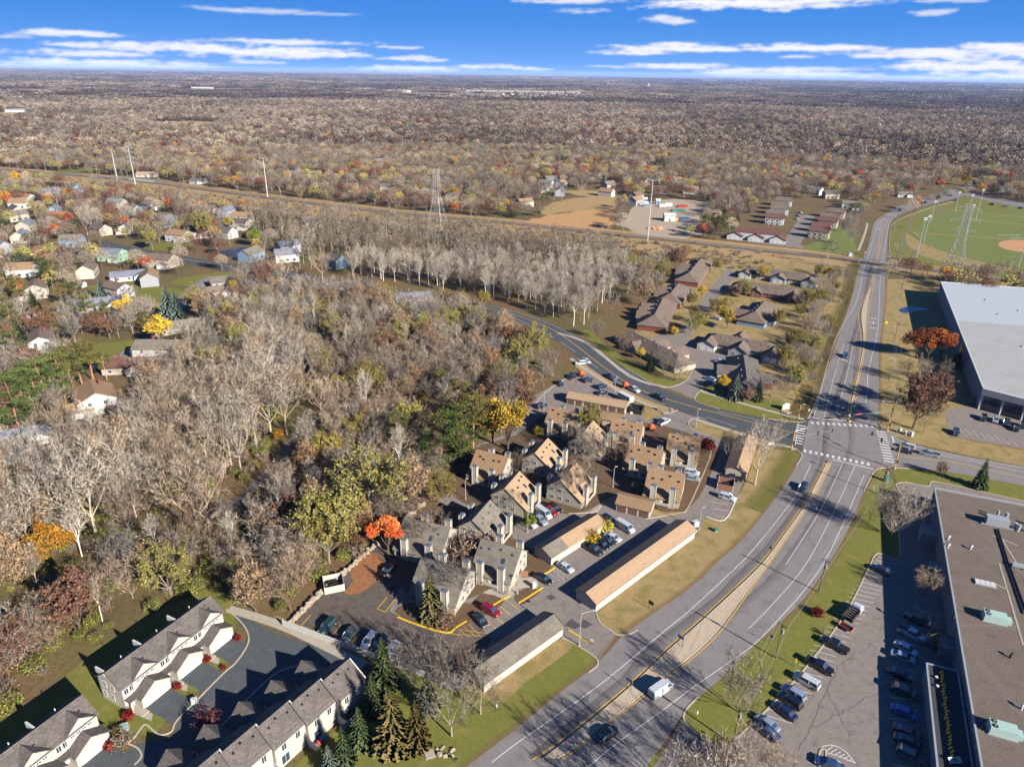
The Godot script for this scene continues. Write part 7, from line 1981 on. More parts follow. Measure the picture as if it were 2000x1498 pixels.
func build_cars() -> void:
	var road := "vehicles on the roads"
	var van := car("van", "white", xz(32.1,-104.6), xz(27.5,-101), "white cargo van driving beside the wide median", road)
	car("sedan", "black", xz(19.9,-93.7), xz(16.4,-91.2), "black car driving up the road at the lower edge", road)
	car("suv", "dark blue", xz(83.5,-175.5), xz(86.9,-180), "dark blue car coming down past the dry grass bank", road)
	car("suv", "blue", xz(141,-281), xz(146,-290), "blue car coming down the road north of the crossing", road)
	car("suv", "white", xz(127,-205.4), xz(130.7,-202.7), "white SUV waiting on the east road", road)
	car("sedan", "dark", xz(124.6,-202.2), xz(128.1,-199.9), "dark grey car waiting beside the white SUV", road)
	car("pickup", "silver", xz(131.3,-200.4), xz(135.7,-197.9), "silver pickup queueing on the east road", road)
	car("pickup", "blue", xz(40.8,-254.8), xz(37.6,-261.3), "blue pickup parked on the shoulder of the side road", road)
	car("pickup", "white", xz(48.2,-243.4), xz(44.4,-249.5), "white work truck with an orange drum on the side road shoulder", road)
	car("pickup", "dark", xz(56.7,-236.5), xz(52.9,-242.7), "dark pickup stopped near the lower entrance", road)
	car("sedan", "white", xz(32.4,-272), xz(29.8,-278.2), "white car at the upper bend of the side road", road)
	car("suv", "white", xz(26.8,-272.3), xz(29.6,-273), "white pickup like car beside the upper bend", road)
	for q in [[xz(358,-665), xz(344,-648), "dark", "dark car on the far curve"], [xz(390,-695), xz(405,-709), "black", "black car farther along the curve"], [xz(445,-747), xz(458,-758), "grey", "grey car near the far road end"], [xz(431,-714), xz(442,-724), "black", "black car turning by the ball park"], [xz(459,-701), xz(461,-696), "black", "black car on the far cross street"], [xz(462,-687), xz(467,-685), "grey", "grey car on the far cross street"], [xz(475,-683), xz(475,-674), "dark", "dark car at the right end of the cross street"]]:
		car("suv", q[2], q[0], q[1], q[3], road)
	var court := "cars parked in the apartment court"
	car("sedan", "black", xz(20,-248.1), xz(16.7,-253.9), "black sedan at the left kerb of the upper lot", court)
	car("suv", "dark", xz(32.2,-256.5), xz(27.2,-252.8), "dark SUV in the upper lot, left one of two", court)
	car("suv", "dark blue", xz(36.7,-250.2), xz(32,-246.6), "dark blue SUV in the upper lot, right one of two", court)
	car("sedan", "black", xz(36.1,-243.9), xz(31.9,-241.9), "black car half behind the seven door garage", court)
	car("suv", "black", xz(12.7,-231.9), xz(8.6,-229.2), "black SUV by the lamp post in the upper lot", court)
	car("pickup", "black", xz(22.5,-256.1), xz(25.8,-260.4), "black machine truck at the corner of the upper lot", court)
	car("pickup", "white", xz(55.5,-222.1), xz(49.7,-216.5), "white pickup in the upper entrance", court)
	car("suv", "white", xz(56.2,-184.7), xz(52.8,-186.1), "white SUV behind the striped fourplex", court)
	car("sedan", "silver", xz(55.4,-181.7), xz(52.3,-182.8), "silver car below the white SUV", court)
	car("suv", "white", xz(63.6,-170.7), xz(59.5,-173.2), "white SUV alone in the bay by the dry grass", court)
	car("pickup", "black", xz(63.6,-182.8), xz(68.1,-181.8), "black pickup at the end of the tree shaded garage", court)
	car("suv", "black", xz(27.8,-158.2), xz(25.2,-161.4), "black SUV at the corner of the tan garage", court)
	car("van", "white", xz(32.4,-154.2), xz(28.4,-158.9), "white van with ladder rack behind the garages", court)
	car("sedan", "white", xz(28.2,-150.8), xz(25.1,-153.5), "white car at the top of the garage parking row", court)
	car("sedan", "dark", xz(26.4,-149.4), xz(23.6,-152), "dark grey car below the white one in the garage row", court)
	car("sedan", "black", xz(24.8,-147.7), xz(22,-150.6), "black car in the garage parking row", court)
	car("pickup", "dark", xz(22.9,-145), xz(19.2,-149), "dark pickup lowest in the garage parking row", court)
	car("sedan", "white", xz(15.2,-138.1), xz(12,-141.5), "white sedan beside the white hatching", court)
	car("sedan", "black", xz(9.8,-133.9), xz(6.3,-136.9), "black sedan at the yellow kerb", court)
	car("suv", "red", xz(-2.4,-123), xz(-5.6,-125.4), "red car beside the mulch bed", court)
	car("sedan", "dark", xz(-5,-119.6), xz(-7.3,-122.9), "dark car at the yellow hatching", court)
	car("suv", "white", xz(7,-155.8), xz(3.6,-159.7), "white SUV at the lower end of the court row", court)
	car("pickup", "silver", xz(9.5,-157.3), xz(6.1,-161.7), "silver pickup in the court row", court)
	car("van", "white", xz(11.1,-159.9), xz(7,-165.1), "white van in the court row", court)
	car("pickup", "red", xz(12.7,-161.6), xz(8.7,-166.2), "red pickup in the court row", court)
	car("suv", "black", xz(13.9,-163.1), xz(10.7,-167), "black car at the upper end of the court row", court)
	var old := "cars parked along the picket fence"
	car("suv", "dark green", xz(-39.8,-116.8), xz(-38,-120.7), "dark green SUV parked first along the picket fence", old)
	car("sedan", "grey", xz(-34.5,-114.5), xz(-33,-118.7), "grey green sedan parked second along the picket fence", old)
	car("suv", "white", xz(-30,-112.4), xz(-28.3,-116.7), "white SUV parked third along the picket fence", old)
	car("suv", "black", xz(-27.7,-111.6), xz(-25.7,-115.7), "black car between the two white ones", old)
	car("sedan", "white", xz(-25,-110.3), xz(-23.1,-114.4), "white sedan parked last along the picket fence", old)
	car("sedan", "black", xz(-30,-136.1), xz(-28.1,-139.6), "black car in the shade below the maple", old)
	var office := "cars parked at the office block"
	car("pickup", "black", xz(67,-117.1), xz(70.6,-113.4), "black pickup facing the lawn strip", office)
	car("pickup", "black", xz(65.2,-107.5), xz(61.3,-111.4), "black pickup backed towards the lawn strip", office)
	car("minivan", "white", xz(57.4,-107.1), xz(61,-103.7), "white minivan facing the lawn strip", office)
	car("suv", "light blue", xz(54.1,-103.8), xz(56.8,-101), "light blue SUV under the bare tree", office)
	car("suv", "black", xz(53,-101.9), xz(55.4,-99.1), "black SUV beside the light blue one", office)
	car("sedan", "dark blue", xz(51.4,-99.4), xz(53.3,-96.8), "dark blue car under the bare tree", office)
	car("sedan", "light blue", xz(46.8,-97), xz(49.4,-93.7), "light blue sedan behind the lowest bare tree", office)
	car("sedan", "blue", xz(46.6,-94.7), xz(48.6,-92.2), "blue sedan hidden by the lowest bare tree", office)
	car("sedan", "blue", xz(55.1,-87.5), xz(57.4,-86.4), "blue car at the lower edge by the kerb nose", office)
	car("sedan", "dark blue", xz(89,-141.9), xz(91.8,-139.2), "dark blue sedan at the top of the parking row", office)
	car("pickup", "black", xz(88.6,-124.9), xz(92.1,-121.3), "black pickup first in the shaded row", office)
	car("pickup", "white", xz(88.7,-117.1), xz(85.1,-120.5), "white pickup in the shaded row", office)
	car("sedan", "white", xz(84.9,-112.8), xz(82,-116.5), "white sedan in the shaded row", office)
	car("sedan", "light blue", xz(83.4,-111), xz(79.9,-113.4), "light blue sedan in the shaded row", office)
	car("sedan", "black", xz(80.3,-106.5), xz(77.2,-108.5), "black sedan below the light blue one", office)
	car("suv", "brown", xz(78.9,-102), xz(75.8,-104.2), "brown SUV in the shaded row", office)
	car("sedan", "bright blue", xz(76.6,-97.1), xz(73.4,-99.4), "bright blue sedan in the shaded row", office)
	car("sedan", "red", xz(74.9,-92.5), xz(71.6,-95), "red car in the shaded row", office)
	car("sedan", "black", xz(74.2,-90.9), xz(70.7,-92.8), "black sedan below the red car", office)
	car("suv", "grey", xz(72.8,-87.7), xz(70,-90), "grey SUV lowest in the shaded row", office)
	var ware := "cars parked at the pale warehouse"
	for q in [[xz(149.4,-212.1), xz(152,-216.7), "suv", "dark", "dark SUV alone at the lower edge"], [xz(165.1,-223.3), xz(168.7,-228.3), "suv", "black", "black SUV first of the row"], [xz(168.6,-222.2), xz(172.1,-226.7), "suv", "silver", "silver SUV second of the row"], [xz(171.1,-220.3), xz(174.9,-225.2), "pickup", "dark", "dark pickup third of the row"], [xz(171.7,-215.8), xz(175.5,-220.5), "suv", "black", "black SUV fourth of the row"], [xz(175.4,-218.2), xz(179,-222.5), "suv", "dark", "dark SUV at the right end of the row"]]:
		car(q[2], q[3], q[0], q[1], q[4] + " at the pale warehouse", ware)
	var homes := "cars parked by the brick homes"
	for q in [[xz(99,-336), xz(102,-333), "sedan", "white", "white sedan under the yellow trees"], [xz(93,-326), xz(97,-322), "minivan", "dark blue", "dark blue minivan in the drive"], [xz(71,-313), xz(75,-311), "suv", "black", "black SUV at the end of the long dark roofed home"], [xz(149,-351), xz(152,-347), "sedan", "black", "black car behind the teal gables"], [xz(85.2,-277.4), xz(88.5,-275.3), "suv", "white", "white SUV by the dark roofed home"], [xz(77.1,-259.1), xz(79.7,-256.7), "sedan", "silver", "silver car by the upper entrance of the homes"], [xz(75.7,-255), xz(78.4,-253.1), "sedan", "grey", "grey car by the upper entrance of the homes"]]:
		car(q[2], q[3], q[0], q[1], q[4], homes)
	car("suv", "dark", xz(-160,-263), xz(-160,-259), "dark SUV on the drive of the maroon roofed house", homes)
	for q in [[xz(251,-640), xz(254,-633), "white"], [xz(243,-625), xz(247,-618), "silver"], [xz(237,-610), xz(240,-604), "white"], [xz(243,-590), xz(246,-584), "light blue"]]:
		car("sedan", q[2], q[0], q[1], "%s car at the condo parking beyond the railway" % q[2], "cars at the condos")
	# ladder rack, trailers, flatbed
	var tr := thing("box_trailer", "pale grey box trailer beside the seven door garage", "trailer", xz(41.9,-237.3), turn_of(xz(39.9,-240.4), xz(44.1,-234.3)))
	part("box", box(v3(0, 1.65, 0), v3(6.4, 2.2, 2.3)), M.enamel, tr)
	part("chassis", box(v3(0.3, 0.45, 0), v3(7.2, 0.2, 1.6)), M.iron, tr)
	for s in [-1.0, 1.0]:
		for x in [-0.5, 0.5]: part("wheel", car_kinds.tyre, M.black, tr, moved(v3(x, 0.36, s * 1.05)))
	part("rear_door", box(v3(3.22, 1.6, 0), v3(0.06, 1.9, 1.9)), M.old_paint, tr)
	var fb := thing("flatbed_truck", "flatbed truck with white cab and slatted load bed", "truck", xz(76.9,-124.9), turn_of(xz(74.7,-123.1), xz(79.8,-127.7)))
	part("cab", shell([[0.9, 0.5, 1.9, 1.0, 0.92], [1.1, 0.45, 2.3, 1.05, 0.9], [2.2, 0.45, 2.3, 1.05, 0.9], [2.6, 0.45, 1.5, 1.05, 0.98], [3.3, 0.5, 1.35, 1.0, 0.9]]), paint_of("white"), fb)
	part("window", shell([[2.1, 1.45, 2.2, 1.02, 0.86], [2.62, 1.45, 1.52, 1.0, 0.96]]), M.glass, fb)
	part("bed", box(v3(-1.3, 0.95, 0), v3(4.2, 0.16, 2.2)), M.black, fb)
	for k in 5: part("slat", box(v3(-3.0 + k * 0.85, 1.5, 0), v3(0.22, 0.12, 2.24)), M.wood, fb)
	for s in [-1.0, 1.0]:
		part("side_rail", box(v3(-1.3, 1.4, s * 1.08), v3(4.2, 0.7, 0.08)), M.iron, fb)
		for x in [-2.2, 2.3]: part("wheel", car_kinds.tyre, M.black, fb, moved(v3(x, 0.36, s * 0.95)))
	var ut := thing("utility_trailer", "small red open trailer beside the flatbed truck", "trailer", xz(73.5,-120.7), turn_of(xz(72.6,-121.8), xz(74.4,-119.7)))
	part("bed", box(v3(0, 0.55, 0), v3(2.8, 0.1, 1.4)), M.black, ut)
	for s in [-1.0, 1.0]:
		part("side", box(v3(0, 0.75, s * 0.72), v3(2.9, 0.32, 0.06)), M.orange, ut)
		part("end", box(v3(s * 1.42, 0.75, 0), v3(0.06, 0.34, 1.38)), M.orange, ut)
		part("wheel", car_kinds.tyre, M.black, ut, Transform3D(Basis().scaled(v3(0.75, 0.75, 0.75)), v3(0, 0.28, s * 0.85)))
	part("drawbar", box(v3(-2.1, 0.45, 0), v3(1.4, 0.1, 0.1)), M.iron, ut)
	var sm := thing("semi_truck", "white and blue lorry at the back of the gravel yard", "truck", xz(177,-663), 0.1)
	part("cab", shell([[3.0, 0.6, 3.0, 1.2, 1.1], [5.0, 0.6, 3.0, 1.2, 1.1], [5.4, 0.6, 1.8, 1.2, 1.1], [6.6, 0.6, 1.7, 1.1, 1.0]]), paint_of("white"), sm)
	part("trailer_box", box(v3(-1.0, 2.2, 0), v3(7.4, 2.8, 2.5)), paint_of("blue"), sm)
	for s in [-1.0, 1.0]:
		for x in [-3.6, -2.6, 2.4, 5.2]: part("wheel", car_kinds.tyre, M.black, sm, Transform3D(Basis().scaled(v3(1.4, 1.4, 1.0)), v3(x, 0.5, s * 1.1)))
	for k in car_kinds.values():
		if k is Node3D: k.free()

# ---------------------------------------------------------------- trees
# A tree mesh is gathered in plain arrays: positions, normals, colours (linear).

class Wood:
	var v := PackedVector3Array()
	var n := PackedVector3Array()
	var c := PackedColorArray()
	var r := RandomNumberGenerator.new()

	func tri(a: Vector3, b: Vector3, d: Vector3, na: Vector3, col: Color) -> void:
		v.append(a); v.append(b); v.append(d)
		n.append(na); n.append(na); n.append(na)
		c.append(col); c.append(col); c.append(col)

	func tube(a: Vector3, b: Vector3, ra: float, rb: float, sides: int, col: Color) -> void:
		var d := (b - a).normalized()
		var u := d.cross(Vector3.UP if absf(d.y) < 0.95 else Vector3.RIGHT).normalized()
		var w := d.cross(u)
		for i in sides:
			var t0 := TAU * i / sides
			var t1 := TAU * (i + 1) / sides
			var e0 := u * cos(t0) + w * sin(t0)
			var e1 := u * cos(t1) + w * sin(t1)
			var m := (e0 + e1).normalized()
			tri(b + e0 * rb, b + e1 * rb, a + e1 * ra, m, col)
			tri(b + e0 * rb, a + e1 * ra, a + e0 * ra, m, col)

	func strip(a: Vector3, b: Vector3, w: float, col: Color) -> void:
		var d := (b - a).normalized()
		var s := d.cross(rand_dir()).normalized() * w
		var m := d.cross(s).normalized()
		if m.y < 0.0: m = -m
		v.append(a - s); v.append(a + s); v.append(b)
		for i in 3:
			n.append(m)
			c.append(col)

	func leaf(p: Vector3, s: float, col: Color, up := 0.3) -> void:
		var m := (rand_dir() + Vector3(0, up, 0)).normalized()
		var a := m.cross(rand_dir()).normalized() * s
		var b := m.cross(a).normalized() * s * 0.8
		tri(p - a, p + b * 0.9, p + a, m, col)
		tri(p - a, p + a, p - b * 0.9, m, col)

	func rand_dir() -> Vector3:
		var z := r.randf_range(-1.0, 1.0)
		var t := r.randf_range(0.0, TAU)
		var q := sqrt(1.0 - z * z)
		return Vector3(q * cos(t), z, q * sin(t))

	func veer(d: Vector3, a: float) -> Vector3:
		var side := d.cross(rand_dir()).normalized()
		return (d * cos(a) + side * sin(a)).normalized()

	func commit() -> ArrayMesh:
		var m := ArrayMesh.new()
		if v.is_empty(): return m
		var arr := []
		arr.resize(Mesh.ARRAY_MAX)
		arr[Mesh.ARRAY_VERTEX] = v
		arr[Mesh.ARRAY_NORMAL] = n
		arr[Mesh.ARRAY_COLOR] = c
		m.add_surface_from_arrays(Mesh.PRIMITIVE_TRIANGLES, arr)
		return m

func lc(r: float, g: float, b: float, k := 0.6) -> Color:
	var c := Color8(int(r), int(g), int(b)).srgb_to_linear() * k
	c.a = 1.0
	return c

func shift_tone(c: Color, by: float) -> Color:
	return Color(c.r * by, c.g * by, c.b * by)

# form: how a bare tree is built; numbers of limbs, branches, sprays and twigs per level
func bare_tree(sd: int, h: float, form: Dictionary, bark: Color, twig: Color, lod: int, leaves := [], leaf_size := 0.2, leaf_share := 0.0) -> Array:
	var t := Wood.new()
	var k := Wood.new()
	t.r.seed = sd
	k.r.seed = sd + 500
	var r := t.r
	var clear: float = form.clear * h
	var spread: float = form.spread * h
	var limbs: int = form.limbs
	var rt := h * float(form.get("girth", 0.0105))
	var lean := v3(r.randf_range(-0.05, 0.05), 1, r.randf_range(-0.05, 0.05))
	var fork := lean * clear
	t.tube(v3(0, -0.3, 0), lean * clear * 0.5, rt * 1.25, rt, 6 if lod != 1 else 4, bark)
	t.tube(lean * clear * 0.5, fork, rt, rt * 0.85, 6 if lod != 1 else 4, bark)
	var nb: int = [10, 6, 9][lod]
	var ns: int = [8, 6, 7][lod]
	var nt: int = [9, 4, 7][lod]
	var fat: float = [0.95, 2.3, 0.9][lod]
	for i in limbs:
		var az := TAU * (i + r.randf_range(-0.25, 0.25)) / limbs
		var out: float = spread * (r.randf_range(0.45, 1.0) if i > 0 else r.randf_range(0.0, 0.3))
		var tip := fork + v3(cos(az) * out, (h - clear) * r.randf_range(0.72, 1.0) * (1.0 - 0.25 * out / maxf(spread, 0.1)), sin(az) * out)
		var start := lean * clear * r.randf_range(0.72, 1.0) if i > 0 else fork
		var p := start
		var seg := 5
		var bend := v3(cos(az), 0, sin(az)) * out * 0.22
		var rad := rt * r.randf_range(0.36, 0.56)
		var prev := p
		var pts: Array[Vector3] = [p]
		for s in range(1, seg + 1):
			var q := start.lerp(tip, s / float(seg)) + bend * sin(PI * s / seg) + t.rand_dir() * h * 0.016
			t.tube(prev, q, rad * (1.0 - 0.8 * (s - 1) / seg), rad * (1.0 - 0.8 * s / seg), 5 if lod != 1 else 3, bark)
			pts.append(q)
			prev = q
		var ll := start.distance_to(tip)
		for b in nb + (2 if i == 0 else 0):
			var f := 0.22 + 0.78 * (b + k.r.randf()) / (nb + (2 if i == 0 else 0))
			var fi := minf(f * seg, seg - 0.01)
			var bp: Vector3 = pts[int(fi)].lerp(pts[int(fi) + 1], fi - int(fi))
			var dir: Vector3 = (pts[int(fi) + 1] - pts[int(fi)]).normalized()
			var bd := (k.veer(dir, k.r.randf_range(0.45, 1.0)) + v3(0, float(form.get("up", 0.25)), 0)).normalized()
			var bl := ll * k.r.randf_range(0.3, 0.5) * (1.1 - 0.5 * f)
			var mid := bp + bd * bl * 0.5 + k.rand_dir() * bl * 0.06
			var bd2 := (bd + v3(0, 0.25, 0) + k.rand_dir() * 0.25).normalized()
			var end := mid + bd2 * bl * 0.5
			k.tube(bp, mid, rad * 0.3, rad * 0.2, 3, bark)
			k.tube(mid, end, rad * 0.2, rad * 0.06, 3, bark)
			for s in ns:
				var g := 0.2 + 0.8 * (s + k.r.randf()) / ns
				var sp: Vector3 = bp.lerp(mid, g * 2.0) if g < 0.5 else mid.lerp(end, g * 2.0 - 1.0)
				var sdir := (k.veer(bd2 if g > 0.5 else bd, k.r.randf_range(0.4, 1.0)) + v3(0, 0.2, 0)).normalized()
				var sl := bl * k.r.randf_range(0.3, 0.55)
				var tone := shift_tone(twig, k.r.randf_range(0.75, 1.2))
				k.strip(sp, sp + sdir * sl, 0.03 * fat, tone)
				for w in nt:
					var u := (w + 0.6) / (nt + 0.3)
					var tp := sp + sdir * sl * u
					var td := (k.veer(sdir, k.r.randf_range(0.4, 0.95)) + v3(0, 0.12, 0)).normalized()
					var tl := sl * k.r.randf_range(0.45, 0.8)
					k.strip(tp, tp + td * tl, 0.022 * fat, tone)
					if leaves and k.r.randf() < leaf_share:
						for q in 2:
							k.leaf(tp + td * tl * k.r.randf() + k.rand_dir() * 0.25, leaf_size * k.r.randf_range(0.6, 1.3), shift_tone(leaves[k.r.randi() % leaves.size()], k.r.randf_range(0.7, 1.25)))
	return [t.commit(), k.commit()]

# a crown of leaves in clumps on a trunk with limbs
func leafy_tree(sd: int, h: float, spread: float, clear: float, bark: Color, leaves: Array, count: int, size: float, gaps := 0.0) -> Array:
	var t := Wood.new()
	var k := Wood.new()
	t.r.seed = sd
	k.r.seed = sd + 900
	var rt := h * 0.017
	t.tube(v3(0, -0.3, 0), v3(0, clear * h, 0), rt * 1.2, rt * 0.9, 6, bark)
	var clumps: Array = []
	var n := 26
	for i in n:
		var d := k.rand_dir()
		if d.y < -0.35: d.y = -d.y * 0.6
		var q := pow(k.r.randf(), 0.45)
		var c := v3(0, lerpf(clear * h, h, 0.44), 0) + v3(d.x * spread * q, d.y * (h * (1.0 - clear) * 0.5) * q, d.z * spread * q) * 0.84
		clumps.append([c, spread * k.r.randf_range(0.24, 0.42), k.r.randf_range(0.78, 1.18), k.r.randi() % leaves.size()])
		if i % 2 == 0:
			var f := v3(0, clear * h * k.r.randf_range(0.8, 1.0), 0)
			t.tube(f, f.lerp(c, 0.55) + v3(0, 0.06 * h, 0), rt * 0.5, rt * 0.3, 4, bark)
			t.tube(f.lerp(c, 0.55) + v3(0, 0.06 * h, 0), c, rt * 0.3, rt * 0.1, 3, bark)
	for i in count:
		var cl: Array = clumps[k.r.randi() % n]
		var d := k.rand_dir()
		var p: Vector3 = cl[0] + d * v3(1, 0.8, 1) * float(cl[1]) * pow(k.r.randf(), 0.4)
		var col: Color = leaves[cl[3]].lerp(leaves[k.r.randi() % leaves.size()], k.r.randf() * 0.5)
		k.leaf(p, size * k.r.randf_range(0.6, 1.3), shift_tone(col, float(cl[2]) * k.r.randf_range(0.8, 1.2)), 0.5)
	return [t.commit(), k.commit()]

func spruce_tree(sd: int, h: float, spread: float, needles: Array, dense := 1.0) -> Array:
	var t := Wood.new()
	var k := Wood.new()
	t.r.seed = sd
	k.r.seed = sd + 300
	t.tube(v3(0, -0.2, 0), v3(0, h * 0.97, 0), h * 0.016, 0.02, 6, lc(110, 88, 70))
	var tiers := int(24 * dense)
	for i in tiers:
		var f := (i + 0.4) / tiers
		var y := h * (0.06 + 0.92 * f)
		var len := spread * pow(1.0 - f, 0.85) * k.r.randf_range(0.85, 1.12) + 0.12
		var nb := int(lerpf(11.0, 5.0, f))
		var ph := k.r.randf() * TAU
		for b in nb:
			var az := ph + TAU * (b + k.r.randf_range(-0.25, 0.25)) / nb
			var o := v3(cos(az), 0, sin(az))
			var l := len * k.r.randf_range(0.75, 1.1)
			var side := v3(-o.z, 0, o.x)
			var tone := shift_tone(needles[k.r.randi() % needles.size()], k.r.randf_range(0.75, 1.2))
			for s in 5:
				var u := (s + 0.5) / 5.0
				var p := v3(0, y, 0) + o * l * u + v3(0, -l * 0.28 * u * u + 0.04 * k.r.randf(), 0)
				var w := l * 0.3 * (1.05 - 0.6 * absf(u - 0.35)) + 0.05
				for q in [-1.0, 1.0]:
					var e: Vector3 = p + side * w * q * k.r.randf_range(0.6, 1.1) + o * w * k.r.randf_range(0.2, 0.7) + v3(0, -w * k.r.randf_range(0.1, 0.5), 0)
					var e2: Vector3 = p + o * l * 0.24 + v3(0, -0.05 * l, 0)
					var m: Vector3 = (e - p).cross(e2 - p).normalized()
					if m.y < 0.0: m = -m
					k.tri(p - o * l * 0.06, e, e2, m, tone)
	return [t.commit(), k.commit()]

func pine_tree(sd: int, h: float, spread: float, clear: float, needles: Array, bark: Color) -> Array:
	var t := Wood.new()
	var k := Wood.new()
	t.r.seed = sd
	k.r.seed = sd + 300
	t.tube(v3(0, -0.2, 0), v3(0.02 * h, h * 0.55, 0), h * 0.017, h * 0.012, 6, bark)
	t.tube(v3(0.02 * h, h * 0.55, 0), v3(0.0, h * 0.95, 0), h * 0.012, 0.03, 5, bark)
	for i in 44:
		var f := (i + k.r.randf()) / 44.0
		var y := h * lerpf(clear, 0.98, f)
		var az := k.r.randf() * TAU
		var reach := spread * (sin(PI * (0.18 + 0.72 * f)) * 0.95 + 0.08) * k.r.randf_range(0.35, 1.0)
		var c := v3(cos(az) * reach, y + k.r.randf_range(-0.3, 0.5), sin(az) * reach)
		t.tube(v3(0, y - reach * 0.25, 0), c, 0.06, 0.03, 3, bark)
		var rad := spread * k.r.randf_range(0.2, 0.32)
		var tone: Color = needles[k.r.randi() % needles.size()]
		for q in 120:
			var d := k.rand_dir()
			var p := c + d * v3(1, 0.5, 1) * rad * pow(k.r.randf(), 0.5)
			k.leaf(p, spread * 0.036 * k.r.randf_range(0.6, 1.4), shift_tone(tone, k.r.randf_range(0.7, 1.3)), 0.6)
	return [t.commit(), k.commit()]

func shrub_mesh(sd: int, h: float, w: float, stems: Color, leaves: Array, count: int, size: float) -> ArrayMesh:
	var k := Wood.new()
	k.r.seed = sd
	for i in 80:
		var az := k.r.randf() * TAU
		var tip := v3(cos(az) * w * k.r.randf_range(0.2, 1.0), h * k.r.randf_range(0.6, 1.0), sin(az) * w * k.r.randf_range(0.2, 1.0))
		var a := v3(tip.x * 0.15, -0.1, tip.z * 0.15)
		k.strip(a, tip, 0.05, stems)
		for q in 7:
			var p := a.lerp(tip, k.r.randf_range(0.35, 1.0))
			k.strip(p, p + (k.rand_dir() + v3(0, 0.8, 0)).normalized() * h * k.r.randf_range(0.15, 0.35), 0.035, shift_tone(stems, k.r.randf_range(0.8, 1.2)))
	for i in count:
		var d := k.rand_dir()
		d.y = absf(d.y)
		var q := pow(k.r.randf(), 0.4)
		k.leaf(v3(d.x * w * q, h * (0.15 + 0.75 * d.y * q), d.z * w * q), size * k.r.randf_range(0.6, 1.4), shift_tone(leaves[k.r.randi() % leaves.size()], k.r.randf_range(0.7, 1.25)))
	return k.commit()

# far crowns: fewer, larger pieces; tinted per copy
func far_crown(sd: int, h: float, w: float, pieces: int, size: float, form: int) -> ArrayMesh:
	var k := Wood.new()
	k.r.seed = sd
	k.tube(v3(0, -0.3, 0), v3(0, h * 0.5, 0), 0.28, 0.2, 3, Color(0.5, 0.5, 0.5))
	for i in pieces:
		var d := k.rand_dir()
		if d.y < -0.2: d.y = -d.y
		var q := pow(k.r.randf(), 0.35)
		var p := v3(d.x * w * q, h * 0.56 + d.y * h * 0.44 * q, d.z * w * q)
		var tone := k.r.randf_range(0.75, 1.2)
		if form == 0:
			var a := v3(d.x * 0.6, 0.7, d.z * 0.6).normalized()
			k.strip(p - a * size * 1.2, p + a * size * 1.2 + k.rand_dir() * size * 0.4, size * 0.22, Color(tone, tone, tone))
			k.strip(p + k.rand_dir() * size, p + a * size * 1.3 + k.rand_dir() * size * 0.8, size * 0.16, Color(tone, tone, tone))
		else:
			k.leaf(p, size * k.r.randf_range(0.6, 1.2), Color(tone, tone, tone), 0.4)
	return k.commit()

# a patch of far wood: domed crowns side by side, about 90 m across
func grove_mesh(sd: int) -> ArrayMesh:
	var k := Wood.new()
	k.r.seed = sd
	for i in 46:
		var c := v3(k.r.randf_range(-48, 48), 0, k.r.randf_range(-48, 48))
		var w := k.r.randf_range(4.0, 7.5)
		var h := k.r.randf_range(9.0, 17.0)
		var tone := k.r.randf_range(0.55, 1.3)
		var col := Color(tone, tone * k.r.randf_range(0.93, 1.02), tone * k.r.randf_range(0.88, 1.05))
		for q in 16:
			var d := k.rand_dir()
			d.y = absf(d.y)
			var p := c + v3(d.x * w, h * (0.45 + 0.5 * d.y), d.z * w) * v3(1, 1, 1)
			k.leaf(p, w * 0.42 * k.r.randf_range(0.7, 1.3), shift_tone(col, k.r.randf_range(0.8, 1.2)), 0.7)
	return k.commit()

var kinds := {}       # kind -> [[trunk, crown, height], ...]
var tree_mats := {}
var copies := {}      # key -> [transforms, tints]
var copy_mesh := {}

func tint_mat(i: int) -> StandardMaterial3D:
	if not tree_mats.has(i):
		var m := plain([Color(1, 1, 1), Color(1.0, 0.95, 0.9), Color(0.93, 0.93, 0.95), Color(0.88, 0.84, 0.8)][i], 0.9, 0.0, 0.2)
		m.vertex_color_use_as_albedo = true
		m.backlight_enabled = true
		m.backlight = Color(0.25, 0.25, 0.25)
		tree_mats[i] = two_sided(m)
	return tree_mats[i]

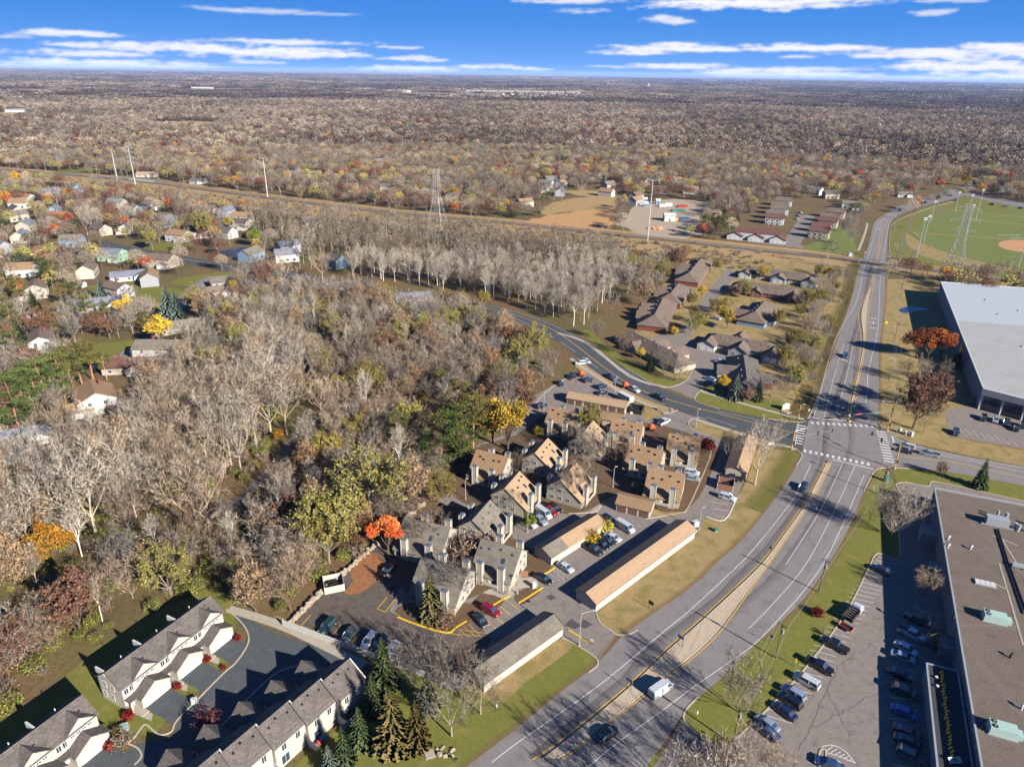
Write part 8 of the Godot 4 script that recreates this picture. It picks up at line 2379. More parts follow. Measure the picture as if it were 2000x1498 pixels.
func make_tree_kinds() -> void:
	var vase := {"clear": 0.3, "spread": 0.3, "limbs": 6, "up": 0.3}
	var wide := {"clear": 0.22, "spread": 0.46, "limbs": 7, "up": 0.12, "girth": 0.018}
	var round_ := {"clear": 0.2, "spread": 0.36, "limbs": 7, "up": 0.2}
	var slim := {"clear": 0.45, "spread": 0.13, "limbs": 4, "up": 0.3, "girth": 0.009}
	var multi := {"clear": 0.1, "spread": 0.34, "limbs": 8, "up": 0.3, "girth": 0.01}
	var pale_b := lc(188, 174, 154, 0.54)
	var pale_t := lc(200, 186, 166, 0.8)
	var grey_b := lc(160, 146, 130, 0.55)
	var grey_t := lc(184, 171, 154, 0.76)
	var brown_b := lc(130, 112, 96, 0.55)
	var brown_t := lc(174, 158, 140, 0.74)
	var rb_t := lc(150, 118, 98, 0.6)
	var white_b := lc(222, 214, 204, 0.7)
	kinds.pale = [bare_tree(1, 22, vase, pale_b, pale_t, 0) + [22.0], bare_tree(2, 22, {"clear": 0.36, "spread": 0.26, "limbs": 6, "up": 0.35}, pale_b, pale_t, 0) + [22.0], bare_tree(3, 22, {"clear": 0.25, "spread": 0.36, "limbs": 7, "up": 0.25}, pale_b, pale_t, 0) + [22.0]]
	kinds.oak = [bare_tree(11, 20, wide, grey_b, grey_t, 0) + [20.0]]
	kinds.grey = [bare_tree(21, 14, round_, grey_b, grey_t, 0) + [14.0], bare_tree(22, 14, multi, grey_b, grey_t, 0) + [14.0], bare_tree(23, 14, vase, grey_b, lc(166, 158, 148, 0.6), 0) + [14.0]]
	kinds.brown = [bare_tree(31, 14, round_, brown_b, brown_t, 0) + [14.0], bare_tree(32, 14, multi, brown_b, brown_t, 0) + [14.0]]
	kinds.sparse = [bare_tree(25, 14, round_, grey_b, lc(160, 148, 134, 0.56), 2) + [14.0], bare_tree(26, 14, multi, grey_b, lc(160, 148, 134, 0.56), 2) + [14.0]]
	kinds.birch = [bare_tree(41, 15, slim, white_b, pale_t, 0) + [15.0], bare_tree(42, 15, {"clear": 0.35, "spread": 0.17, "limbs": 5, "up": 0.35, "girth": 0.009}, white_b, pale_t, 0) + [15.0]]
	var olives := [lc(166, 156, 82, 0.46), lc(182, 164, 92, 0.46), lc(148, 144, 74, 0.46)]
	kinds.olive = [bare_tree(51, 15, round_, grey_b, lc(176, 164, 120, 0.55), 0, olives, 0.26, 0.55) + [15.0], bare_tree(52, 15, wide, grey_b, lc(176, 164, 120, 0.55), 0, olives, 0.24, 0.4) + [15.0]]
	var rusts := [lc(158, 116, 88, 0.46), lc(142, 104, 82, 0.46), lc(130, 98, 82, 0.46)]
	kinds.redbrown = [bare_tree(61, 14, round_, brown_b, rb_t, 0, rusts, 0.26, 0.5) + [14.0], bare_tree(62, 14, wide, brown_b, rb_t, 0, rusts, 0.24, 0.35) + [14.0]]
	var sandy := [lc(190, 158, 122, 0.46), lc(176, 142, 108, 0.46)]
	kinds.sandy = [bare_tree(71, 11, multi, brown_b, lc(196, 168, 136, 0.6), 0, sandy, 0.18, 0.14) + [11.0]]
	var dark_bark := lc(100, 86, 72)
	kinds.orange_tree = [leafy_tree(81, 12, 4.2, 0.24, dark_bark, [lc(236, 120, 62, 0.52), lc(222, 98, 48, 0.52), lc(240, 146, 84, 0.52)], 5200, 0.22) + [12.0]]
	kinds.yellow = [leafy_tree(82, 13, 4.6, 0.2, dark_bark, [lc(206, 172, 66, 0.46), lc(192, 154, 54, 0.46), lc(178, 156, 70, 0.46)], 5000, 0.23) + [13.0], leafy_tree(83, 10, 3.4, 0.18, dark_bark, [lc(232, 190, 60, 0.52), lc(206, 170, 66, 0.52)], 3000, 0.22) + [10.0]]
	kinds.gold = [leafy_tree(84, 12, 5.0, 0.2, dark_bark, [lc(206, 156, 58, 0.42), lc(184, 132, 48, 0.42), lc(170, 142, 66, 0.42)], 4600, 0.25) + [12.0]]
	kinds.rust_oak = [leafy_tree(85, 17, 6.6, 0.16, dark_bark, [lc(190, 112, 58, 0.42), lc(164, 92, 50, 0.42), lc(206, 132, 74, 0.42)], 6000, 0.3) + [17.0]]
	kinds.green_tree = [leafy_tree(86, 12, 4.6, 0.12, dark_bark, [lc(120, 140, 52, 0.5), lc(96, 122, 46, 0.5), lc(146, 156, 60, 0.5)], 4600, 0.25) + [12.0]]
	kinds.pine = [pine_tree(91, 19, 5.0, 0.5, [lc(124, 122, 68, 0.4), lc(108, 108, 62, 0.4), lc(140, 136, 78, 0.4)], lc(170, 136, 106)) + [19.0], pine_tree(92, 16, 5.2, 0.16, [lc(106, 122, 66, 0.42), lc(90, 106, 58, 0.42), lc(120, 132, 70, 0.42)], lc(150, 120, 94)) + [16.0]]
	kinds.spruce = [spruce_tree(95, 12, 2.6, [lc(96, 112, 72, 0.5), lc(82, 100, 66, 0.5), lc(116, 124, 76, 0.5)], 1.5) + [12.0], spruce_tree(96, 12, 3.1, [lc(92, 108, 70, 0.5), lc(110, 116, 66, 0.5)], 1.5) + [12.0]]
	kinds.blue_spruce = [spruce_tree(97, 12, 2.9, [lc(130, 152, 140, 0.5), lc(112, 138, 128, 0.5), lc(146, 160, 142, 0.5)], 1.5) + [12.0]]
	kinds.gold_spruce = [spruce_tree(98, 13, 2.9, [lc(160, 134, 84, 0.42), lc(146, 128, 80, 0.42), lc(126, 118, 74, 0.42), lc(110, 112, 70, 0.42)], 1.5) + [13.0]]
	kinds.olive_spruce = [spruce_tree(99, 13, 2.8, [lc(142, 142, 92, 0.5), lc(126, 130, 84, 0.5), lc(154, 148, 104, 0.5)], 1.4) + [13.0]]
	kinds.red_shrub = [[null, shrub_mesh(101, 1.5, 1.2, lc(150, 60, 50), [lc(150, 48, 44, 0.42), lc(168, 66, 54, 0.42)], 260, 0.16), 1.5]]
	kinds.yellow_shrub = [[null, shrub_mesh(102, 3.6, 2.4, lc(140, 120, 70), [lc(226, 196, 50, 0.52), lc(190, 176, 60, 0.52)], 420, 0.24), 3.6]]
	kinds.green_shrub = [[null, shrub_mesh(103, 3.4, 2.6, lc(140, 124, 90), [lc(146, 152, 68, 0.46), lc(116, 128, 58, 0.46), lc(160, 154, 80, 0.46)], 620, 0.19), 3.4]]
	kinds.brown_shrub = [[null, shrub_mesh(104, 4.0, 3.0, brown_t, [lc(170, 130, 96, 0.5), lc(150, 112, 86, 0.5)], 160, 0.2), 4.0]]
	kinds.purple_shrub = [[null, shrub_mesh(105, 4.4, 3.0, lc(168, 104, 106, 0.6), [lc(150, 80, 84, 0.5)], 120, 0.16), 4.4]]

const KIND_WORDS := {
	"pale": ["pale_tree", "pale grey bare tree"], "oak": ["spreading_tree", "spreading grey bare tree"], "grey": ["grey_tree", "bare grey tree"], "sparse": ["thin_tree", "thin grey tree"], "olive_spruce": ["spruce_tree", "yellow green spruce"], "brown": ["brown_tree", "bare brown tree"], "birch": ["slender_tree", "slender white trunked tree"],
	"olive": ["olive_tree", "olive leaved tree"], "redbrown": ["rusty_tree", "dull red brown tree"], "sandy": ["sandy_tree", "low sandy leaved tree"], "orange_tree": ["maple_tree", "bright orange maple"], "yellow": ["yellow_tree", "yellow leaved tree"],
	"gold": ["golden_tree", "golden leaved tree"], "rust_oak": ["oak_tree", "rust orange oak"], "green_tree": ["green_tree", "leafy green tree"], "pine": ["pine_tree", "green pine"], "spruce": ["spruce_tree", "dark green spruce"], "blue_spruce": ["blue_spruce", "blue green spruce"], "gold_spruce": ["browned_spruce", "browned golden spruce"],
	"red_shrub": ["red_shrub", "small red shrub"], "yellow_shrub": ["yellow_shrub", "yellow shrub"], "green_shrub": ["green_shrub", "green shrub"], "brown_shrub": ["brown_shrub", "bare brown shrub"], "purple_shrub": ["purple_shrub", "bare purple red shrub"],
}

var tree_spots: Array = []

func plant(kind: String, at: Vector2, h: float, label := "", group := "") -> void:
	var list: Array = kinds[kind]
	var k: Array = list[rng.randi() % list.size()]
	var words: Array = KIND_WORDS[kind]
	if label == "":
		var size := "tall " if h > k[2] * 1.12 else ("short " if h < k[2] * 0.8 else "")
		label = size + words[1] + " " + where_words(at)
		if group == "": group = words[1] + ", every one " + where_words(at).get_slice(",", 0)
	var o := thing(words[0], label, "shrub" if k[0] == null else "tree", at, rng.randf() * TAU, group)
	var s: float = h / k[2]
	var m := tint_mat(rng.randi() % 4)
	var t := Transform3D(Basis().scaled(v3(s * rng.randf_range(0.92, 1.1), s, s * rng.randf_range(0.92, 1.1))), Vector3.ZERO)
	if k[0] != null: part("trunk", k[0], m, o, t)
	part("crown" if k[0] != null else "foliage", k[1], m, o, t)
	tree_spots.append([at, h * 0.22])

func where_words(p: Vector2) -> String:
	var best := ""
	var off := Vector2.ZERO
	var bd := 1e9
	for q in [["beside the wood path", xz(-94,-141)], ["near the golden tree", xz(-109,-138)], ["above the townhouse lawn", xz(-78,-129)], ["in the woods below the deck house", xz(-118,-195)], ["at the creek bend", xz(-67,-182)], ["in the middle woods", xz(-77,-244)], ["under the big pale crowns", xz(-80,-196)], ["behind the boulder wall", xz(-47,-131)], ["by the round olive tree", xz(-44,-145)], ["near the green pines", xz(-22,-191)], ["between woods and apartment lot", xz(0,-229)], ["in the woods by the side road bend", xz(-0,-290)], ["at the dormer house", xz(-50,-331)], ["in the left yards", xz(-200,-340)], ["by the left pines", xz(-173,-231)], ["at the far left edge", xz(-141,-171)], ["round the pond", xz(-176,-450)], ["in the birch wood", xz(-16,-409)], ["in the wood above the side road", xz(43,-390)], ["round the brick homes", xz(110,-322)], ["west of the road verge", xz(147,-324)], ["in the wood edge behind the townhouses", xz(-91,-116)], ["in the yards above the road", xz(-264,-544)], ["below the railway", xz(-114,-517)]]:
		var d := p.distance_squared_to(q[1])
		if d < bd:
			bd = d
			best = q[0]
			off = p - q[1]
	var far := off.length()
	var side := ("to the left" if off.x < 0 else "to the right") if absf(off.x) > absf(off.y) else ("farther back" if off.y < 0 else "nearer")
	return best + ", " + ("close by, " if far < 7.0 else ("well " if far > 22.0 else "")) + side

func hand_trees() -> void:
	for q in [
		["pale", xz(-105,-149), 28, "tall pale bare tree with a straight trunk beside the golden tree"], ["pale", xz(-119,-159), 25, "pale bare tree with a forked crown behind the golden tree"], ["birch", xz(-105,-142), 15, "small whitish forked tree in front of the golden tree"],
		["pale", xz(-84,-185), 27, "pale bare tree left of the large pale cluster"], ["pale", xz(-78,-204), 31, "tallest pale bare crown in the middle of the woods"],
		["oak", xz(-80,-151), 25, "wide forked bare tree at the wood path bend"],
		["birch", xz(-50,-221), 17, "whitish slender tree in the dark hollow of the woods"],
		["olive", xz(-37,-159), 20, "wide olive tinted bare tree above the orange maple"], ["olive", xz(-44,-141), 19, "large round olive yellow tree at the woods edge"], ["olive", xz(-46,-143), 16, "smaller olive tree leaning on the large round one"],
		["pine", xz(-34,-193), 16, "pine with a reddish bare trunk in the woods"], ["pine", xz(-21,-186), 20, "lowest of the big green pines by the court"], ["pine", xz(-15,-190), 21, "big green pine beside the brown fourplex"], ["pine", xz(-12,-198), 20, "big green pine next to the yellow tree"], ["pine", xz(-18,-208), 20, "uppermost of the big green pines"], ["pine", xz(-26,-237), 12, "lone green pine above the yellow sapling"], ["pine", xz(-32,-220), 7, "small green pine below the yellow sapling"],
		["yellow", xz(-34,-227), 9, "yellow sapling in the woods above the pines"], ["yellow", xz(-1,-198), 20, "big yellow tree between the pines and the court"], ["yellow", xz(-6,-203), 17, "yellow tree leaning against the big yellow one"], ["orange_tree", xz(-30,-144), 12.8, "bright orange maple at the corner of the old lot"], ["olive", xz(-19,-167), 10, "olive brown tree by the lamp post behind the court"], ["gold", xz(-109,-138), 13, "golden leaved tree at the left in the woods"], ["gold", xz(-113,-137), 9, "low golden tree at the foot of the large golden one"], ["gold", xz(-75,-202), 5, "small golden sapling at the pale cluster"],
		["olive_spruce", xz(-17,-122), 13.5, "tall spruce in front of the grey fourplex"], ["sparse", xz(-12,-128), 13, "bare tree before the cream gable of the second grey fourplex"], ["brown_shrub", xz(-9,-143), 7, "large dark bare bush between the grey fourplexes"], ["brown_shrub", xz(-12,-144), 6.5, "dark bare bush by the maple side fourplex"], ["brown_shrub", xz(-6,-145), 6, "dark bare bush under the sunlit gable"], ["sparse", xz(-21,-146), 13, "bare tree over the maple side fourplex roof"], ["grey", xz(18,-167), 15.5, "wide bare tree before the tan gabled fourplex"], ["grey", xz(24,-190), 13, "bare tree in the middle of the court"], ["brown", xz(32,-189), 12.5, "brown bare tree beside the twin chimney fourplex"], ["olive", xz(26,-209), 11, "sparse yellow tree before the tan fourplex"], ["sparse", xz(20,-199), 11, "brown bare tree between two fourplexes"], ["sparse", xz(2,-184), 8, "bare sapling above the tan gable"], ["green_tree", xz(5,-156), 5.5, "small lime green tree at the court parking row"], ["sparse", xz(1,-163), 8, "bare sapling beside the small lime tree"],
		["red_shrub", xz(26,-221), 3.6, "tall red shrub at the gable near the garage"], ["red_shrub", xz(63,-202), 3.6, "tall red shrub by the striped fourplex"], ["yellow_shrub", xz(9,-210), 3, "golden round shrub beside the chimneys"], ["yellow_shrub", xz(21,-151), 3.6, "yellow shrub at the garage parking row, lower one"], ["yellow_shrub", xz(25,-156), 3.6, "yellow shrub at the garage parking row, upper one"], ["brown_shrub", xz(-14,-120), 4.5, "bare bush in the mulch bed behind the yellow kerb"], ["brown_shrub", xz(37,-175), 3, "olive bush behind the three door garage"],
		["pale", xz(72,-180), 22, "huge pale bare tree beside the garage at the crossing"], ["sparse", xz(68,-195), 11, "grey bare tree over the tree shaded garage"], ["grey", xz(100,-155), 15, "round grey bare tree beside the office drive"], ["grey", xz(100,-156), 13, "second trunk close to the round grey tree"], ["sandy", xz(130,-186), 5, "small pinkish tree on the bright lawn"], ["spruce", xz(138,-180), 10.6, "lone wide spruce on the bright lawn"],
		["rust_oak", xz(178,-284), 17, "middle of three rust orange oaks beside the pale warehouse"], ["rust_oak", xz(174,-286), 16, "left one of three rust orange oaks beside the pale warehouse"], ["rust_oak", xz(184,-285), 15, "right one of three rust orange oaks beside the pale warehouse"], ["redbrown", xz(138,-218), 20, "tall red brown tree above the three pale cabinets"], ["redbrown", xz(149,-233), 15, "red brown tree behind the tall one"], ["grey", xz(140,-215), 13, "leaning bare tree beside the tall red brown one"], ["grey", xz(160,-256), 12, "bare grey tree below the rust oak"], ["grey", xz(170,-258), 10, "bare grey tree at the warehouse wall"], ["grey", xz(157,-262), 9, "small bare tree between road and rust oak"], ["spruce", xz(185,-275), 11, "spruce against the warehouse wall"], ["spruce", xz(168,-249), 8, "smaller spruce below the one at the warehouse wall"], ["brown", xz(156,-234), 10, "brown bare tree at the warehouse car park edge"], ["red_shrub", xz(177,-236), 2.5, "red shrub by the entrance columns"], ["brown_shrub", xz(173,-240), 3, "bare bush by the entrance columns"],
		["grey", xz(96,-131), 8, "pale spreading bare tree against the office wall"], ["brown_shrub", xz(90,-115), 5, "olive brown bush against the office wall"], ["brown", xz(44,-98), 12.5, "bare tree leaning over the light blue SUV"], ["pale", xz(39,-81), 14, "pale bare tree at the lower edge beside the parking"], ["pale", xz(44,-81), 12, "pale bare tree hiding the blue sedan"], ["brown_shrub", xz(38,-88), 4.5, "bare bush on the tip of the exit lawn"], ["red_shrub", xz(69,-125), 2, "dull red hedge bush above the flatbed truck"], ["brown_shrub", xz(68,-119), 1.4, "low brown bush beside the red trailer"], ["grey", xz(32,-77), 17, "bare tree below the frame at the exit bank"], ["grey", xz(26,-74), 16, "second bare tree below the frame at the exit bank"],
		["spruce", xz(-24,-103), 13, "green spruce at the end of the stepped townhouse row"], ["spruce", xz(-26,-90), 9.5, "green spruce behind the townhouse patio"], ["spruce", xz(-28,-86), 9.5, "wide spruce at the lower edge by the patio"], ["gold_spruce", xz(-20,-89), 15, "tall spruce with browned needles on the bottom lawn"], ["gold_spruce", xz(-16,-90), 11.5, "shorter spruce with browned needles"], ["spruce", xz(-15,-98), 9.5, "dark spruce below the picket fence end"], ["spruce", xz(-25,-97), 10, "dark spruce between the green and the browned ones"], ["blue_spruce", xz(-30,-84), 7.5, "blue spruce at the lower edge by the townhouses"], ["sparse", xz(-19,-104), 13, "bare tree on the grass at the picket fence"], ["sparse", xz(-10,-92), 15, "tall forked bare tree on the bottom lawn"], ["sparse", xz(-5,-97), 14.5, "wide bare tree on the lawn beside the grey garage"], ["sparse", xz(-9,-107), 8, "brown bare tree behind the grey garage"], ["brown_shrub", xz(-6,-104), 4, "bare bush below the grey garage wall"], ["sparse", xz(-13,-103), 13, "bare tree at the lower end of the picket fence"],
		["purple_shrub", xz(-54,-92), 4.8, "purple red bare dome shrub in the townhouse court"], ["brown_shrub", xz(-68,-89), 3, "tan twiggy shrub at the townhouse corner"], ["green_shrub", xz(-70,-91), 2, "dark green shrub beside the pale transformer box"], ["red_shrub", xz(-57,-115), 1.2, "red shrub at the farthest garage door"], ["red_shrub", xz(-61,-109), 1.2, "red shrub at the middle garage door"], ["red_shrub", xz(-64,-102), 1.2, "red shrub at the nearest garage door"], ["red_shrub", xz(-70,-95), 1.6, "red shrub at the front corner of the row"], ["red_shrub", xz(-70,-89), 1.7, "red shrub at the cut off row"], ["red_shrub", xz(-57,-107), 0.9, "tiny red shrub on the small townhouse lawn"],
		["yellow", xz(102,-371), 8, "yellow tree beside the middle home of the three"], ["yellow", xz(102,-321), 11, "large yellow tree in the drive loop"], ["yellow", xz(74,-308), 6, "small yellow tree at the drive mouth"], ["yellow", xz(147,-409), 10, "yellow tree before the white gabled home"], ["sparse", xz(61,-264), 11, "bare tree before the long dark roofed home"], ["spruce", xz(56,-267), 9.5, "dark spruce before the long dark roofed home"], ["yellow", xz(54,-279), 6, "yellow shrubby tree left of the dark spruce"], ["blue_spruce", xz(83,-240), 11, "blue spruce on the corner lawn"], ["spruce", xz(91,-239), 10, "dark spruce right of the blue one"], ["yellow", xz(81,-248), 7, "yellow tree by the upper entrance of the homes"], ["redbrown", xz(100,-432), 13, "dull red oak behind the farthest brick home"],
		["blue_spruce", xz(-163,-320), 19, "tall blue spruce beside the rust tree"], ["blue_spruce", xz(-159,-319), 17, "second tall blue spruce close to the first"], ["pine", xz(-165,-301), 11, "bright green pine in the left yards"], ["gold", xz(-387,-626), 15, "golden tree above the orange roofed house"], ["yellow", xz(-505,-738), 15, "bright yellow tree at the upper left"], ["olive", xz(-217,-493), 20, "big yellow green tree above the pond"], ["green_tree", xz(-175,-477), 15, "round green tree by the pond"], ["rust_oak", xz(-151,-329), 12, "rust coloured wide tree beside the blue spruces"], ["green_shrub", xz(-232,-427), 4, "lime hedge beside the mint house"], ["olive", xz(-95,-325), 11, "yellow green round tree in the middle woods"],
		["pale", xz(-305,-513), 22, "large pale bare tree above the left yards"], ["gold", xz(512,-833), 14, "golden tree at the far end of the main road"],
	]:
		plant(q[0], q[1], q[2], q[3])
	for w in "pale -117 -142 22; pale -119 -136 23; pale -119 -131 24; pale -91 -185 24; pale -80 -182 25; pale -80 -196 28; pale -85 -202 27; pale -74 -207 25; pale -89 -193 26; pale -85 -210 28; pale -94 -172 20; pale -105 -180 20; pale -111 -171 22; pale -133 -171 22; pale -130 -158 22; pale -109 -199 18; pale -100 -159 18; grey -54 -221 13; birch -56 -172 11; birch -52 -177 11; birch -50 -175 11; birch -47 -174 13; grey -56 -201 14; yellow 103 -336 8; olive 92 -352 8; olive 124 -426 8; olive 126 -372 7; sparse 65 -256 9; brown 48 -285 10; brown 38 -304 9; sandy 87 -237 6; sparse 95 -237 12; sparse 101 -240 12; olive 108 -250 10; grey 118 -270 11; olive 128 -283 10; olive 112 -271 10; grey 141 -309 10; olive 122 -289 11; brown 148 -332 9; olive 160 -357 10; grey 175 -387 10; olive 182 -414 9; gold 187 -414 8; brown 149 -357 8; olive 127 -323 9; spruce 112 -258 8; olive 87 -405 9; brown 79 -414 9; pine -163 -208 20; pine -163 -213 20; pine -163 -220 20; pine -161 -221 20; pine -161 -226 19; pine -163 -234 18; pine -160 -248 17; pine -162 -244 17; pine -164 -241 17; pine -227 -301 17; pine -216 -289 17; pine -203 -262 17; pine -241 -333 17; pine -251 -369 18; pine -256 -346 16; pine -249 -375 15; pine -225 -339 13; pine -218 -341 13; pine -195 -259 16; blue_spruce -195 -322 11; blue_spruce -211 -350 14; yellow -225 -506 16; olive -239 -464 14; green_shrub -231 -428 4; green_shrub -234 -425 4; green_shrub -218 -310 5; olive -53 -324 10; olive -35 -345 10; olive -26 -341 10; olive -15 -347 9; pale -90 -409 18; pale -131 -529 22; pale -109 -394 17; pale -128 -381 19; pale -129 -441 21; pale -140 -452 20; pale -92 -399 16; pale -304 -504 20; gold 528 -877 12; orange_tree 459 -790 13; pine 143 -532 16; pine 153 -545 16; pine 157 -536 17; pine 165 -546 15; pine 149 -521 14; grey 243 -524 16; grey 260 -553 15; grey 279 -585 14; grey 242 -507 13".split("; "):
		var q := w.split(" ")
		plant(q[0], Vector2(q[1].to_float(), q[2].to_float()), q[3].to_float())
	# loose rows of yard trees between the brick homes and the road
	for i in 46:
		var p: Vector2 = (xz(113,-256)).lerp(xz(195,-420), i / 45.0) + Vector2(rng.randf_range(-9, 7), rng.randf_range(-7, 7))
		if i % 5 == 4: p = (xz(146,-395)).lerp(xz(77,-307), i / 45.0) + Vector2(rng.randf_range(-6, 6), rng.randf_range(-6, 6))
		if not free_feet(p, 2.0): continue
		plant(["grey", "olive", "brown", "grey", "olive"][i % 5], p, rng.randf_range(6.5, 10.5))

func copy_at(key: String, mesh: Mesh, at: Vector2, s: float, tint: Color) -> void:
	if not copies.has(key):
		copies[key] = [[], []]
		copy_mesh[key] = mesh
	var t := Transform3D(Basis(Vector3.UP, rng.randf() * TAU).scaled(v3(s * rng.randf_range(0.85, 1.2), s, s * rng.randf_range(0.85, 1.2))), v3(at.x, 0, at.y))
	copies[key][0].append(t)
	copies[key][1].append(tint)

func commit_copies(key: String, label: String, called: String, tinted: bool) -> void:
	if not copies.has(key): return
	var mm := MultiMesh.new()
	mm.transform_format = MultiMesh.TRANSFORM_3D
	mm.use_colors = true
	mm.mesh = copy_mesh[key]
	var ts: Array = copies[key][0]
	mm.instance_count = ts.size()
	for i in ts.size():
		mm.set_instance_transform(i, ts[i])
		mm.set_instance_color(i, copies[key][1][i])
	var o := MultiMeshInstance3D.new()
	o.name = numbered(called)
	o.multimesh = mm
	o.material_override = tint_mat(0)
	add_child(o)
	tag(o, label, "trees", "", "stuff")

func seen(p: Vector2, margin := 0.09) -> bool:
	var d := -p.y
	if d < 60.0: return false
	# where it lies in the view, 12 m up
	var x := p.x / (d * 0.9165 + 39.0)
	return absf(x) < 0.724 + margin

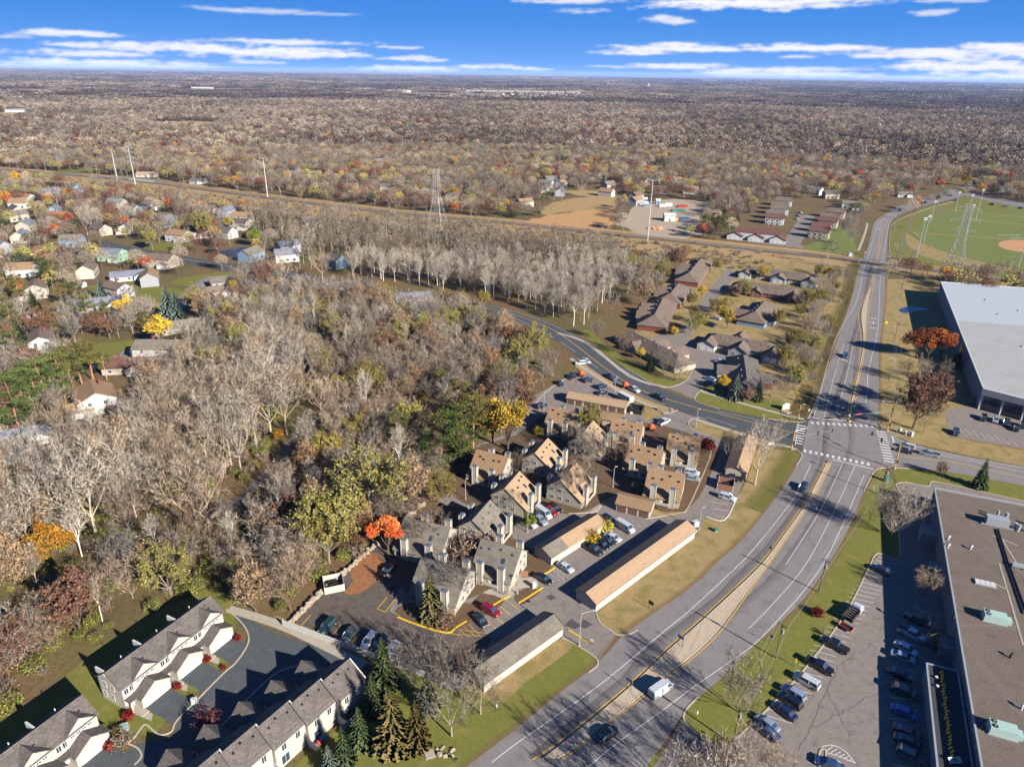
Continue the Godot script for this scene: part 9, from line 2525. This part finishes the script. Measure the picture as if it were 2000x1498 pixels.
func grow_trees() -> void:
	make_tree_kinds()
	hand_trees()
	var woods := PackedVector2Array([xz(-217,-225), xz(-159,-208), xz(-133,-220), xz(-135,-256), xz(-140,-304), xz(-141,-361), xz(-82,-364), xz(-51,-337), xz(-18,-330), xz(14,-303), xz(23,-276), xz(8,-237), xz(0,-215), xz(-15,-190), xz(-18,-172), xz(-27,-162), xz(-34,-150), xz(-48,-121), xz(-63,-125), xz(-79,-124), xz(-89,-109), xz(-94,-95), xz(-99,-79)])
	var birches := PackedVector2Array([xz(-246,-660), xz(-99,-589), xz(2,-548), xz(78,-500), xz(64,-362), xz(43,-341), xz(31,-315), xz(-1,-353), xz(-58,-383), xz(-137,-421)])
	var pines := PackedVector2Array([xz(-343,-440), xz(-274,-444), xz(-217,-376), xz(-147,-241), xz(-158,-223), xz(-181,-211)])
	var palewood := PackedVector2Array([xz(-175,-193), xz(-119,-209), xz(-115,-262), xz(-87,-281), xz(-60,-204), xz(-75,-172), xz(-88,-152), xz(-102,-125), xz(-117,-114)])
	# meshes of the middle distance
	var vase := {"clear": 0.3, "spread": 0.3, "limbs": 5, "up": 0.3}
	var round_ := {"clear": 0.2, "spread": 0.46, "limbs": 7, "up": 0.16, "girth": 0.01}
	var slim := {"clear": 0.45, "spread": 0.15, "limbs": 4, "up": 0.3, "girth": 0.009}
	var mids := {}
	for i in 3:
		mids["round%d" % i] = merged(bare_tree(200 + i, 14, round_, Color(0.8, 0.8, 0.8), Color(1, 1, 1), 1))
		mids["vase%d" % i] = merged(bare_tree(210 + i, 16, vase, Color(0.95, 0.95, 0.95), Color(1, 1, 1), 1))
		mids["slim%d" % i] = merged(bare_tree(220 + i, 15, slim, Color(1.05, 1.05, 1.05), Color(1, 1, 1), 1))
		mids["dome%d" % i] = far_crown(280 + i, 13, 5.6, 1000, 0.29, 1)
		mids["leaf%d" % i] = far_crown(230 + i, 12, 4.6, 420, 0.5, 1)
		mids["far%d" % i] = far_crown(240 + i, 13, 5.4, 170, 0.85, 1)
		mids["farleaf%d" % i] = far_crown(250 + i, 12, 5.0, 110, 1.2, 1)
		mids["grove%d" % i] = grove_mesh(260 + i)
	mids.cone = merged(spruce_tree(270, 12, 2.8, [Color(1, 1, 1)], 0.6))
	var greys := [lc(174, 156, 132, 0.7), lc(156, 137, 114, 0.66), lc(164, 149, 131, 0.68), lc(148, 127, 107, 0.6), lc(184, 166, 141, 0.74), lc(150, 131, 114, 0.62)]
	var stand := FastNoiseLite.new()
	stand.seed = 4
	stand.frequency = 0.0065
	stand.fractal_octaves = 3
	var reds := [lc(132, 94, 76, 0.44), lc(122, 82, 68, 0.44), lc(138, 98, 80, 0.44)]
	var golds := [lc(206, 160, 70, 0.5), lc(198, 142, 64, 0.5), lc(190, 168, 88, 0.5)]
	var oranges := [lc(190, 104, 54, 0.5), lc(176, 92, 58, 0.5)]
	var greens := [lc(96, 104, 64, 0.44), lc(84, 94, 60, 0.44), lc(118, 120, 70, 0.46)]
	var olives := [lc(164, 154, 92, 0.5), lc(176, 158, 96, 0.5)]
	# jittered grids, coarser with distance
	var near: Array = []
	for zone in [[60.0, 430.0, 7.2], [430.0, 1150.0, 8.2], [1150.0, 3000.0, 13.5]]:
		var step: float = zone[2]
		var far: float = zone[1]
		var z := -40.0
		while z > -far:
			var reach := 0.82 * (-z * 0.92 + 40.0) + 20.0
			var x := -reach
			while x < reach:
				var p := Vector2(x + rng.randf_range(-0.45, 0.45) * step, z + rng.randf_range(-0.45, 0.45) * step)
				x += step
				var d := p.length()
				if d < zone[0] or d >= far or not seen(p): continue
				if d < 1200.0:
					if not free_place(p, 4.0): continue
				elif not free_far(p): continue
				var roll := rng.randf()
				var in_woods := in_box(p, woods) and Geometry2D.is_point_in_polygon(p, woods)
				var in_birch := in_box(p, birches) and Geometry2D.is_point_in_polygon(p, birches)
				if d < 430.0:
					if crowded(p): continue
					var in_pines := in_box(p, pines) and Geometry2D.is_point_in_polygon(p, pines)
					if p.x > 150.0 and d < 400.0: continue
					if not in_woods and not in_birch and (d < 215.0 or (p.x > 30.0 and d < 330.0)): continue
					var kind := "grey"
					var h := rng.randf_range(9.0, 15.0)
					if in_woods:
						if Geometry2D.is_point_in_polygon(p, palewood):
							kind = "pale" if roll < 0.3 else ("grey" if roll < 0.62 else ("brown" if roll < 0.85 else "sandy"))
							if kind == "pale": h = rng.randf_range(14.0, 22.0)
						else:
							kind = "grey" if roll < 0.36 else ("brown" if roll < 0.68 else ("sandy" if roll < 0.78 else ("olive" if roll < 0.85 else ("birch" if roll < 0.97 else "redbrown"))))
					elif in_birch:
						kind = "birch" if roll < 0.62 else ("pale" if roll < 0.72 else ("grey" if roll < 0.88 else "brown"))
						h = rng.randf_range(11.0, 17.0)
					elif in_pines:
						if roll < 0.25: continue
						kind = "pine" if roll < 0.42 else ("spruce" if roll < 0.52 else ("grey" if roll < 0.75 else ("brown" if roll < 0.9 else "redbrown")))
					else:
						if roll < 0.42: continue
						kind = "grey" if roll < 0.58 else ("brown" if roll < 0.72 else ("redbrown" if roll < 0.8 else ("olive" if roll < 0.88 else ("blue_spruce" if roll < 0.91 else ("sandy" if roll < 0.96 else "yellow")))))
					near.append([p, kind, h])
				elif d < 1150.0:
					var i := rng.randi() % 3
					var tone := rng.randf_range(0.85, 1.15)
					if in_birch:
						copy_at("slim%d" % i if roll < 0.75 else "round%d" % i, mids["slim%d" % i if roll < 0.75 else "round%d" % i], p, rng.randf_range(0.8, 1.15), shift_tone(lc(184, 170, 150, 0.46) if roll < 0.75 else greys[rng.randi() % 6], tone))
						continue
					var st := stand.get_noise_2d(p.x, p.y)
					if roll < (0.22 if p.x < -140.0 else 0.12) and d < 900.0: continue
					tone *= 1.0 + 0.3 * st
					if st > 0.22 and roll < 0.8: roll = 0.72 + 0.14 * rng.randf() if rng.randf() < 0.5 else roll
					if st < -0.22 and roll > 0.3 and roll < 0.62: roll = 0.65
					if roll < 0.42: copy_at("dome%d" % i, mids["dome%d" % i], p, rng.randf_range(0.7, 1.1), shift_tone(greys[rng.randi() % 6], tone * 0.76))
					elif roll < 0.62: copy_at("round%d" % i, mids["round%d" % i], p, rng.randf_range(0.7, 1.1), shift_tone(greys[rng.randi() % 6], tone))
					elif roll < 0.7: copy_at("vase%d" % i, mids["vase%d" % i], p, rng.randf_range(0.8, 1.15), shift_tone(lc(186, 170, 150, 0.52), tone))
					elif roll < 0.82: copy_at("dome%d" % i, mids["dome%d" % i], p, rng.randf_range(0.7, 1.0), shift_tone(reds[rng.randi() % 3], tone))
					elif roll < 0.895: copy_at("leaf%d" % i, mids["leaf%d" % i], p, rng.randf_range(0.7, 1.1), shift_tone(olives[rng.randi() % 2], tone))
					elif roll < 0.93: copy_at("leaf%d" % i, mids["leaf%d" % i], p, rng.randf_range(0.7, 1.1), shift_tone(golds[rng.randi() % 3], tone))
					elif roll < 0.95: copy_at("leaf%d" % i, mids["leaf%d" % i], p, rng.randf_range(0.8, 1.0), shift_tone(oranges[rng.randi() % 2], tone))
					elif roll < 0.98: copy_at("leaf%d" % i, mids["leaf%d" % i], p, rng.randf_range(0.7, 1.0), shift_tone(greens[rng.randi() % 3], tone))
					else: copy_at("cone", mids.cone, p, rng.randf_range(0.7, 1.2), shift_tone(greens[rng.randi() % 3], tone))
				else:
					var i := rng.randi() % 3
					var tone := rng.randf_range(0.8, 1.15) * (1.0 + 0.16 * sin(p.x * 0.008 + 0.7 * sin(p.y * 0.006)) + 0.12 * sin(p.y * 0.011))
					var st := stand.get_noise_2d(p.x * 0.7, p.y * 0.5)
					tone *= 1.0 + 0.45 * st
					if st > 0.25 and roll < 0.72 and rng.randf() < 0.55: roll = 0.8
					if st < -0.35 and rng.randf() < 0.5: continue
					var right := p.x / d > 0.15
					if roll < 0.06: continue
					if roll < 0.72: copy_at("far%d" % i, mids["far%d" % i], p, rng.randf_range(0.85, 1.4), shift_tone(greys[rng.randi() % 6], tone * 0.6))
					elif roll < 0.88: copy_at("far%d" % i, mids["far%d" % i], p, rng.randf_range(0.75, 1.1), shift_tone(reds[rng.randi() % 3], tone * 0.8))
					elif roll < 0.925: copy_at("farleaf%d" % i, mids["farleaf%d" % i], p, rng.randf_range(0.7, 1.0), shift_tone(greens[rng.randi() % 3], tone))
					elif roll < (0.975 if right and d < 2200.0 else 0.952): copy_at("farleaf%d" % i, mids["farleaf%d" % i], p, rng.randf_range(0.7, 1.05), shift_tone(golds[rng.randi() % 3], tone))
					elif roll < 0.966: copy_at("farleaf%d" % i, mids["farleaf%d" % i], p, rng.randf_range(0.7, 1.0), shift_tone(oranges[rng.randi() % 2], tone))
					else: copy_at("far%d" % i, mids["far%d" % i], p, rng.randf_range(0.8, 1.2), shift_tone(greys[rng.randi() % 6], tone * 0.4))
			z -= step
	# the nearest ones stand as trees of their own, the others as one wood
	near.sort_custom(func(a, b): return a[0].length_squared() < b[0].length_squared())
	var n := 0
	for t in near:
		if n < 300 and seen(t[0], 0.02):
			plant(t[1], t[0], t[2])
			n += 1
		else:
			var list: Array = kinds[t[1]]
			var i := rng.randi() % list.size()
			var key := "near_%s%d" % [t[1], i]
			if not copy_mesh.has(key): copy_mesh[key] = merged(list[i])
			copy_at(key, copy_mesh[key], t[0], t[2] / list[i][2], shift_tone(Color(1, 1, 1), rng.randf_range(0.85, 1.1)))
	# groves out to the horizon
	var gz := 2950.0
	while gz < 30000.0:
		var step := 74.0 if gz < 5000.0 else (100.0 if gz < 8500.0 else (150.0 if gz < 15000.0 else 260.0))
		var ang := -40.0
		var da := rad_to_deg(step / gz)
		while ang < 40.0:
			var a := deg_to_rad(ang + rng.randf_range(-0.4, 0.4) * da)
			var d := gz + rng.randf_range(-0.5, 0.5) * step
			var p := Vector2(sin(a), -cos(a)) * d
			ang += da
			if not free_far(p): continue
			var roll := rng.randf()
			var n1 := sin(p.x * 0.0021 + 1.3) + sin(p.y * 0.0016) + sin((p.x + p.y) * 0.0037)
			if n1 > 1.5 and roll < 0.6: continue
			var col: Color = greys[rng.randi() % 6] if roll < 0.6 else (reds[rng.randi() % 3] if roll < 0.82 else (greens[rng.randi() % 3] if roll < 0.92 else (olives[0] if roll < 0.96 else lc(150, 130, 150, 0.5))))
			copy_at("grove%d" % (rng.randi() % 3), mids["grove%d" % (rng.randi() % 3)], p, step / 92.0, shift_tone(col, rng.randf_range(0.4, 0.66) * (1.0 + 0.25 * sin(p.x * 0.0017 + sin(p.y * 0.0011)) + 0.16 * sin(p.y * 0.0023))))
		gz += step
	# undergrowth of the near woods
	var under := 0
	var tries := 0
	while under < 1900 and tries < 30000:
		tries += 1
		var p := Vector2(rng.randf_range(-250, 60), rng.randf_range(-420, -90))
		if not seen(p): continue
		if not Geometry2D.is_point_in_polygon(p, woods): continue
		if not free_place(p, 1.0): continue
		var r := rng.randf()
		var edge := sin(p.x * 0.06) + sin(p.y * 0.05 + p.x * 0.02)
		var kind := "brown_shrub" if r < 0.66 - edge * 0.12 else "green_shrub"
		if p.distance_to(xz(-84,-135)) < 24.0 or p.distance_to(xz(-56,-146)) < 20.0 or p.distance_to(xz(-110,-130)) < 18.0: kind = "green_shrub" if r < 0.72 else "brown_shrub"
		copy_at("under_" + kind, kinds[kind][0][1], p, rng.randf_range(0.35, 1.0), shift_tone(Color(1, 1, 1), rng.randf_range(0.75, 1.1)))
		under += 1
	var rl: PackedVector2Array = roads[1][0]
	for i in 800:
		var k := rng.randi() % (rl.size() - 1)
		var p := rl[k].lerp(rl[k + 1], rng.randf()) + Vector2(rng.randf_range(-22, 22), rng.randf_range(-22, 26))
		copy_at("under_brown_shrub", kinds.brown_shrub[0][1], p, rng.randf_range(0.3, 0.75), shift_tone(Color(1, 1, 1), rng.randf_range(0.8, 1.15)))
	var words := {"round": "wood of round bare trees in the middle distance", "vase": "wood of tall pale bare trees in the middle distance", "slim": "wood of slender whitish trees by the railway", "dome": "wood of full round bare crowns in the middle distance", "leaf": "trees still in leaf in the middle distance", "far": "bare crowns of the far suburb", "farleaf": "coloured crowns of the far suburb", "grove": "far woods towards the horizon", "cone": "spruces of the middle distance"}
	for key in copies.keys():
		var stem: String = key.rstrip("0123456789")
		if stem.begins_with("near_"):
			commit_copies(key, "more distant %ss of the woods and yards" % KIND_WORDS[stem.substr(5)][1], "wood", false)
		elif stem.begins_with("under_"):
			commit_copies(key, "undergrowth of %ss on the forest floor" % KIND_WORDS[stem.substr(6)][1], "undergrowth", false)
		else:
			commit_copies(key, words[stem], "distant_wood", true)

func merged(k: Array) -> ArrayMesh:
	if k[0] == null: return k[1]
	var out := ArrayMesh.new()
	var arr := []
	arr.resize(Mesh.ARRAY_MAX)
	var v := PackedVector3Array()
	var n := PackedVector3Array()
	var c := PackedColorArray()
	for i in 2:
		var a: Array = k[i].surface_get_arrays(0)
		v.append_array(a[Mesh.ARRAY_VERTEX])
		n.append_array(a[Mesh.ARRAY_NORMAL])
		c.append_array(a[Mesh.ARRAY_COLOR])
	arr[Mesh.ARRAY_VERTEX] = v
	arr[Mesh.ARRAY_NORMAL] = n
	arr[Mesh.ARRAY_COLOR] = c
	out.add_surface_from_arrays(Mesh.PRIMITIVE_TRIANGLES, arr)
	return out

func crowded(p: Vector2) -> bool:
	for s in tree_spots:
		if p.distance_squared_to(s[0]) < s[1] * s[1]: return true
	return false

func free_feet(p: Vector2, gap: float) -> bool:
	for f in footprints:
		if p.distance_to(f[0]) < f[1] * 0.8 + gap: return false
	return true

var far_feet: Array = []
func free_far(p: Vector2) -> bool:
	if far_feet.is_empty():
		for f in footprints:
			if (f[0] as Vector2).length() > 1050.0: far_feet.append(f)
		far_feet.append([Vector2(0, 1e6), 1.0])
	for f in far_feet:
		if absf(p.x - f[0].x) < f[1] and absf(p.y - f[0].y) < f[1]: return false
	for q in bare:
		if q[0].y < -900.0 and in_box(p, q) and Geometry2D.is_point_in_polygon(p, q): return false
	return true
